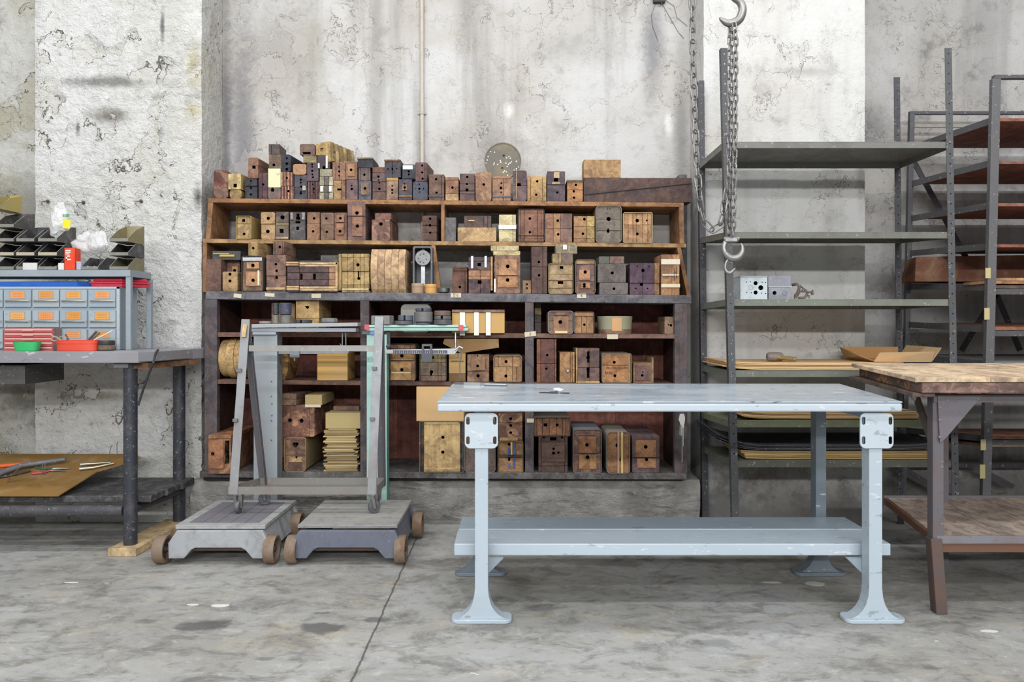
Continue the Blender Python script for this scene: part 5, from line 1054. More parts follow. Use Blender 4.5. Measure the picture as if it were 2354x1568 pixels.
# ================================================================== PLATFORM SCALES
def scale_base(name, label, x0, x1, top, body, wheels, planks, trim):
    t = thing(name, label, 'platform scale', ((x0+x1)/2, 3.95, 0)); zt = .193; d0, d1 = 3.655, 4.19
    w = x1-x0
    if trim:
        o = MB().box(x0, x1, d0, d1, zt-.020, zt-.006, top).build('platform_rim', 'iron', t, bevel=.003)
        ro = [(x0, d0), (x1, d0), (x1, d1), (x0, d1)]; i_ = .045; ri = [(x0+i_, d0+i_), (x1-i_, d0+i_), (x1-i_, d1-i_), (x0+i_, d1-i_)]
        MB().ring(ro, ri, zt-.006, zt, top, axis='z').build('rim_edge', 'iron', o, bevel=.001)
        for k in range(planks):
            a = lerp(x0+i_, x1-i_, k/planks); bb = lerp(x0+i_, x1-i_, (k+1)/planks)-.003
            MB().box(a, bb, d0+i_+.001, d1-i_-.001, zt-.005, zt-.0005, '77757a').build('platform_plank', 'iron', t, bevel=.001)
    else:
        MB().box(x0, x1, d0, d1, zt-.014, zt-.005, top).build('platform_rim', 'iron', t, bevel=.002)
        for k in range(planks):
            a = lerp(d0, d1, k/planks); bb = lerp(d0, d1, (k+1)/planks)-.004
            MB().box(x0+.002, x1-.002, a, bb, zt-.004, zt, '9a9893').build('platform_plank', 'iron', t, bevel=.001)
    # cast body: front apron with arched cut-out, flared sides
    m = .012
    def apron(y, th, nm):
        zb = Z(1287, 3.63); za = zb+.052; l, r = x0-.03, x1+.015
        p = [(l, zb), (l+.075, zb), (l+.11, za-.01), (l+.13, za), (r-.13, za), (r-.11, za-.01), (r-.075, zb), (r, zb), (r+.002, zb+.075), (x1-.01, zt-.024), (x0+.01, zt-.024), (l-.002, zb+.075)]
        return MB().prism(p, y, y+th, body).build(nm, 'iron', t, bevel=.004, seg=2)
    apron(d0-.008, .03, 'front_apron'); apron(d1-.03, .03, 'back_apron')
    for sx, xx in ((-1, x0-.028), (1, x1-.017)):
        zb = Z(1287, 3.63)
        mb = MB(); xt = x0+.012 if sx < 0 else x1-.044
        mb.hexa([(xx, d0+.023, zb+.02), (xx+.03, d0+.023, zb+.02), (xx+.03, d1-.031, zb+.02), (xx, d1-.031, zb+.02), (xt, d0+.023, zt-.024), (xt+.03, d0+.023, zt-.024), (xt+.03, d1-.031, zt-.024), (xt, d1-.031, zt-.024)], body)
        mb.build('side_panel', 'iron', t, bevel=.004)
    for wx, wy in wheels:
        c_ = Vector((wx, wy, .069)); n = 32
        o = MB().lathe(c_, [(.052, -.024), (.066, -.026), (.069, -.020), (.069, .020), (.066, .026), (.052, .024), (.052, -.024)], '7d6c5c', n, axis='x').build('wheel', 'wheelrust', t, smooth=True)
        mb = MB(); mb.cyl(c_-Vector((.02,0,0)), c_+Vector((.02,0,0)), .014, '4a4340', 14)
        for k in range(5):
            a = 2*PI*k/5; mb.bar(c_, c_+Vector((0, math.cos(a)*.055, math.sin(a)*.055)), .018, .012, '5a504a', up=(1,0,0))
        mb.build('spokes', 'rust', o)
    mx = (x0+x1)/2
    for y in (min(w_[1] for w_ in wheels), max(w_[1] for w_ in wheels)):
        MB().cyl((min(q[0] for q in wheels), y, .069), (max(q[0] for q in wheels), y, .069), .009, '463c38', 12).build('axle', 'rust', t)
    return t
xa0, xa1 = -1.645, -1.206
sA = scale_base('platform_scale', 'light grey platform scale on rusty wheels with a grey column, left of the pair', xa0, xa1, 'a3a3a2', 'a0a2a4', [(X(376, 3.68)-.004, 3.68), (X(625, 3.68), 3.68), (X(376, 3.68)-.004, 4.12), (X(625, 3.68), 4.12)], 5, True)
xb0, xb1 = -1.048, -.560
sB = scale_base('platform_scale', 'dark blue-grey platform scale on rusty wheels with a mint green column', xb0, xb1, '8e8e8f', '666a78', [(X(674, 3.68), 3.68), (X(922, 3.68), 3.68), (X(674, 3.68), 4.13), (X(961, 4.13), 4.13)], 3, False)
def box_px(mb, px0, px1, py0, py1, d0, d1, col): return mb.box(X(px0, d0), X(px1, d0), d0, d1, Z(py1, d0), Z(py0, d0), col)
def column_A():
    d = 4.195
    mb = MB(); a, bb = X(583, d), X(637, d); z0, z1 = .12, Z(770, d)
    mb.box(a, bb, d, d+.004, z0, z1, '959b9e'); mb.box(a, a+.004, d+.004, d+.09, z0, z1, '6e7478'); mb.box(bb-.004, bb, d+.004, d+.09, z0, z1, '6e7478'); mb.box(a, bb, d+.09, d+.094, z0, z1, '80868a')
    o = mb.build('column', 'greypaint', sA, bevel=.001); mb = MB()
    for px, py in ((588, 877), (624, 877), (624, 911), (625, 928), (625, 955), (624, 967), (624, 1012)): mb.cyl(P(px, py, d), P(px, py, d-.003), .004, '3c3f44', 8)
    mb.build('screws', 'steel', o)
    mb = MB(); mb.hexa([(X(578, d-.02), d-.02, Z(754, d-.02)), (X(822, d-.02), d-.02, Z(750, d-.02)), (X(822, d-.02), d+.085, Z(750, d-.02)), (X(578, d-.02), d+.085, Z(754, d-.02)), (X(578, d-.02), d-.02, Z(745.5, d-.02)), (X(822, d-.02), d-.02, Z(741.5, d-.02)), (X(822, d-.02), d+.085, Z(741.5, d-.02)), (X(578, d-.02), d+.085, Z(745.5, d-.02))], 'a2a3a4'); mb.build('top_shelf', 'greypaint', sA, bevel=.002)
    box_px(MB(), 578, 818, 754.5, 763, d-.012, d+.075, '8d939b').build('cap_beam', 'greypaint', sA, bevel=.002)
    box_px(MB(), 580, 634, 763.5, 770, d-.014, d+.08, '9aa0a6').build('cap_block', 'greypaint', sA, bevel=.003)
    for px in (787, 795): MB().cyl(P(px, 763, d+.02), P(px, 795, d+.02), .004, '8f9294', 10).build('hanger', 'bare', sA, smooth=True)
    box_px(MB(), 640, 800, 806, 814, d+.005, d+.012, '8b8c8d').build('balance_beam', 'bare', sA, bevel=.001)
    mb = MB(); box_px(mb, 666, 688, 803, 822, d-.006, d+.002, '77797d'); mb.cyl(P(677, 822, d), P(677, 830, d), .004, '8f9294', 10); mb.build('poise', 'iron', sA, bevel=.002)
    MB().tube([P(781, 790, d+.02), P(787, 797, d), P(795, 796, d), P(803, 800, d), P(800, 812, d)], .003, '9a9c9e', 8).build('hook', 'bare', sA)
column_A()
def column_B():
    d = 4.225; mint = 'a3c8bd'
    mb = MB(); a, bb = X(843, d), X(889, d); z0, z1 = .12, Z(769, d)
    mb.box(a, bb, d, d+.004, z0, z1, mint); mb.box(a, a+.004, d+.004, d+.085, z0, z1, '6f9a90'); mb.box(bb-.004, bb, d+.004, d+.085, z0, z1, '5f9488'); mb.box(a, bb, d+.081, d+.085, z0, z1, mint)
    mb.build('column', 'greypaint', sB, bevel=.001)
    box_px(MB(), 840, 1072, 747, 753, d-.025, d+.07, 'a9cdc0').build('top_shelf', 'greypaint', sB, bevel=.003, seg=2)
    box_px(MB(), 842, 1076, 753.5, 761, d-.02, d+.065, '9fc3b6').build('cap_beam', 'greypaint', sB, bevel=.004, seg=2)
    box_px(MB(), 838, 848, 746, 758, d-.028, d-.0255, 'c9525c').build('red_tape', 'plastic', sB); box_px(MB(), 1054, 1065, 747, 760, d-.028, d-.0255, 'c9525c').build('red_tape', 'plastic', sB)
    box_px(MB(), 832, 862, 761.5, 768.5, d-.012, d+.02, '5c5c60').build('beam_bracket', 'iron', sB, bevel=.001); box_px(MB(), 851, 862, 761, 769, d-.014, d-.0125, '6a8cc8').build('blue_tape', 'plastic', sB)
    box_px(MB(), 886, 897, 761.5, 800, d+.01, d+.02, '3f4046').build('hanger', 'iron', sB, bevel=.002)
    MB().sphere(P(893, 796, d), .014, '44464c', 8).build('pivot', 'iron', sB, smooth=True)
    mb = MB(); mb.hexa([P(886, 813, d-.03), P(1045, 815, d-.03), P(1045, 815, d-.02), P(886, 813, d-.02), P(886, 804, d-.03), P(1055, 801, d-.03), P(1055, 801, d-.02), P(886, 804, d-.02)], 'b2b2b1')
    o = mb.build('balance_beam', 'bare', sB, bevel=.002); o.data.materials[0] = M['dusty']
    box_px(MB(), 904, 1028, 805.5, 812.5, d-.033, d-.031, '4a4c5e').build('scale_strip', 'plastic', o)
    mb = MB()
    for k in range(24): box_px(mb, 907+k*5, 908+k*5, 808.2 if k % 2 else 806.5, 812, d-.0345, d-.0335, 'b9b9c2')
    mb.build('scale_marks', 'plastic', o)
    MB().tube([P(1045, 806, d-.025), P(1056, 797, d-.025), P(1064, 801, d-.025)], .007, 'aaaaaa', 10).build('beam_tip', 'bare', sB)
    mb = MB(); ro = rrect(X(970, d-.04), X(993, d-.04), Z(831, d-.04), Z(791, d-.04), .004, 3); ri = rrect(X(974, d-.04), X(989, d-.04), Z(812, d-.04), Z(796, d-.04), .003, 3)
    mb.ring(ro, ri, d-.045, d-.012, '565961'); mb.box(X(972, d-.04), X(991, d-.04), d-.046, d-.012, Z(830, d-.04), Z(814, d-.04), '4d5058'); mb.build('poise', 'iron', sB)
    MB().cyl(P(1047, 761, d+.02), P(1047, 800, d), .006, '9a9a9a', 10).build('hanger', 'bare', sB)
    MB().tube([P(1054, 812, d-.02), P(1052, 822, d-.02), P(1060, 826, d-.02), P(1060, 812, d-.02), P(1058, 800, d-.02), P(1061, 812, d-.02), P(1057, 835, d-.02), P(1057, 872, d-.02)], .003, '66686c', 8).build('hook_rod', 'steel', sB)
column_B()
# weights on the two scale shelves
zA = lambda px: Z(line(px, (578, 745.5), (822, 741.5)), 4.175) + .001
zB = Z(747, 4.2) + .0008
def disc_weight(label, px0, px1, z, h, d, col, name='iron_weight', slot=False, two=False, group='iron scale weights'):
    r = (X(px1, d)-X(px0, d))/2; c_ = Vector((X((px0+px1)/2, d), d, z)); b_ = min(.004, h*.2)
    mb = MB().lathe(c_, [(r-b_, 0), (r, b_), (r, h-b_), (r-b_, h), (1e-4, h)], col, 28)
    o = mb.build(name, 'iron', None, smooth=True)
    if slot:
        cut = MB().box(c_.x-.006, c_.x+.006, c_.y-r-.01, c_.y, z-.01, z+h+.01, '1c1c20'); cut_later(o, cut)
    tag(o, label, 'weight', group); return o
s_ = 4.21/F
w1 = disc_weight('grey iron cylinder under the left glossy black can on the grey scale', 627, 641, zA(634), 20*s_, 4.20, '77776f')
disc_weight('left glossy black cylinder on a grey one on the grey scale', 627, 641, zA(634)+20*s_+.0005, 27*s_, 4.20, '33343a')
disc_weight('grey iron cylinder under the right glossy black can on the grey scale', 646, 669, zA(656), 20*s_, 4.205, '77776f')
disc_weight('right wider glossy black cylinder on a grey one on the grey scale', 643, 670, zA(656)+20*s_+.0005, 27*s_, 4.205, '3c4052')
disc_weight('flat black disc weight in the middle of the grey scale shelf', 677, 717, zA(697), 8*s_, 4.225, '3a3b40', slot=True)
disc_weight('flat pale grey disc with a bolt at the left end of the grey scale shelf', 596, 625, zA(610), 6*s_, 4.21, '8b8a84')
o = MB().lathe(Vector((X(757, 4.22), 4.22, zA(757))), [(.040, 0), (.047, .006), (.047, .022), (.04, .026), (1e-4, .026)], '77787a', 8).build('iron_weight', 'iron', None); tag(o, 'eight-sided grey weight at the right end of the grey scale shelf', 'weight', 'iron scale weights')
def rotbox(label):
    mb = MB(); c_ = Vector((X(879, 4.225), 4.225, zB)); mb.box(c_.x-.055, c_.x+.055, 4.19, 4.265, zB, zB+.052, '7f7d7a'); mb.rotz(-.2, c_)
    tag(mb.build('iron_weight', 'iron', None, bevel=.006, seg=3), label, 'weight', 'iron scale weights')
rotbox('grey block weight behind the frame top on the mint green scale')
disc_weight('lower slotted disc of the short stack on the mint green scale', 907, 950, zB, 9*s_, 4.235, '55565c')
disc_weight('upper blue-grey slotted disc of the short stack on the mint green scale', 915, 950, zB+9*s_+.0005, 13*s_, 4.235, '5b5f6e', slot=True)
disc_weight('thin blue-grey disc under the largest weight on the mint green scale', 956, 990, zB, 6*s_, 4.235, '565b70')
disc_weight('largest grey round weight on the mint green scale', 952, 995, zB+6*s_+.0005, 24*s_, 4.235, '6e6c69')
disc_weight('dark ring on top of the largest weight on the mint green scale', 955, 992, zB+30*s_+.001, 8*s_, 4.235, '4c4e58', slot=True)
disc_weight('bottom dark disc of the rightmost stack on the mint green scale', 997, 1038, zB, 12*s_, 4.235, '4e4e52')
disc_weight('middle slotted disc of the rightmost stack on the mint green scale', 998, 1037, zB+12*s_+.0005, 8*s_, 4.235, '5c5a5a', slot=True)
disc_weight('lettered brown disc on top of the rightmost stack, mint green scale', 998, 1036, zB+20*s_+.001, 12*s_, 4.235, '6a5548')
def lids():
    d = FC+.06; z = ROW['A'][1](950)+.0005
    mb = MB(); pts = rrect(X(921, d), X(990, d), z, Z(699, d), .03, 6); mb.prism(pts, d, d+.06, '8a8880')
    t = mb.build('grey_case', 'dusty', None, bevel=.004, seg=2); tag(t, 'rounded grey case standing behind the weights of the mint green scale', 'case')
    mb = MB(); c_ = Vector((X(977, d), d+.03, Z(697, d))); mb.sphere((0,0,0), .04, '4a5a86', 8, (1.2, .7, .25))
    for i, v in enumerate(mb.v): mb.v[i] = v*(1+.35*noise.noise(v*40)) + c_
    tag(mb.build('blue_rag', 'cloth', None, smooth=True), 'crumpled blue rag on top of the rounded grey case', 'rag')
lids()

# ================================================================== WELDED FRAME ON CASTERS
def cart():
    t = thing('frame_trolley', 'empty welded grey steel frame on casters standing on the two platform scales', 'trolley', (-1.07, 4.0, .194)); g = '86847f'
    dF, dBk = 3.87, 4.10; zb, zt = Z(1137, dF), Z(1119, dF)
    xl, xr = X(524, dF), X(866, dF); th = .004
    def ang(mb, a, b_, w=.042, col=g, side=1):
        mb.bar(a, b_, th, w, col); return mb
    mb = MB(); mb.box(xl, xr, dF, dF+th, zb, zt, g); mb.box(xl, xr, dF+th, dF+.036, zb, zb+th, mul(C(g), .85)); mb.build('base_rail', 'rust2', t)
    xbl, xbr = X(597, dBk), X(886, dBk)
    mb = MB(); mb.box(xbl, xbr, dBk-th, dBk, zb, zt, g); mb.box(xbl, xbr, dBk-.036, dBk-th, zb, zb+th, mul(C(g), .85)); mb.build('base_rail', 'rust2', t)
    for xa_, xb_, s1 in ((xl, xbl, 1), (xr-th, xbr-th, -1)):
        mb = MB(); y0, y1 = dF+th+.0005, dBk-th-.0005
        mb.hexa([(xa_, y0, zb), (xa_+th, y0, zb), (xb_+th, y1, zb), (xb_, y1, zb), (xa_, y0, zt), (xa_+th, y0, zt), (xb_+th, y1, zt), (xb_, y1, zt)], g); mb.build('base_rail', 'rust2', t)
    ends = (xbl+.02, xbr-.02)
    for k, (bx_, tx, bx2) in enumerate(((536, 565, 0), (854, 872, 0))):
        A = P(bx_, 1137, dF-.005); dT = 4.0; B = P(tx, 734-6*k, dT-.02)
        o = MB().bar(A, B, .045, .005, '8b8d8f', up=(0,1,0)).build('front_leg', 'rust2', t, bevel=.001)
        C2 = Vector((ends[k], dBk+.004, zb)); D2 = P(tx+1, 742-6*k, dT+.005)
        MB().bar(C2, D2, .042, .005, '66666c', up=(0,1,0)).build('rear_leg', 'rust2', t, bevel=.001)
        MB().bar(C2+Vector((.02, -.02, 0)), D2+Vector((.02, -.0, -.06)), .005, .03, '5a5a60', up=(0,1,0)).build('rear_leg_flange', 'rust2', t)
        for yy in (855, 970):
            f_ = (1137-yy)/(1137-734.0); q = A.lerp(B, f_)+Vector((-.012, -.012, 0)); MB().box(q.x-.012, q.x+.012, q.y-.008, q.y+.006, q.z-.004, q.z+.012, '77777a').build('peg', 'rust2', o)
    a = P(572, 801, 3.965); b_ = P(872, 801, 3.965); MB().bar(a, b_, .005, .032, '94938f', up=(0,0,1)).build('cross_bar', 'rust2', t, bevel=.001)
    MB().box(X(559, 3.955), X(571, 3.955), 3.966, 3.968, Z(770, 3.96), Z(744, 3.96), 'c9a877').build('wood_strip', 'pine', t) if 0 else None
    zs = .194
    for x, y, sd in ((X(545, dF), dF+.02, 0), (X(853, dF), dF+.02, 1), (xbl+.025, dBk-.03, 1), (xbr-.04, dBk-.03, 0)):
        r = .033; c_ = Vector((x, y, zs+r)); ax = Vector((1, 0, 0)) if sd == 0 else Vector((.55, -.83, 0))
        if sd == 1: c_ += Vector((.012, 0, 0))
        mb = MB(); hgt = zb-.001
        mb.box(x-.02, x+.02, y-.016, y+.02, hgt-.004, hgt, '9a9a98')
        per = ax
        for s1 in (-1, 1):
            o1 = per*s1*.015; mb.hexa([c_+o1+Vector((-.006,-.006,-.006)), c_+o1+Vector((.006,-.006,-.006)), c_+o1+Vector((.006,.006,-.006)), c_+o1+Vector((-.006,.006,-.006)),
                 Vector((x,y,0))+o1+Vector((-.008,-.012,hgt-.004)), Vector((x,y,0))+o1+Vector((.008,-.012,hgt-.004)), Vector((x,y,0))+o1+Vector((.008,.012,hgt-.004)), Vector((x,y,0))+o1+Vector((-.008,.012,hgt-.004))], '8e8e8c')
        cs = mb.build('caster_fork', 'bare', t)
        MB().cyl(c_-ax*.010, c_+ax*.010, r-.0005, '55555a', 24).build('caster_wheel', 'dusty', cs, bevel=.003)
M['rust2'] = mat_paint('welded_bare_steel', (.20,.12,.08,1), .35, (.5,.5,.48,1), .35, rough=.45, bump=.1, scale=6, metal=.3)
cart()
# ================================================================== LEFT METAL BENCH
def bench():
    t = thing('metal_bench', 'long dark bench on black pipe legs with a plank undershelf at the left', 'workbench', (-2.6, 4.1, 0))
    zt = 1.037; xl = -3.6
    mb = MB(); quad(mb, (xl, 3.78, zt), (X(318, 3.78), 3.78, zt), (X(330, 3.80)+.1, 4.42, zt), (xl, 4.42, zt), .058, '88868a'); mb.build('bench_top', 'bench', t, bevel=.003)
    # grey end strip running back along the right edge
    x0 = X(318, 3.78); mb = MB(); quad(mb, (x0+.001, 3.785, zt-.002), (x0+.055, 3.85, zt-.002), (-1.80, 4.31, zt-.002), (x0+.101, 4.42, zt-.002), .05, '7d7b80'); mb.build('end_board', 'bench', t, bevel=.002)
    mb = MB(); quad(mb, (x0-.06, 3.84, zt-.06), (x0+.02, 3.84, zt-.06), (x0+.09, 4.30, zt-.06), (x0-.0, 4.42, zt-.06), .03, '8a5c34'); mb.build('under_rail', 'plank', t, second='5a3c28', patch=.7)
    mb = MB(); mb.box(X(258, 3.80), X(292, 3.80), 3.81, 3.87, zt-.085, zt-.060, '6c6a70'); mb.build('end_cap', 'steel', t, bevel=.003)
    for px, d, zb in ((300, 3.86, .0415), (412, 4.33, .0415)):
        c_ = (X(px, d), d, zb); o = MB().cyl(c_, (c_[0], d, zt-.062 if d < 4 else zt-.062), .0335, '33353d', 28).build('leg', 'pipe', t, smooth=True)
        hz = Z(965, 3.86) if d < 4 else Z(945, 4.33); hx = c_[0]-.034
        MB().tube([(hx, d-.01, hz+.02), (hx-.01, d-.01, hz-.01), (hx-.022, d-.01, hz-.022), (hx-.034, d-.01, hz-.01), (hx-.036, d-.01, hz+.012)], .004, '4a4a4c', 8).build('hook', 'steel', o)
    for d in (3.86, 4.33):
        MB().cyl((-3.5, d, 0.0005), (-3.5, d, zt-.06), .0335, '33353d', 20).build('leg', 'pipe', t, smooth=True)
        MB().cyl((-3.47, d, .215), (X(300 if d < 4 else 412, d)-.034, d, .215), .028, '45444a', 20).build('cross_pipe', 'pipe', t, smooth=True)
    xr = X(300, 3.86)
    MB().cyl((xr, 3.894, .215), (X(412, 4.33), 4.296, .215), .024, '3a3a40', 16).build('cross_pipe', 'pipe', t, smooth=True)
    za = .281
    for k in range(3):
        d0 = lerp(3.90, 4.37, k/3); d1 = lerp(3.90, 4.37, (k+1)/3)-.003; xa = lerp(-1.87, -1.862, k/3)
        mb = MB().box(-3.55, xa+.012*((k*7) % 3-1), d0, d1, za-.036, za+.001*k, '4b4a4b'); mb.build('shelf_plank', 'plank', t, bevel=.005, second='6a6866', patch=.8)
    mb = MB(); box_px(mb, -60, 57, 839, 884, 3.86, 4.2, '4a4845'); o = mb.build('drawer', 'steel', t, bevel=.003)
M['pipe'] = mat_paint('black_pipe_paint', (.12,.11,.10,1), .4, (.5,.5,.5,1), .5, rough=.35, bump=.2, scale=14)
bench()
def lumber():
    mb = MB(); mb.hexa([(-2.043, 3.78, 0.0005), (-1.900, 3.78, .0005), (-1.879, 4.36, .0005), (-2.018, 4.36, .0005), (-2.043, 3.78, .041), (-1.900, 3.78, .041), (-1.879, 4.36, .041), (-2.018, 4.36, .041)], 'd6b684')
    tag(mb.build('lumber_block', 'pine', None, bevel=.003, second='c09a60', patch=.4), 'fresh pale lumber board lying on the floor under the black bench legs', 'board')
lumber()
ZB = 1.038
def hexq(mb, fl, fr, br, bl, z0, z1, col):
    p = [Vector((*q, 0)) for q in (fl, fr, br, bl)]
    return mb.hexa([q+Vector((0,0,z0)) for q in p] + [q+Vector((0,0,z1)) for q in p], col)
# cable
mb = MB().tube([(X(357, 3.83), 3.86, ZB+.006), (X(358, 3.80), 3.80, ZB-.01), P(352, 835, 3.76), P(341, 862, 3.77), P(330, 893, 3.79), P(322, 918, 3.81), P(318, 932, 3.815)], .006, '2e2e32', 8)
tag(mb.build('black_cable', 'plastic', None, smooth=True), 'black cable hanging off the right end of the left bench', 'cable')
# steel bin stand
def stand():
    t = thing('steel_stand', 'grey angle-steel stand holding small parts bins above the drawer cabinet', 'stand', (-2.5, 4.12, ZB)); g = '8b959b'
    zt = 1.466; xr = X(300, 4.0)
    for y in (4.0, 4.225):
        for x in (xr-.026, -3.3): MB().box(x, x+.026, y, y+.004, ZB+.0005, zt-.036, g).box(x+.022 if x > -3 else x, x+.026 if x > -3 else x+.004, y+.004, y+.026, ZB+.0005, zt-.036, g).build('post', 'greypaint', t, bevel=.001, seg=1)
    MB().box(-3.3, xr, 3.996, 4.0, zt-.036, zt, g).box(-3.3, xr, 4.225, 4.229, zt-.036, zt, g).box(xr-.004, xr, 4.0, 4.225, zt-.036, zt, g).box(-3.3, xr-.004, 4.0, 4.225, zt-.006, zt-.001, '7a8287').build('top_tray', 'greypaint', t, bevel=.001, seg=1)
stand()
def cabinet():
    t = thing('drawer_cabinet', 'grey-blue steel cabinet of small label-holder drawers on the left bench', 'drawer cabinet', (-2.5, 4.12, ZB)); g = '8e9ba3'
    d = 4.012; z0, z1 = ZB+.0005, Z(659, d); xr = X(275, d); xl = X(-130, d)
    mb = MB().box(xl, xr, d+.006, 4.20, z0, z1, g); mb.build('cabinet_body', 'greypaint', t, bevel=.002)
    MB().box(X(267.5, d), xr, d, d+.006, z0, z1, 'a3adb3').box(xl, xr, d, d+.006, Z(664, d), z1, 'a3adb3').build('face_frame', 'greypaint', t, bevel=.001)
    for ry, (ya, yb_) in enumerate(((666, 706), (714, 753), (757, 801))):
        for cx, (xa, xb_) in enumerate(((-57, 8), (10, 73), (76, 137), (139, 201), (204.5, 267))):
            o_ = ((cx*5+ry*3) % 4 - 1.5)*.8
            dr = MB().box(X(xa+o_*.3, d), X(xb_-1+o_*.3, d), d-.004, d+.005, Z(yb_, d), Z(ya, d), ('98a5ad', '8f9ea8', '9ca7ab')[(cx+ry) % 3]).build('drawer', 'greypaint', t, bevel=.0015)
            m_ = (xa+xb_)/2; lw = 16; ly = ya+4; dd = d-.0045
            fr = MB().ring([(X(m_-lw-1.5, d), Z(ly+17, d)), (X(m_+lw+1.5, d), Z(ly+17, d)), (X(m_+lw+1.5, d), Z(ly-1.5, d)), (X(m_-lw-1.5, d), Z(ly-1.5, d))], [(X(m_-lw, d), Z(ly+15.5, d)), (X(m_+lw, d), Z(ly+15.5, d)), (X(m_+lw, d), Z(ly, d)), (X(m_-lw, d), Z(ly, d))], dd-.001, dd+.0006, 'b8bcbc').build('label_frame', 'bare', dr)
            mb = MB().box(X(m_-lw, d), X(m_+lw, d), dd-.0006, dd+.0003, Z(ly+15.5, d), Z(ly, d), ('d39a55', 'cf8f4a', 'd98f55')[(cx*2+ry) % 3])
            for j in range(3):
                for k in range(5): mb.box(X(m_-11+k*4.6, d), X(m_-8.2+k*4.6, d), dd-.0009, dd-.0005, Z(ly+4.8+j*4, d), Z(ly+3.6+j*4, d), 'a8683c')
            mb.build('paper_label', 'paper', dr)
            hy = Z(yb_-14, d); xs = [X(m_+k, d) for k in (-27, -21, 21, 27)]
            MB().tube([(xs[0]+.002, d-.005, hy), (xs[1], d-.016, hy), (xs[2], d-.016, hy), (xs[3]-.002, d-.005, hy)], .0042, 'b3ae9e', 8).cyl((xs[0], d-.0065, hy), (xs[0], d-.003, hy), .008, 'b9bdbe', 12).cyl((xs[3], d-.0065, hy), (xs[3], d-.003, hy), .008, 'b9bdbe', 12).build('handle', 'bare', dr, smooth=True)
    return z1
zc = cabinet()
d = 4.03
mb = MB().hexa([(X(-80, d), d, zc+.0005), (X(175, d), d, zc+.0005), (X(200, d)+.06, d+.13, zc+.0005), (X(-80, d), d+.13, zc+.0005), (X(-80, d), d, Z(648, d)), (X(175, d), d, Z(646, d)), (X(200, d)+.06, d+.13, Z(646, d)), (X(-80, d), d+.13, Z(648, d))], '1f5fb8')
tag(mb.build('blue_case', 'plastic', None, bevel=.002), 'flat bright blue case lying on the drawer cabinet', 'case')
def redcase():
    t = thing('red_case', 'red plastic case lying on the drawer cabinet and sticking out at its right', 'case', (X(270, 4.1), 4.1, zc+.0005))
    fl, fr, br, bl = (X(205, 4.03), 4.03), (X(280, 4.03), 4.03), (X(352, 4.19), 4.17), (X(300, 4.19)-.06, 4.19)
    def ins(k): cx = sum(p[0] for p in (fl, fr, br, bl))/4; cy = sum(p[1] for p in (fl, fr, br, bl))/4; return [(cx+(p[0]-cx)*k, cy+(p[1]-cy)*k) for p in (fl, fr, br, bl)]
    hexq(MB(), *ins(.93), zc+.0006, zc+.018, 'b8293e').build('tray', 'plastic', t, bevel=.002); hexq(MB(), *ins(1.0), zc+.019, zc+.029, 'c22f46').build('rim', 'plastic', t, bevel=.002); hexq(MB(), *ins(.9), zc+.0295, zc+.047, 'bb2c42').build('lid', 'plastic', t, bevel=.005)
redcase()
# open-front parts bins
def k_tan(z): return 1.50 < z < 1.60
def bin_(label, px0, px1, z, col, high=.073, lip=.018, d=4.005, dep=.175, back=None, off=0, sx=None, nk=None):
    x0, x1 = X(px0, d), X(px1, d); t = thing('parts_bin', label, 'storage bin', ((x0+x1)/2, d+dep/2, z), 'open-front parts bins on the steel stand')
    bk = back or high; pr = [(d, z), (d+dep, z), (d+dep, z+bk), (d+.085, z+high), (d+.0, z+lip)]; th = .0022
    mb = MB()
    for xx in (x0, x1-th): mb.prism(pr, xx, xx+th, col, axis='x')
    mb.box(x0+th, x1-th, d, d+dep, z, z+th, mul(T(col), .8)); mb.box(x0+th, x1-th, d+dep-th, d+dep, z+th, z+bk, col)
    mb.build('tray', 'dusty', t)
    MB().box(x0, x1, d-.003, d, z+.001, z+lip, 'a9a08a' if back is None and k_tan(z) else '77756c').build('label_lip', 'dusty', t, bevel=.0008)
    mb = MB()
    for s_ in (x0, x1-.003): mb.hexa([(s_, d-.001, z+lip), (s_+.003, d-.001, z+lip), (s_+.003, d+.003, z+lip), (s_, d+.003, z+lip), (s_, d+.083, z+high), (s_+.003, d+.083, z+high), (s_+.003, d+.087, z+high+.001), (s_, d+.087, z+high+.001)], '8c8a82')
    mb.build('rim', 'dusty', t)
    return t
Zs = 1.4665
NEI = {0: 'left edge', 1: 'second', 2: 'third'}
cols = ['3b3b3e', '3a3a3b', '454443', '48484a']
def fill(px0, px1, z, col, n, seed, name, label, d=4.02):
    r_ = random.Random(seed); x0, x1 = X(px0, d)+.008, X(px1, d)-.008; mb = MB()
    for k in range(n):
        c_ = Vector((r_.uniform(x0, x1), r_.uniform(d+.004, d+.10), z+.0045+r_.uniform(0, .012))); cc = col[k % len(col)]
        a = Vector((r_.uniform(-1, 1), r_.uniform(-1, 1), r_.uniform(-.3, .3))).normalized()*.007
        mb.cyl(c_-a, c_+a, .0032, cc, 6)
    o = mb.build(name, 'plastic', None); tag(o, label, 'small parts', kind='stuff')
P1 = [('S1', -13, 32, 4, 'stack cut by the left edge of the picture'), ('S2', 38, 79, 3, 'stack second from the left edge'), ('S3', 88, 131, 3, 'stack behind the red box')]
lv = ['bottom', 'second', 'third', 'top']
for nm, a, bb, n, wh in P1:
    for k in range(n):
        top = k == n-1
        bin_('%s black parts bin of the %s' % ('top' if top else lv[k], wh), a, bb, Zs+.0005+k*.0755, cols[(k+a) % 4], back=.098 if top else None)
bin_('olive parts bin perched highest at the left edge of the stand', -28, 2, Zs+.0005+3*.0755+.1, 'a39250', back=.1)
bin_('low black parts bin filled with blue bits, alone right of the red box', 186, 226, Zs+.0005, '3f3f42', back=.073)
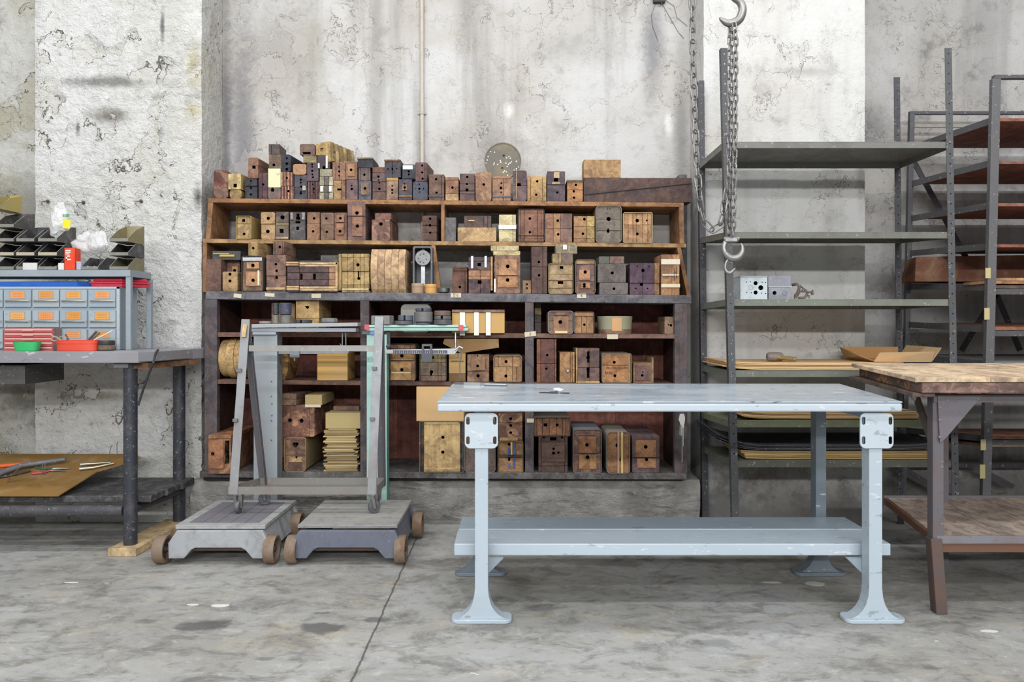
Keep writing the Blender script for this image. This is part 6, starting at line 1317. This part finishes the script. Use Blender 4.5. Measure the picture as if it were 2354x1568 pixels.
for k, c_ in enumerate(('7a7558', '444448', '857c55')): bin_(('olive-grey bottom bin of the rightmost stack', 'black middle bin of the rightmost stack', 'olive top bin of the rightmost stack with a jagged back')[k], 252, 295, Zs+.0005+k*.0755, c_, back=(.073, .073, .105)[k])
fill(188, 224, Zs+.004, ['7d9cc0', '5f86b8', 'c4cbc8', '3f66a0'], 70, 1, 'plastic_clips', 'heap of small blue and white plastic bits in the low bin')
for sd, (a, bb, z) in enumerate(((90, 130, Zs+.004), (90, 130, Zs+.0795), (40, 78, Zs+.0795), (-10, 30, Zs+.0795), (40, 78, Zs+.155))): fill(a, bb, z, ['9a978e', '77736a', 'b0aca0'], 40, 10+sd, 'metal_fittings', 'loose grey metal fittings lying in the black bins')
def sbox(name, label, cat, px0, px1, py0, py1, d, dep, col, mat='card', z=None, bev=.001):
    mb = MB(); z0 = z if z is not None else Z(py1, d); mb.box(X(px0, d), X(px1, d), d, d+dep, z0, Z(py0, d), col)
    o = mb.build(name, mat, None, bevel=bev); tag(o, label, cat); return o
DF = 3.965
sbox('white_carton', 'small white carton in front of the second bin stack', 'carton', 52, 80, 604, 619, 3.93, .03, 'c6c6c4', z=Zs) if 0 else None
def tiny():
    # things standing on the front strip of the stand
    zz = 1.4665
    o = sbox('white_carton', 'small white carton in front of the second bin stack', 'carton', 52, 85, 604, 0, 3.998, .006, 'c9c9c8', z=zz)
tiny()
def redbox():
    d = 4.0; z = Zs+.0005; x0, x1 = X(148, d), X(172, d)
    t = thing('red_carton', 'upright red-orange carton with white lettering between the bin stacks', 'carton', ((x0+x1)/2, d+.03, z+.0))
    MB().box(x0, x1, d, d+.055, z, Z(570, d), 'd9472f').build('carton_body', 'card', t, bevel=.001)
    mb = MB()
    for j in range(3): mb.box(x0+.006, x1-.022-.006*(j == 2), d-.0008, d-.0002, Z(577+j*4, d), Z(575+j*4, d), 'ecd8d0')
    mb.box(x0+.008, x0+.014, d-.0008, d-.0002, Z(598, d), Z(588, d), 'ecd8d0'); mb.box(x0+.008, x0+.035, d-.0008, d-.0002, Z(598, d), Z(595, d), 'ecd8d0'); mb.box(x0+.008, x0+.03, d-.0008, d-.0002, Z(590, d), Z(587.5, d), 'ecd8d0')
    mb.build('lettering', 'paper', t)
    t2 = thing('clear_tub', 'small clear plastic tub of blue bits right of the red carton', 'tub', (X(174, 4.0)+.04, 4.03, z))
redbox()
tub = bpy.data.objects['clear_tub']
mb = MB(); x0 = X(174.5, 4.0); x1 = X(185.5, 4.0); mb.box(x0, x1, 4.003, 4.10, Zs+.0006, Zs+.038, 'a5a9c0'); mb.build('tub_body', 'dusty', tub, bevel=.002)
MB().box(x0-.0, x1, 4.001, 4.102, Zs+.0385, Zs+.044, 'bcbcc8').build('tub_rim', 'plastic', tub, bevel=.001)
mb = MB(); box_px(mb, 133.5, 146, 0, 1, 4.0, 4.04, 'c9c9c8'); mb = MB().box(X(133.5, 4.0), X(146.5, 4.0), 4.0, 4.04, Zs+.0005, Zs+.036, 'cfcfce'); tag(mb.build('white_carton', 'card', None, bevel=.001), 'small white carton directly left of the red carton', 'carton')
def blob(name, label, c_, r, sq, amp, fr, seed, col='e2e2e0', mat='film', cat='plastic bag'):
    mb = MB(); mb.sphere((0, 0, 0), r, col, 26, sq)
    for i, v in enumerate(mb.v):
        q = v*fr + Vector((seed, 0, 0)); n_ = noise.fractal(q, 1, 2, 3); mb.v[i] = v*(1+amp*n_) + Vector((0, 0, 0)) + Vector(c_)
    lo = min(v.z for v in mb.v); o = mb.build(name, mat, None, smooth=True); tag(o, label, cat); return o
b1 = blob('plastic_bag', 'clear upright plastic bag with yellow and green print in the third bin stack', (X(138, 4.08), 4.08, Z(508, 4.08)), .085, (.55, .4, 1.2), .35, 15, 3)
L = worldloc(b1)
mb = MB()
c_ = P(151, 514, 4.035)
mb.hexa([P(144, 524, 4.035), P(161, 526, 4.035), P(161, 526, 4.037), P(144, 524, 4.037), P(144, 502, 4.035), P(163, 507, 4.035), P(163, 507, 4.037), P(144, 502, 4.037)], 'd9cf2e')
mb.build('yellow_print', 'plastic', b1)
mb = MB()
for k in range(5): mb.hexa([P(145+k*3.1, 499, 4.035), P(147.3+k*3.1, 499.3, 4.035), P(147.3+k*3.1, 499.3, 4.036), P(145+k*3.1, 499, 4.036), P(145+k*3.1, 492-(k % 2), 4.035), P(147.3+k*3.1, 492.3, 4.035), P(147.3+k*3.1, 492.3, 4.036), P(145+k*3.1, 492-(k % 2), 4.036)], '3f8a58')
mb.build('green_print', 'plastic', b1)
blob('plastic_bag', 'crumpled white plastic bag draped between the red carton and the rightmost bins', (X(213, 4.14), 4.12, Z(556, 4.12)), .1, (1.0, .55, .62), .55, 13, 8)
# things on the bench front
def benchbits():
    d = 3.93; z = ZB
    t = thing('red_drawer_box', 'small red box of five shallow drawers behind the green bowl', 'drawer box', (X(75, d), d, z))
    MB().box(X(9, d), X(123, d), d+.004, 4.00, z+.0005, Z(754, d), '84706a').build('box_body', 'steel', t, bevel=.001)
    for k in range(5):
        ya = 755.5+k*10.4; yb_ = ya+9.4
        dr = MB().box(X(10, d), X(122, d), d-.002, d+.004, Z(yb_, d)+.0, Z(ya, d), 'b04a4e').build('drawer', 'plastic', t, bevel=.0008)
        MB().box(X(12, d), X(120, d), d-.0035, d-.0021, Z(ya+4, d), Z(ya+.6, d), 'd2a494').build('drawer_lip', 'plastic', dr)
        MB().box(X(52, d), X(78, d), d-.008, d-.0035, Z(ya+6.4, d), Z(ya+3.6, d), 'c28a80').build('handle', 'plastic', dr, bevel=.0008)
    d = 3.835; c_ = Vector((X(51, d), d+.04, z+.0005)); mb = MB(); n = 32; h = Z(787, d)-z-.0005
    rx0, rx1 = .055, .067
    def ell(rx, ry, zz): return [(c_.x+rx*math.copysign(abs(math.cos(a))**.7, math.cos(a)), c_.y+ry*math.copysign(abs(math.sin(a))**.7, math.sin(a)), c_.z+zz) for a in (2*PI*i/n for i in range(n))]
    def loft(mb, rings, col, close=True):
        b_ = [v for r in rings for v in r]; m = len(rings[0]); fs = []
        for i in range(len(rings)-1): fs += [(i*m+k, i*m+(k+1) % m, (i+1)*m+(k+1) % m, (i+1)*m+k) for k in range(m)]
        fs.append(tuple(reversed(range(m)))); fs.append(tuple(range((len(rings)-1)*m, len(rings)*m))); mb.add(b_, fs, col)
    loft(mb, [ell(rx0, .03, 0), ell(rx1, .036, h), ell(rx1-.003, .033, h), ell(rx0-.002, .027, .004)], '35b566')
    tag(mb.build('green_bowl', 'plastic', None, smooth=True), 'small bright green plastic tub in front of the red drawer box', 'tub')
    d = 3.845; c_ = Vector((X(168.5, d), d+.045, z+.0005)); h = Z(782, d)-z-.0005
    t = thing('orange_tin', 'oval orange-red tin full of small tools on the left bench', 'tin', c_)
    mb = MB(); loft(mb, [ell(.104, .042, 0), ell(.105, .043, h*.66), ell(.107, .045, h*.68), ell(.107, .045, h*.84), ell(.105, .043, h*.86), ell(.106, .044, h), ell(.103, .041, h), ell(.101, .039, h*.35)], 'd8442a')
    mb.build('tin_body', 'plastic', t, smooth=True)
    mb = MB(); r_ = random.Random(4)
    for k in range(60):
        q = c_+Vector((r_.uniform(-.08, .08), r_.uniform(-.022, .022), h*.5+r_.uniform(0, .02))); a = Vector((r_.uniform(-1, 1), r_.uniform(-.4, .4), r_.uniform(-.2, .4))).normalized()*.01
        mb.cyl(q-a, q+a, .004, ('8a8f80', 'b7b4a6', '4a4640', 'a88a4c', '6f9a70', 'c28078')[k % 6], 6)
    o = mb.build('tin_contents', 'dusty', t); o['kind'] = 'stuff'
    for lab, nm, col, p, q, r in (('brown wooden tool handle leaning out of the orange tin to the right', 'tool_handle', '5a4a40', (204, 781), (222, 762), .0055), ('second dark tool handle in the orange tin beside the brown one', 'tool_handle', '6a5c50', (208, 783), (229, 765), .005),
                              ('white plastic strip leaning out of the orange tin to the right', 'white_strip', 'd5d5d2', (214, 783), (259, 760), .003), ('black pointed punch upright in the middle of the orange tin', 'steel_punch', '3c3a3a', (158, 784), (151, 769), .0045), ('pair of shears whose rings hang over the left rim of the orange tin', 'hand_shears', '8c8678', (150, 786), (118, 771), .004)):
        mb = MB().cyl(P(*p, 3.89), P(*q, 3.89), r, col, 10, r*1.15)
        if nm == 'hand_shears':
            for cc in ((126, 779), (144, 778)): mb.tube([P(cc[0]+8*math.cos(a), cc[1]+5*math.sin(a), 3.885) for a in (2*PI*i/14 for i in range(14))], .0025, 'a39d8e', 6, closed=True)
        tag(mb.build(nm, 'dusty', None, smooth=True), lab, 'tool')
    d = 3.865; c_ = Vector((X(236, d), d+.038, z+.0005)); h = Z(783, d)-z
    t = thing('dark_jar', 'squat dark stained glass jar right of the orange tin', 'jar', c_)
    MB().lathe(c_, [(.036, 0), (.041, .006), (.041, h*.5), (.037, h*.55)], '5f4f3e', 28).build('jar_base', 'dusty', t, smooth=True)
    MB().lathe(c_, [(.038, h*.55), (.040, h*.62), (.039, h*.93), (.035, h), (.032, h*.93), (1e-4, h*.9)], '35302c', 28).build('jar_neck', 'plastic', t, smooth=True)
benchbits()
# brown board with tools on the under-shelf
def board():
    def zb(x, y): return .300 + (y-3.86)*.26
    t_ = MB(); pts = [(-3.3, 3.845), (X(136, 3.85), 3.845), (X(236, 4.1)-.04, 4.12), (X(240, 4.1)+.11, 4.28), (-1.99-.21+.02, 4.34), (-3.3, 4.34)]
    n = len(pts); top = [(x, y, zb(x, y)) for x, y in pts]; dn = [(x, y, zb(x, y)-.006) for x, y in pts]
    t_.add(top+dn, [tuple(range(n)), tuple(reversed(range(n, 2*n)))] + [(i, i+n, (i+1) % n + n, (i+1) % n) for i in range(n)], '8a6a3c')
    tag(t_.build('brown_board', 'card', None), 'large brown fibreboard sheet tilted on the undershelf of the left bench', 'board')
    def on(px, py, up=.0):
        dd = (H-.300-up+3.86*.26)/((py-VY)/F+.26)
        return Vector((X(px, dd), dd, .300+(dd-3.86)*.26+up))
    def tb(name, label, pts, r, col, mat='plastic', cat='tool', z=None):
        o = MB().tube([on(x, y, (r[0] if isinstance(r, list) else r)+.002+(z or 0)) for x, y in pts], r, col, 10).build(name, mat, None, smooth=True); tag(o, label, cat); return o
    tb('orange_bar', 'orange bar lying at the left of the brown board', [(-30, 1074), (40, 1068), (95, 1063)], .011, 'd9602c', cat='bar')
    tb('grey_hose', 'thick grey hose crossing the tools on the brown board', [(-30, 1100), (10, 1084), (50, 1070), (100, 1063), (150, 1056)], [.016, .016, .015, .013, .01], '6a6c6e', 'steel', 'hose', z=.012)
    tb('black_bar', 'thin black bar lying left under the grey hose', [(-20, 1100), (20, 1094), (70, 1082)], .007, '2e2c2a', 'steel', 'bar')
    t = thing('pliers', 'red and green handled pliers lying on the brown board', 'pliers', on(110, 1080))
    for nm, pts, r, col, m_ in (('handle', [(82, 1075), (100, 1077), (124, 1078)], .006, '2f6650', 'plastic'), ('handle', [(74, 1089), (95, 1087), (118, 1081)], .006, 'c0394a', 'plastic'), ('jaws', [(122, 1078), (135, 1077), (160, 1077)], [.008, .008, .003], 'a8a49a', 'bare'), ('jaws', [(118, 1082), (135, 1081), (150, 1084)], [.007, .006, .002], '9a968c', 'bare')):
        MB().tube([on(x, y, .009) for x, y in pts], r, col, 8).build(nm, m_, t, smooth=True)
    tb('chrome_wrench', 'front of two chrome wrenches pointing right on the brown board', [(184, 1078), (215, 1075), (262, 1065)], [.011, .007, .005], 'c2bdaa', 'bare')
    tb('chrome_wrench', 'rear of two chrome wrenches pointing right on the brown board', [(186, 1068), (215, 1066), (255, 1063)], [.011, .006, .005], 'b5b09e', 'bare')
    W_ = [((16, 1108), (40, 1103), (70, 1097), (76, 1100)), ((18, 1104), (30, 1090), (48, 1073)), ((96, 1092), (98, 1066), (103, 1066), (104, 1092)), ((138, 1065), (155, 1052), (176, 1035)), ((249, 1060), (254, 1030), (258, 1023)), ((269, 1054), (269, 1022), (271, 1015)), ((63, 1115), (86, 1116), (88, 1112))]
    labs = ['bent silver wire pair at the front left of the brown board', 'twisted wire leaning over the grey hose', 'upright bent wire between the pliers handles', 'bent wire rising at the back edge of the brown board', 'left of two thin upright wires behind the chrome wrenches', 'right of two thin upright wires behind the chrome wrenches', 'short brown wire staple near the front of the brown board']
    for w_, lb in zip(W_, labs):
        base = on(*w_[0], .003); tag(MB().tube([base]+[P(x, y, base.y+.001*i) if i else base for i, (x, y) in enumerate(w_)][1:], .0022, '9a958a', 6).build('bent_wire', 'bare', None, smooth=True), lb, 'wire')
board()

# ================================================================== THINGS ON THE GREEN-GREY RACK
def rackbits():
    d = 3.97; z = Z(688, 3.89)+.0006
    t = thing('junction_box', 'pale blue-grey metal junction box with three round knockouts on the steel rack', 'junction box', (X(1733, d), d+.1, z))
    o = MB().box(X(1702, d), X(1764.5, d), d, d+.2, z, Z(637, d), 'b5bec2').build('box_body', 'steel', t, bevel=.002)
    cut = MB()
    for px, py, r in ((1737, 651, 4.8), (1749, 661.5, 5.8), (1737, 672.5, 4.8), (1716, 648.5, 1.3), (1725, 647.5, 1.3), (1752, 649, 1.3), (1760, 649.5, 1.3), (1716, 673, 1.3), (1727, 673, 1.3), (1751, 674, 1.3), (1760, 675, 1.3)): cut.cyl(P(px, py, d-.03), P(px, py, d) + Vector((0, .05, 0)), r*d/F, '2a2a2c', 14)
    for i in range(0): pass
    cut2 = MB()
    for px, py, r in ((1737, 651, 4.8), (1749, 661.5, 5.8), (1737, 672.5, 4.8), (1716, 648.5, 1.3), (1725, 647.5, 1.3), (1752, 649, 1.3), (1760, 649.5, 1.3), (1716, 673, 1.3), (1727, 673, 1.3), (1751, 674, 1.3), (1760, 675, 1.3)):
        q = P(px, py, d); cut2.cyl(q-Vector((0, .03, 0)), q+Vector((0, .05, 0)), r*d/F, '2a2a2c', 14)
    cut_later(o, cut2)
    mb = MB(); q = P(1726, 661, d); mb.tube([q+Vector((.011*math.cos(a), -.0005, .011*math.sin(a))) for a in (2*PI*i/20 for i in range(20))], .0012, '9aa3a8', 6, closed=True); mb.build('knockout_ring', 'steel', t)
    MB().box(X(1702, d)-.001, X(1764.5, d)+.001, d-.002, d+.2, Z(637, d)+.0005, Z(635, d)+.001, 'a2abb0').build('lid', 'steel', t, bevel=.001)
    d = 3.99
    t = thing('switch_box', 'rounded grey metal switch box with one black hole, right of the junction box', 'switch box', (X(1792, d), d+.09, z))
    o = MB().prism(rrect(X(1766.5, d), X(1818, d), z, Z(660.5, d), .006, 4), d, d+.17, '93959c').build('lower_case', 'steel', t, bevel=.002)
    q = P(1780.5, 673.5, d); cut = MB().cyl(q-Vector((0, .03, 0)), q+Vector((0, .05, 0)), 4.6*d/F, '18181a', 16); cut_later(o, cut)
    MB().prism(rrect(X(1765.5, d), X(1818.5, d), Z(660, d), Z(633.5, d), .010, 5), d-.001, d+.17, '8b8c95').build('upper_case', 'steel', t, bevel=.003)
    MB().box(X(1765, d), X(1820, d), d-.004, d, Z(660.5, d), Z(658, d), 'a8a9ae').build('seam_flange', 'steel', t)
    mb = MB(); q = P(1804, 674, d); mb.tube([q+Vector((.012*math.cos(a), -.0005, .012*math.sin(a))) for a in (2*PI*i/20 for i in range(20))], .0012, '7c7d84', 6, closed=True); mb.build('knockout_ring', 'steel', t)
    d = 4.0
    t = thing('pipe_clamps', 'tangle of rusty screw clamps beside the grey switch box', 'clamps', (X(1845, d), d, z))
    def cl(pts, r, col='6a5f5a', nm='clamp_arm'): MB().tube([P(x, y, d+o_) for x, y, o_ in pts], r, col, 8).build(nm, 'rust', t, smooth=True)
    cl(((1822, 655, .03), (1832, 653, .0), (1838, 660, -.01), (1834, 672, 0), (1828, 683, .01)), .008); cl(((1830, 684.5, .01), (1838, 672, 0), (1848, 664, .01), (1838, 656, .02)), .0055)
    cl(((1836, 685, .0), (1850, 684, 0), (1857, 672, .01), (1850, 666, .02)), .007); cl(((1842, 670, .01), (1856, 671, 0), (1867, 672, 0)), .0045); cl(((1860, 685, .0), (1860, 680, 0), (1856, 678, .01)), .003)
    MB().cyl(P(1866, 672, d), P(1870, 672.5, d), .013, '85796f', 16).build('thumb_disc', 'rust', t, bevel=.001)
    MB().cyl(P(1829, 685.5, d), P(1830, 676, d), .009, '5c524e', 12).build('screw', 'rust', t)
rackbits()
def sheets():
    zt = Z(852, 3.89)+.001
    r_ = random.Random(2)
    def stack(name, label, px0, px1, z, n, th, cols, d0=3.93, d1=4.36, curl=0, mat='card', cat='cardboard', curlr=0):
        root = thing(name, label, cat, ((X(px0, d0)+X(px1, d0))/2, (d0+d1)/2, z))
        for k in range(n):
            xa = X(px0, d0)+r_.uniform(-.015, .015); xb_ = X(px1, d0)+r_.uniform(-.03, .02); ya = d0+r_.uniform(0, .015); g = []
            for i in range(17):
                u = i/16; row = []
                for j in range(5):
                    v = j/4; x = lerp(xa, xb_, u); y = lerp(ya, d1, v)
                    zz = z + th*(k+1) + curl*max(0, 1-u/.2)**2*(1+.4*v) + curlr*max(0, (u-.8)/.2)**2 + .0012*noise.noise(Vector((x*9, y*9, k)))
                    row.append((x, y, zz))
                g.append(row)
            MB().sheet(g, th*.8, cols[k % len(cols)]).build('sheet', mat, root)
        return z+th*n
    z1 = stack('cardboard_sheets', 'stack of pale cardboard sheets under the mallet on the steel rack', 1668, 2085, zt, 5, .0075, ['c8a87c', 'cfae80', 'b8966a'], curl=.010)
    o = z1
    # mallet
    d = 4.05; zz = z1+.003; c_ = Vector((X(1781, d), d, zz+.024)); t = thing('mallet', 'mallet with a grey metal head and short wooden handle on the cardboard sheets', 'mallet', (c_.x, c_.y, zz))
    MB().lathe(c_-Vector((.042, 0, 0)), [(.017, 0), (.023, .006), (.025, .04), (.023, .078), (.017, .084)], '7c706a', 24, axis='x').build('head', 'iron', t, smooth=True)
    MB().cyl(c_+Vector((-.01, -.01, 0)), c_+Vector((.095, -.06, -.011)), .012, 'a5854f', 14).build('handle', 'pine', t, smooth=True)
    # cardboard tray
    d0, d1 = 3.98, 4.33; zq = z1+.003; t = thing('cardboard_tray', 'open folded cardboard tray at the right of the steel rack shelf', 'cardboard tray', (X(2070, 4.1), 4.15, zq))
    xa, xb_ = X(2010, d0), X(2120, d0)+.05; w = .004
    MB().box(xa, xb_, d0, d1, zq, zq+.004, 'b8986c').build('base', 'card', t)
    MB().hexa([(xa, d0, zq+.004), (xb_, d0, zq+.004), (xb_, d0+w, zq+.004), (xa, d0+w, zq+.004), (xa+.02, d0-.02, zq+.05), (xb_, d0-.03, zq+.055), (xb_, d0-.03+w, zq+.055), (xa+.02, d0-.02+w, zq+.05)], 'c7a67c').build('front_flap', 'card', t)
    MB().hexa([(xb_, d0, zq+.004), (xb_+w, d0, zq+.004), (xb_+w, d1, zq+.004), (xb_, d1, zq+.004), (xb_+.05, d0, zq+.075), (xb_+.05+w, d0, zq+.075), (xb_+.05+w, d1, zq+.08), (xb_+.05, d1, zq+.08)], 'd0b084').build('side_flap', 'card', t)
    MB().hexa([(xa, d1-w, zq+.004), (xb_, d1-w, zq+.004), (xb_, d1, zq+.004), (xa, d1, zq+.004), (xa-.01, d1-w, zq+.07), (xb_, d1-w, zq+.07), (xb_, d1, zq+.07), (xa-.01, d1, zq+.07)], 'ae8355').build('back_flap', 'card', t)
    MB().hexa([(xa-w, d0, zq+.004), (xa, d0, zq+.004), (xa, d1, zq+.004), (xa-w, d1, zq+.004), (xa-.06, d0+.04, zq+.03), (xa-.06+w, d0+.04, zq+.03), (xa-.03, d1, zq+.07), (xa-.034, d1, zq+.07)], 'bb9a6e').build('side_flap', 'card', t)
    stack('cardboard_sheets', 'stack of pale sheets on the rack shelf just below the blue bench top level', 1705, 2118, Z(968, 3.89)+.001, 6, .0075, ['cfae80', 'c2a275', 'd6bb90'], curl=.012)
    z2 = stack('cardboard_sheets', 'torn yellow cardboard stack on the lowest rack shelf under dark sheets', 1708, 2145, Z(1060, 3.89)+.001, 5, .0085, ['b59a68', 'a58a5c', 'c4a876'], curl=.004)
    stack('dark_sheets', 'curled dark grey sheets lying on the yellow cardboard, lowest rack shelf', 1650, 2150, z2+.004, 6, .0055, ['3d3f46', '55565b', '33343a'], curl=.055, mat='steel', cat='sheets', curlr=.01)
sheets()

# ================================================================== HOIST CHAINS AND HOOKS
def link_mesh(a, w, r):
    pts = []
    n = 8
    for i in range(n+1): t = PI*i/n; pts.append((w*math.cos(t), 0, a+w*math.sin(t)))
    for i in range(n+1): t = PI+PI*i/n; pts.append((w*math.cos(t), 0, -a+w*math.sin(t)))
    return pts
def chain(label, path, pitch, w, r, col):
    # resample path
    pts = [Vector(p) for p in path]; L_ = [0]
    for i in range(1, len(pts)): L_.append(L_[-1]+(pts[i]-pts[i-1]).length)
    def at(s_):
        for i in range(1, len(pts)):
            if s_ <= L_[i]: return pts[i-1].lerp(pts[i], (s_-L_[i-1])/(L_[i]-L_[i-1]))
        return pts[-1]
    n = int(L_[-1]/pitch); t = thing('hoist_chain', label, 'chain', at(0), 'steel hoist chains hanging before the rack'); base = worldloc(t); proto = None
    for k in range(n):
        c_ = at((k+.5)*pitch); dr = (at((k+1)*pitch)-at(k*pitch)).normalized()
        if proto is None:
            mb = MB(); mb.tube([Vector(q) for q in link_mesh(pitch/2-w*.38, w, r)], r, col, 7, closed=True); o = mb.build('link', 'chainm', t, smooth=True)
            # recentre: build() subtracted the parent's origin
            me = o.data; me.transform(Matrix.Translation(base)); proto = o
        else:
            o = proto.copy(); COL.objects.link(o); o.parent = t
        q = dr.to_track_quat('Z', 'Y'); tw = (PI/4 if k % 2 else -PI/4) + .25*math.sin(k*1.7)
        o.location = c_-base; o.rotation_mode = 'QUATERNION'; o.rotation_quaternion = q @ Euler((0, 0, tw)).to_quaternion()
M['chainm'] = mat_paint('chain_steel', (.16,.15,.14,1), .4, rough=.38, metal=.75, bump=.15, scale=40)
DC = 3.62
chain('heavy chain falling from the ceiling and curving up to the hook bundle', [P(x, y, DC) for x, y in ((1591, -60), (1592, 60), (1594, 160), (1598, 290), (1602, 380), (1606, 430), (1611, 475), (1618, 505), (1630, 524), (1643, 528), (1654, 518), (1662, 490), (1667, 455), (1671, 420))], .0545, .0155, .0042, '82807e')
for k, (dx, dy, ln) in enumerate(((-7, 0, 548), (1, .022, 556), (9, .004, 545), (4, -.02, 552))):
    chain(('leftmost strand', 'rear middle strand', 'rightmost strand', 'front middle strand')[k] + ' of the chain bundle hanging from the upper hook', [P(1683+dx*.6, 52+k*2, DC)+Vector((0, dy, 0)), P(1684+dx, 90, DC)+Vector((0, dy, 0)), P(1683+dx, 300, DC)+Vector((0, dy, 0)), P(1679+dx*.9, ln, DC)+Vector((0, dy, 0))], .034, .0088, .0030, '8a8886')
def hook(label, pts, rr, col='8e8c8a', extra=None):
    # smooth path
    ps = [P(x, y, DC) for x, y in pts]; out = []; rad = []
    for i in range(len(ps)-1):
        p0, p1, p2, p3 = ps[max(i-1, 0)], ps[i], ps[i+1], ps[min(i+2, len(ps)-1)]
        for k in range(5):
            u = k/5; out.append(.5*((2*p1)+(-p0+p2)*u+(2*p0-5*p1+4*p2-p3)*u*u+(-p0+3*p1-3*p2+p3)*u**3)); rad.append(lerp(rr[i], rr[i+1], u))
    out.append(ps[-1]); rad.append(rr[-1])
    t = thing('hoist_hook', label, 'hook', ps[0]); MB().tube(out, rad, col, 14).build('hook_body', 'chainm', t, smooth=True)
    if extra: extra(t)
    return t
hook('big steel hook at the top holding the chain bundle', [(1676, -30), (1684, -8), (1701, 5), (1707, 22), (1701, 42), (1688, 52), (1672, 53), (1660, 46), (1654, 40)], [.014, .015, .018, .020, .021, .021, .017, .011, .004])
def blk(t):
    c_ = P(1680, 552, DC); MB().box(c_.x-.032, c_.x+.032, c_.y-.016, c_.y+.016, c_.z-.012, c_.z+.012, '8a8886').build('swivel_block', 'chainm', t, bevel=.006)
    MB().cyl(P(1664, 549, DC), P(1699, 549, DC), .010, '9a9896', 14).build('pin', 'chainm', t, bevel=.002)
hook('lower large hook with swivel block hanging under the chain bundle', [(1668, 556), (1664, 568), (1667, 582), (1680, 593), (1696, 592), (1706, 580), (1706, 566), (1702, 560)], [.012, .013, .015, .017, .017, .014, .009, .004], extra=blk)
hook('smallest open hook hanging at the bottom of the lower large hook', [(1679, 590), (1670, 602), (1667, 615), (1671, 625), (1679, 627), (1687, 620), (1690, 616)], [.006, .006, .007, .009, .009, .007, .004])
# ================================================================== WRITING AND SMALL MARKS
def writing(txt, c, size, col, name, parent, mat='paper', ext=.0004, rot=0):
    cu = bpy.data.curves.new('t', 'FONT'); cu.body = txt; cu.size = size; cu.extrude = ext; cu.align_x = 'CENTER'; cu.align_y = 'CENTER'
    o = bpy.data.objects.new('t', cu); COL.objects.link(o); dg = bpy.context.evaluated_depsgraph_get(); me = bpy.data.meshes.new_from_object(o.evaluated_get(dg))
    mtx = Matrix.Translation(Vector(c)) @ Matrix.Rotation(rot, 4, 'Y') @ Matrix.Rotation(PI/2, 4, 'X')
    mb = MB(); mb.add([mtx @ v.co for v in me.vertices], [tuple(p.vertices) for p in me.polygons], col)
    bpy.data.objects.remove(o); bpy.data.curves.remove(cu); bpy.data.meshes.remove(me)
    return mb.build(name, mat, parent)
dT = FC-.0042
writing('5½', P(1048, 679, dT), .026, '5a5048', 'handwritten_number', shelf)
writing('6', P(1337, 680, dT), .026, '5a5048', 'handwritten_number', shelf)
writing('5', P(1219, 768, dT), .024, '5a5048', 'handwritten_number', shelf, rot=.1)
wl = bpy.data.objects['wall_left']
writing('989', P(9, 1045, 4.5985), .042, '3c3a38', 'painted_number', wl)
# white paint splash and drips on the right cabinet post
mb = MB(); d = FC-.0015
pts = [(1563, 952), (1572, 951), (1575, 960), (1574, 972), (1570, 985), (1565, 975), (1560, 965)]
mb.prism([(X(x, d), Z(y, d)) for x, y in reversed(pts)], d, d+.0015, 'dededa')
for x, y0, y1, w in ((1569, 978, 1062, .0016), (1564, 970, 1000, .0014), (1572, 970, 1026, .0014), (1567, 975, 1002, .0013)): mb.cyl(P(x, y0, d), P(x-1, y1, d), w, 'dededa', 6)
mb.build('paint_splash', 'paper', shelf)
# weathered grey timber standing in the corner beside the pilaster
struct('trim_4', MB().box(1.048, 1.098, 4.69, 4.775, .2665, Z(402, 4.7), '77777a'), M['wood_upright'], bevel=.003)
# cardboard flap hanging below the striped carton
mb = MB(); d = FC+.012
mb.prism([(X(1022, d), Z(779, d)), (X(1146, d), Z(779, d)), (X(1147, d), Z(799, d)), (X(1060, d), Z(812, d)), (X(1018, d), Z(790, d))][::-1], d, d+.004, '8c6e4c')
# (hangs from the shelf edge)
tag(mb.build('cardboard_flap', 'card', None), 'loose brown cardboard flap hanging under the box with white tape stripes', 'cardboard')
tr = bpy.data.objects['frame_trolley']
a = P(560, 775, 3.955); b_ = P(564.5, 745, 3.972)
MB().bar(a+Vector((0, -.004, 0)), b_+Vector((0, -.004, 0)), .022, .002, 'c9a877', up=(0,1,0)).build('wood_strip', 'pine', tr)
do_cuts()
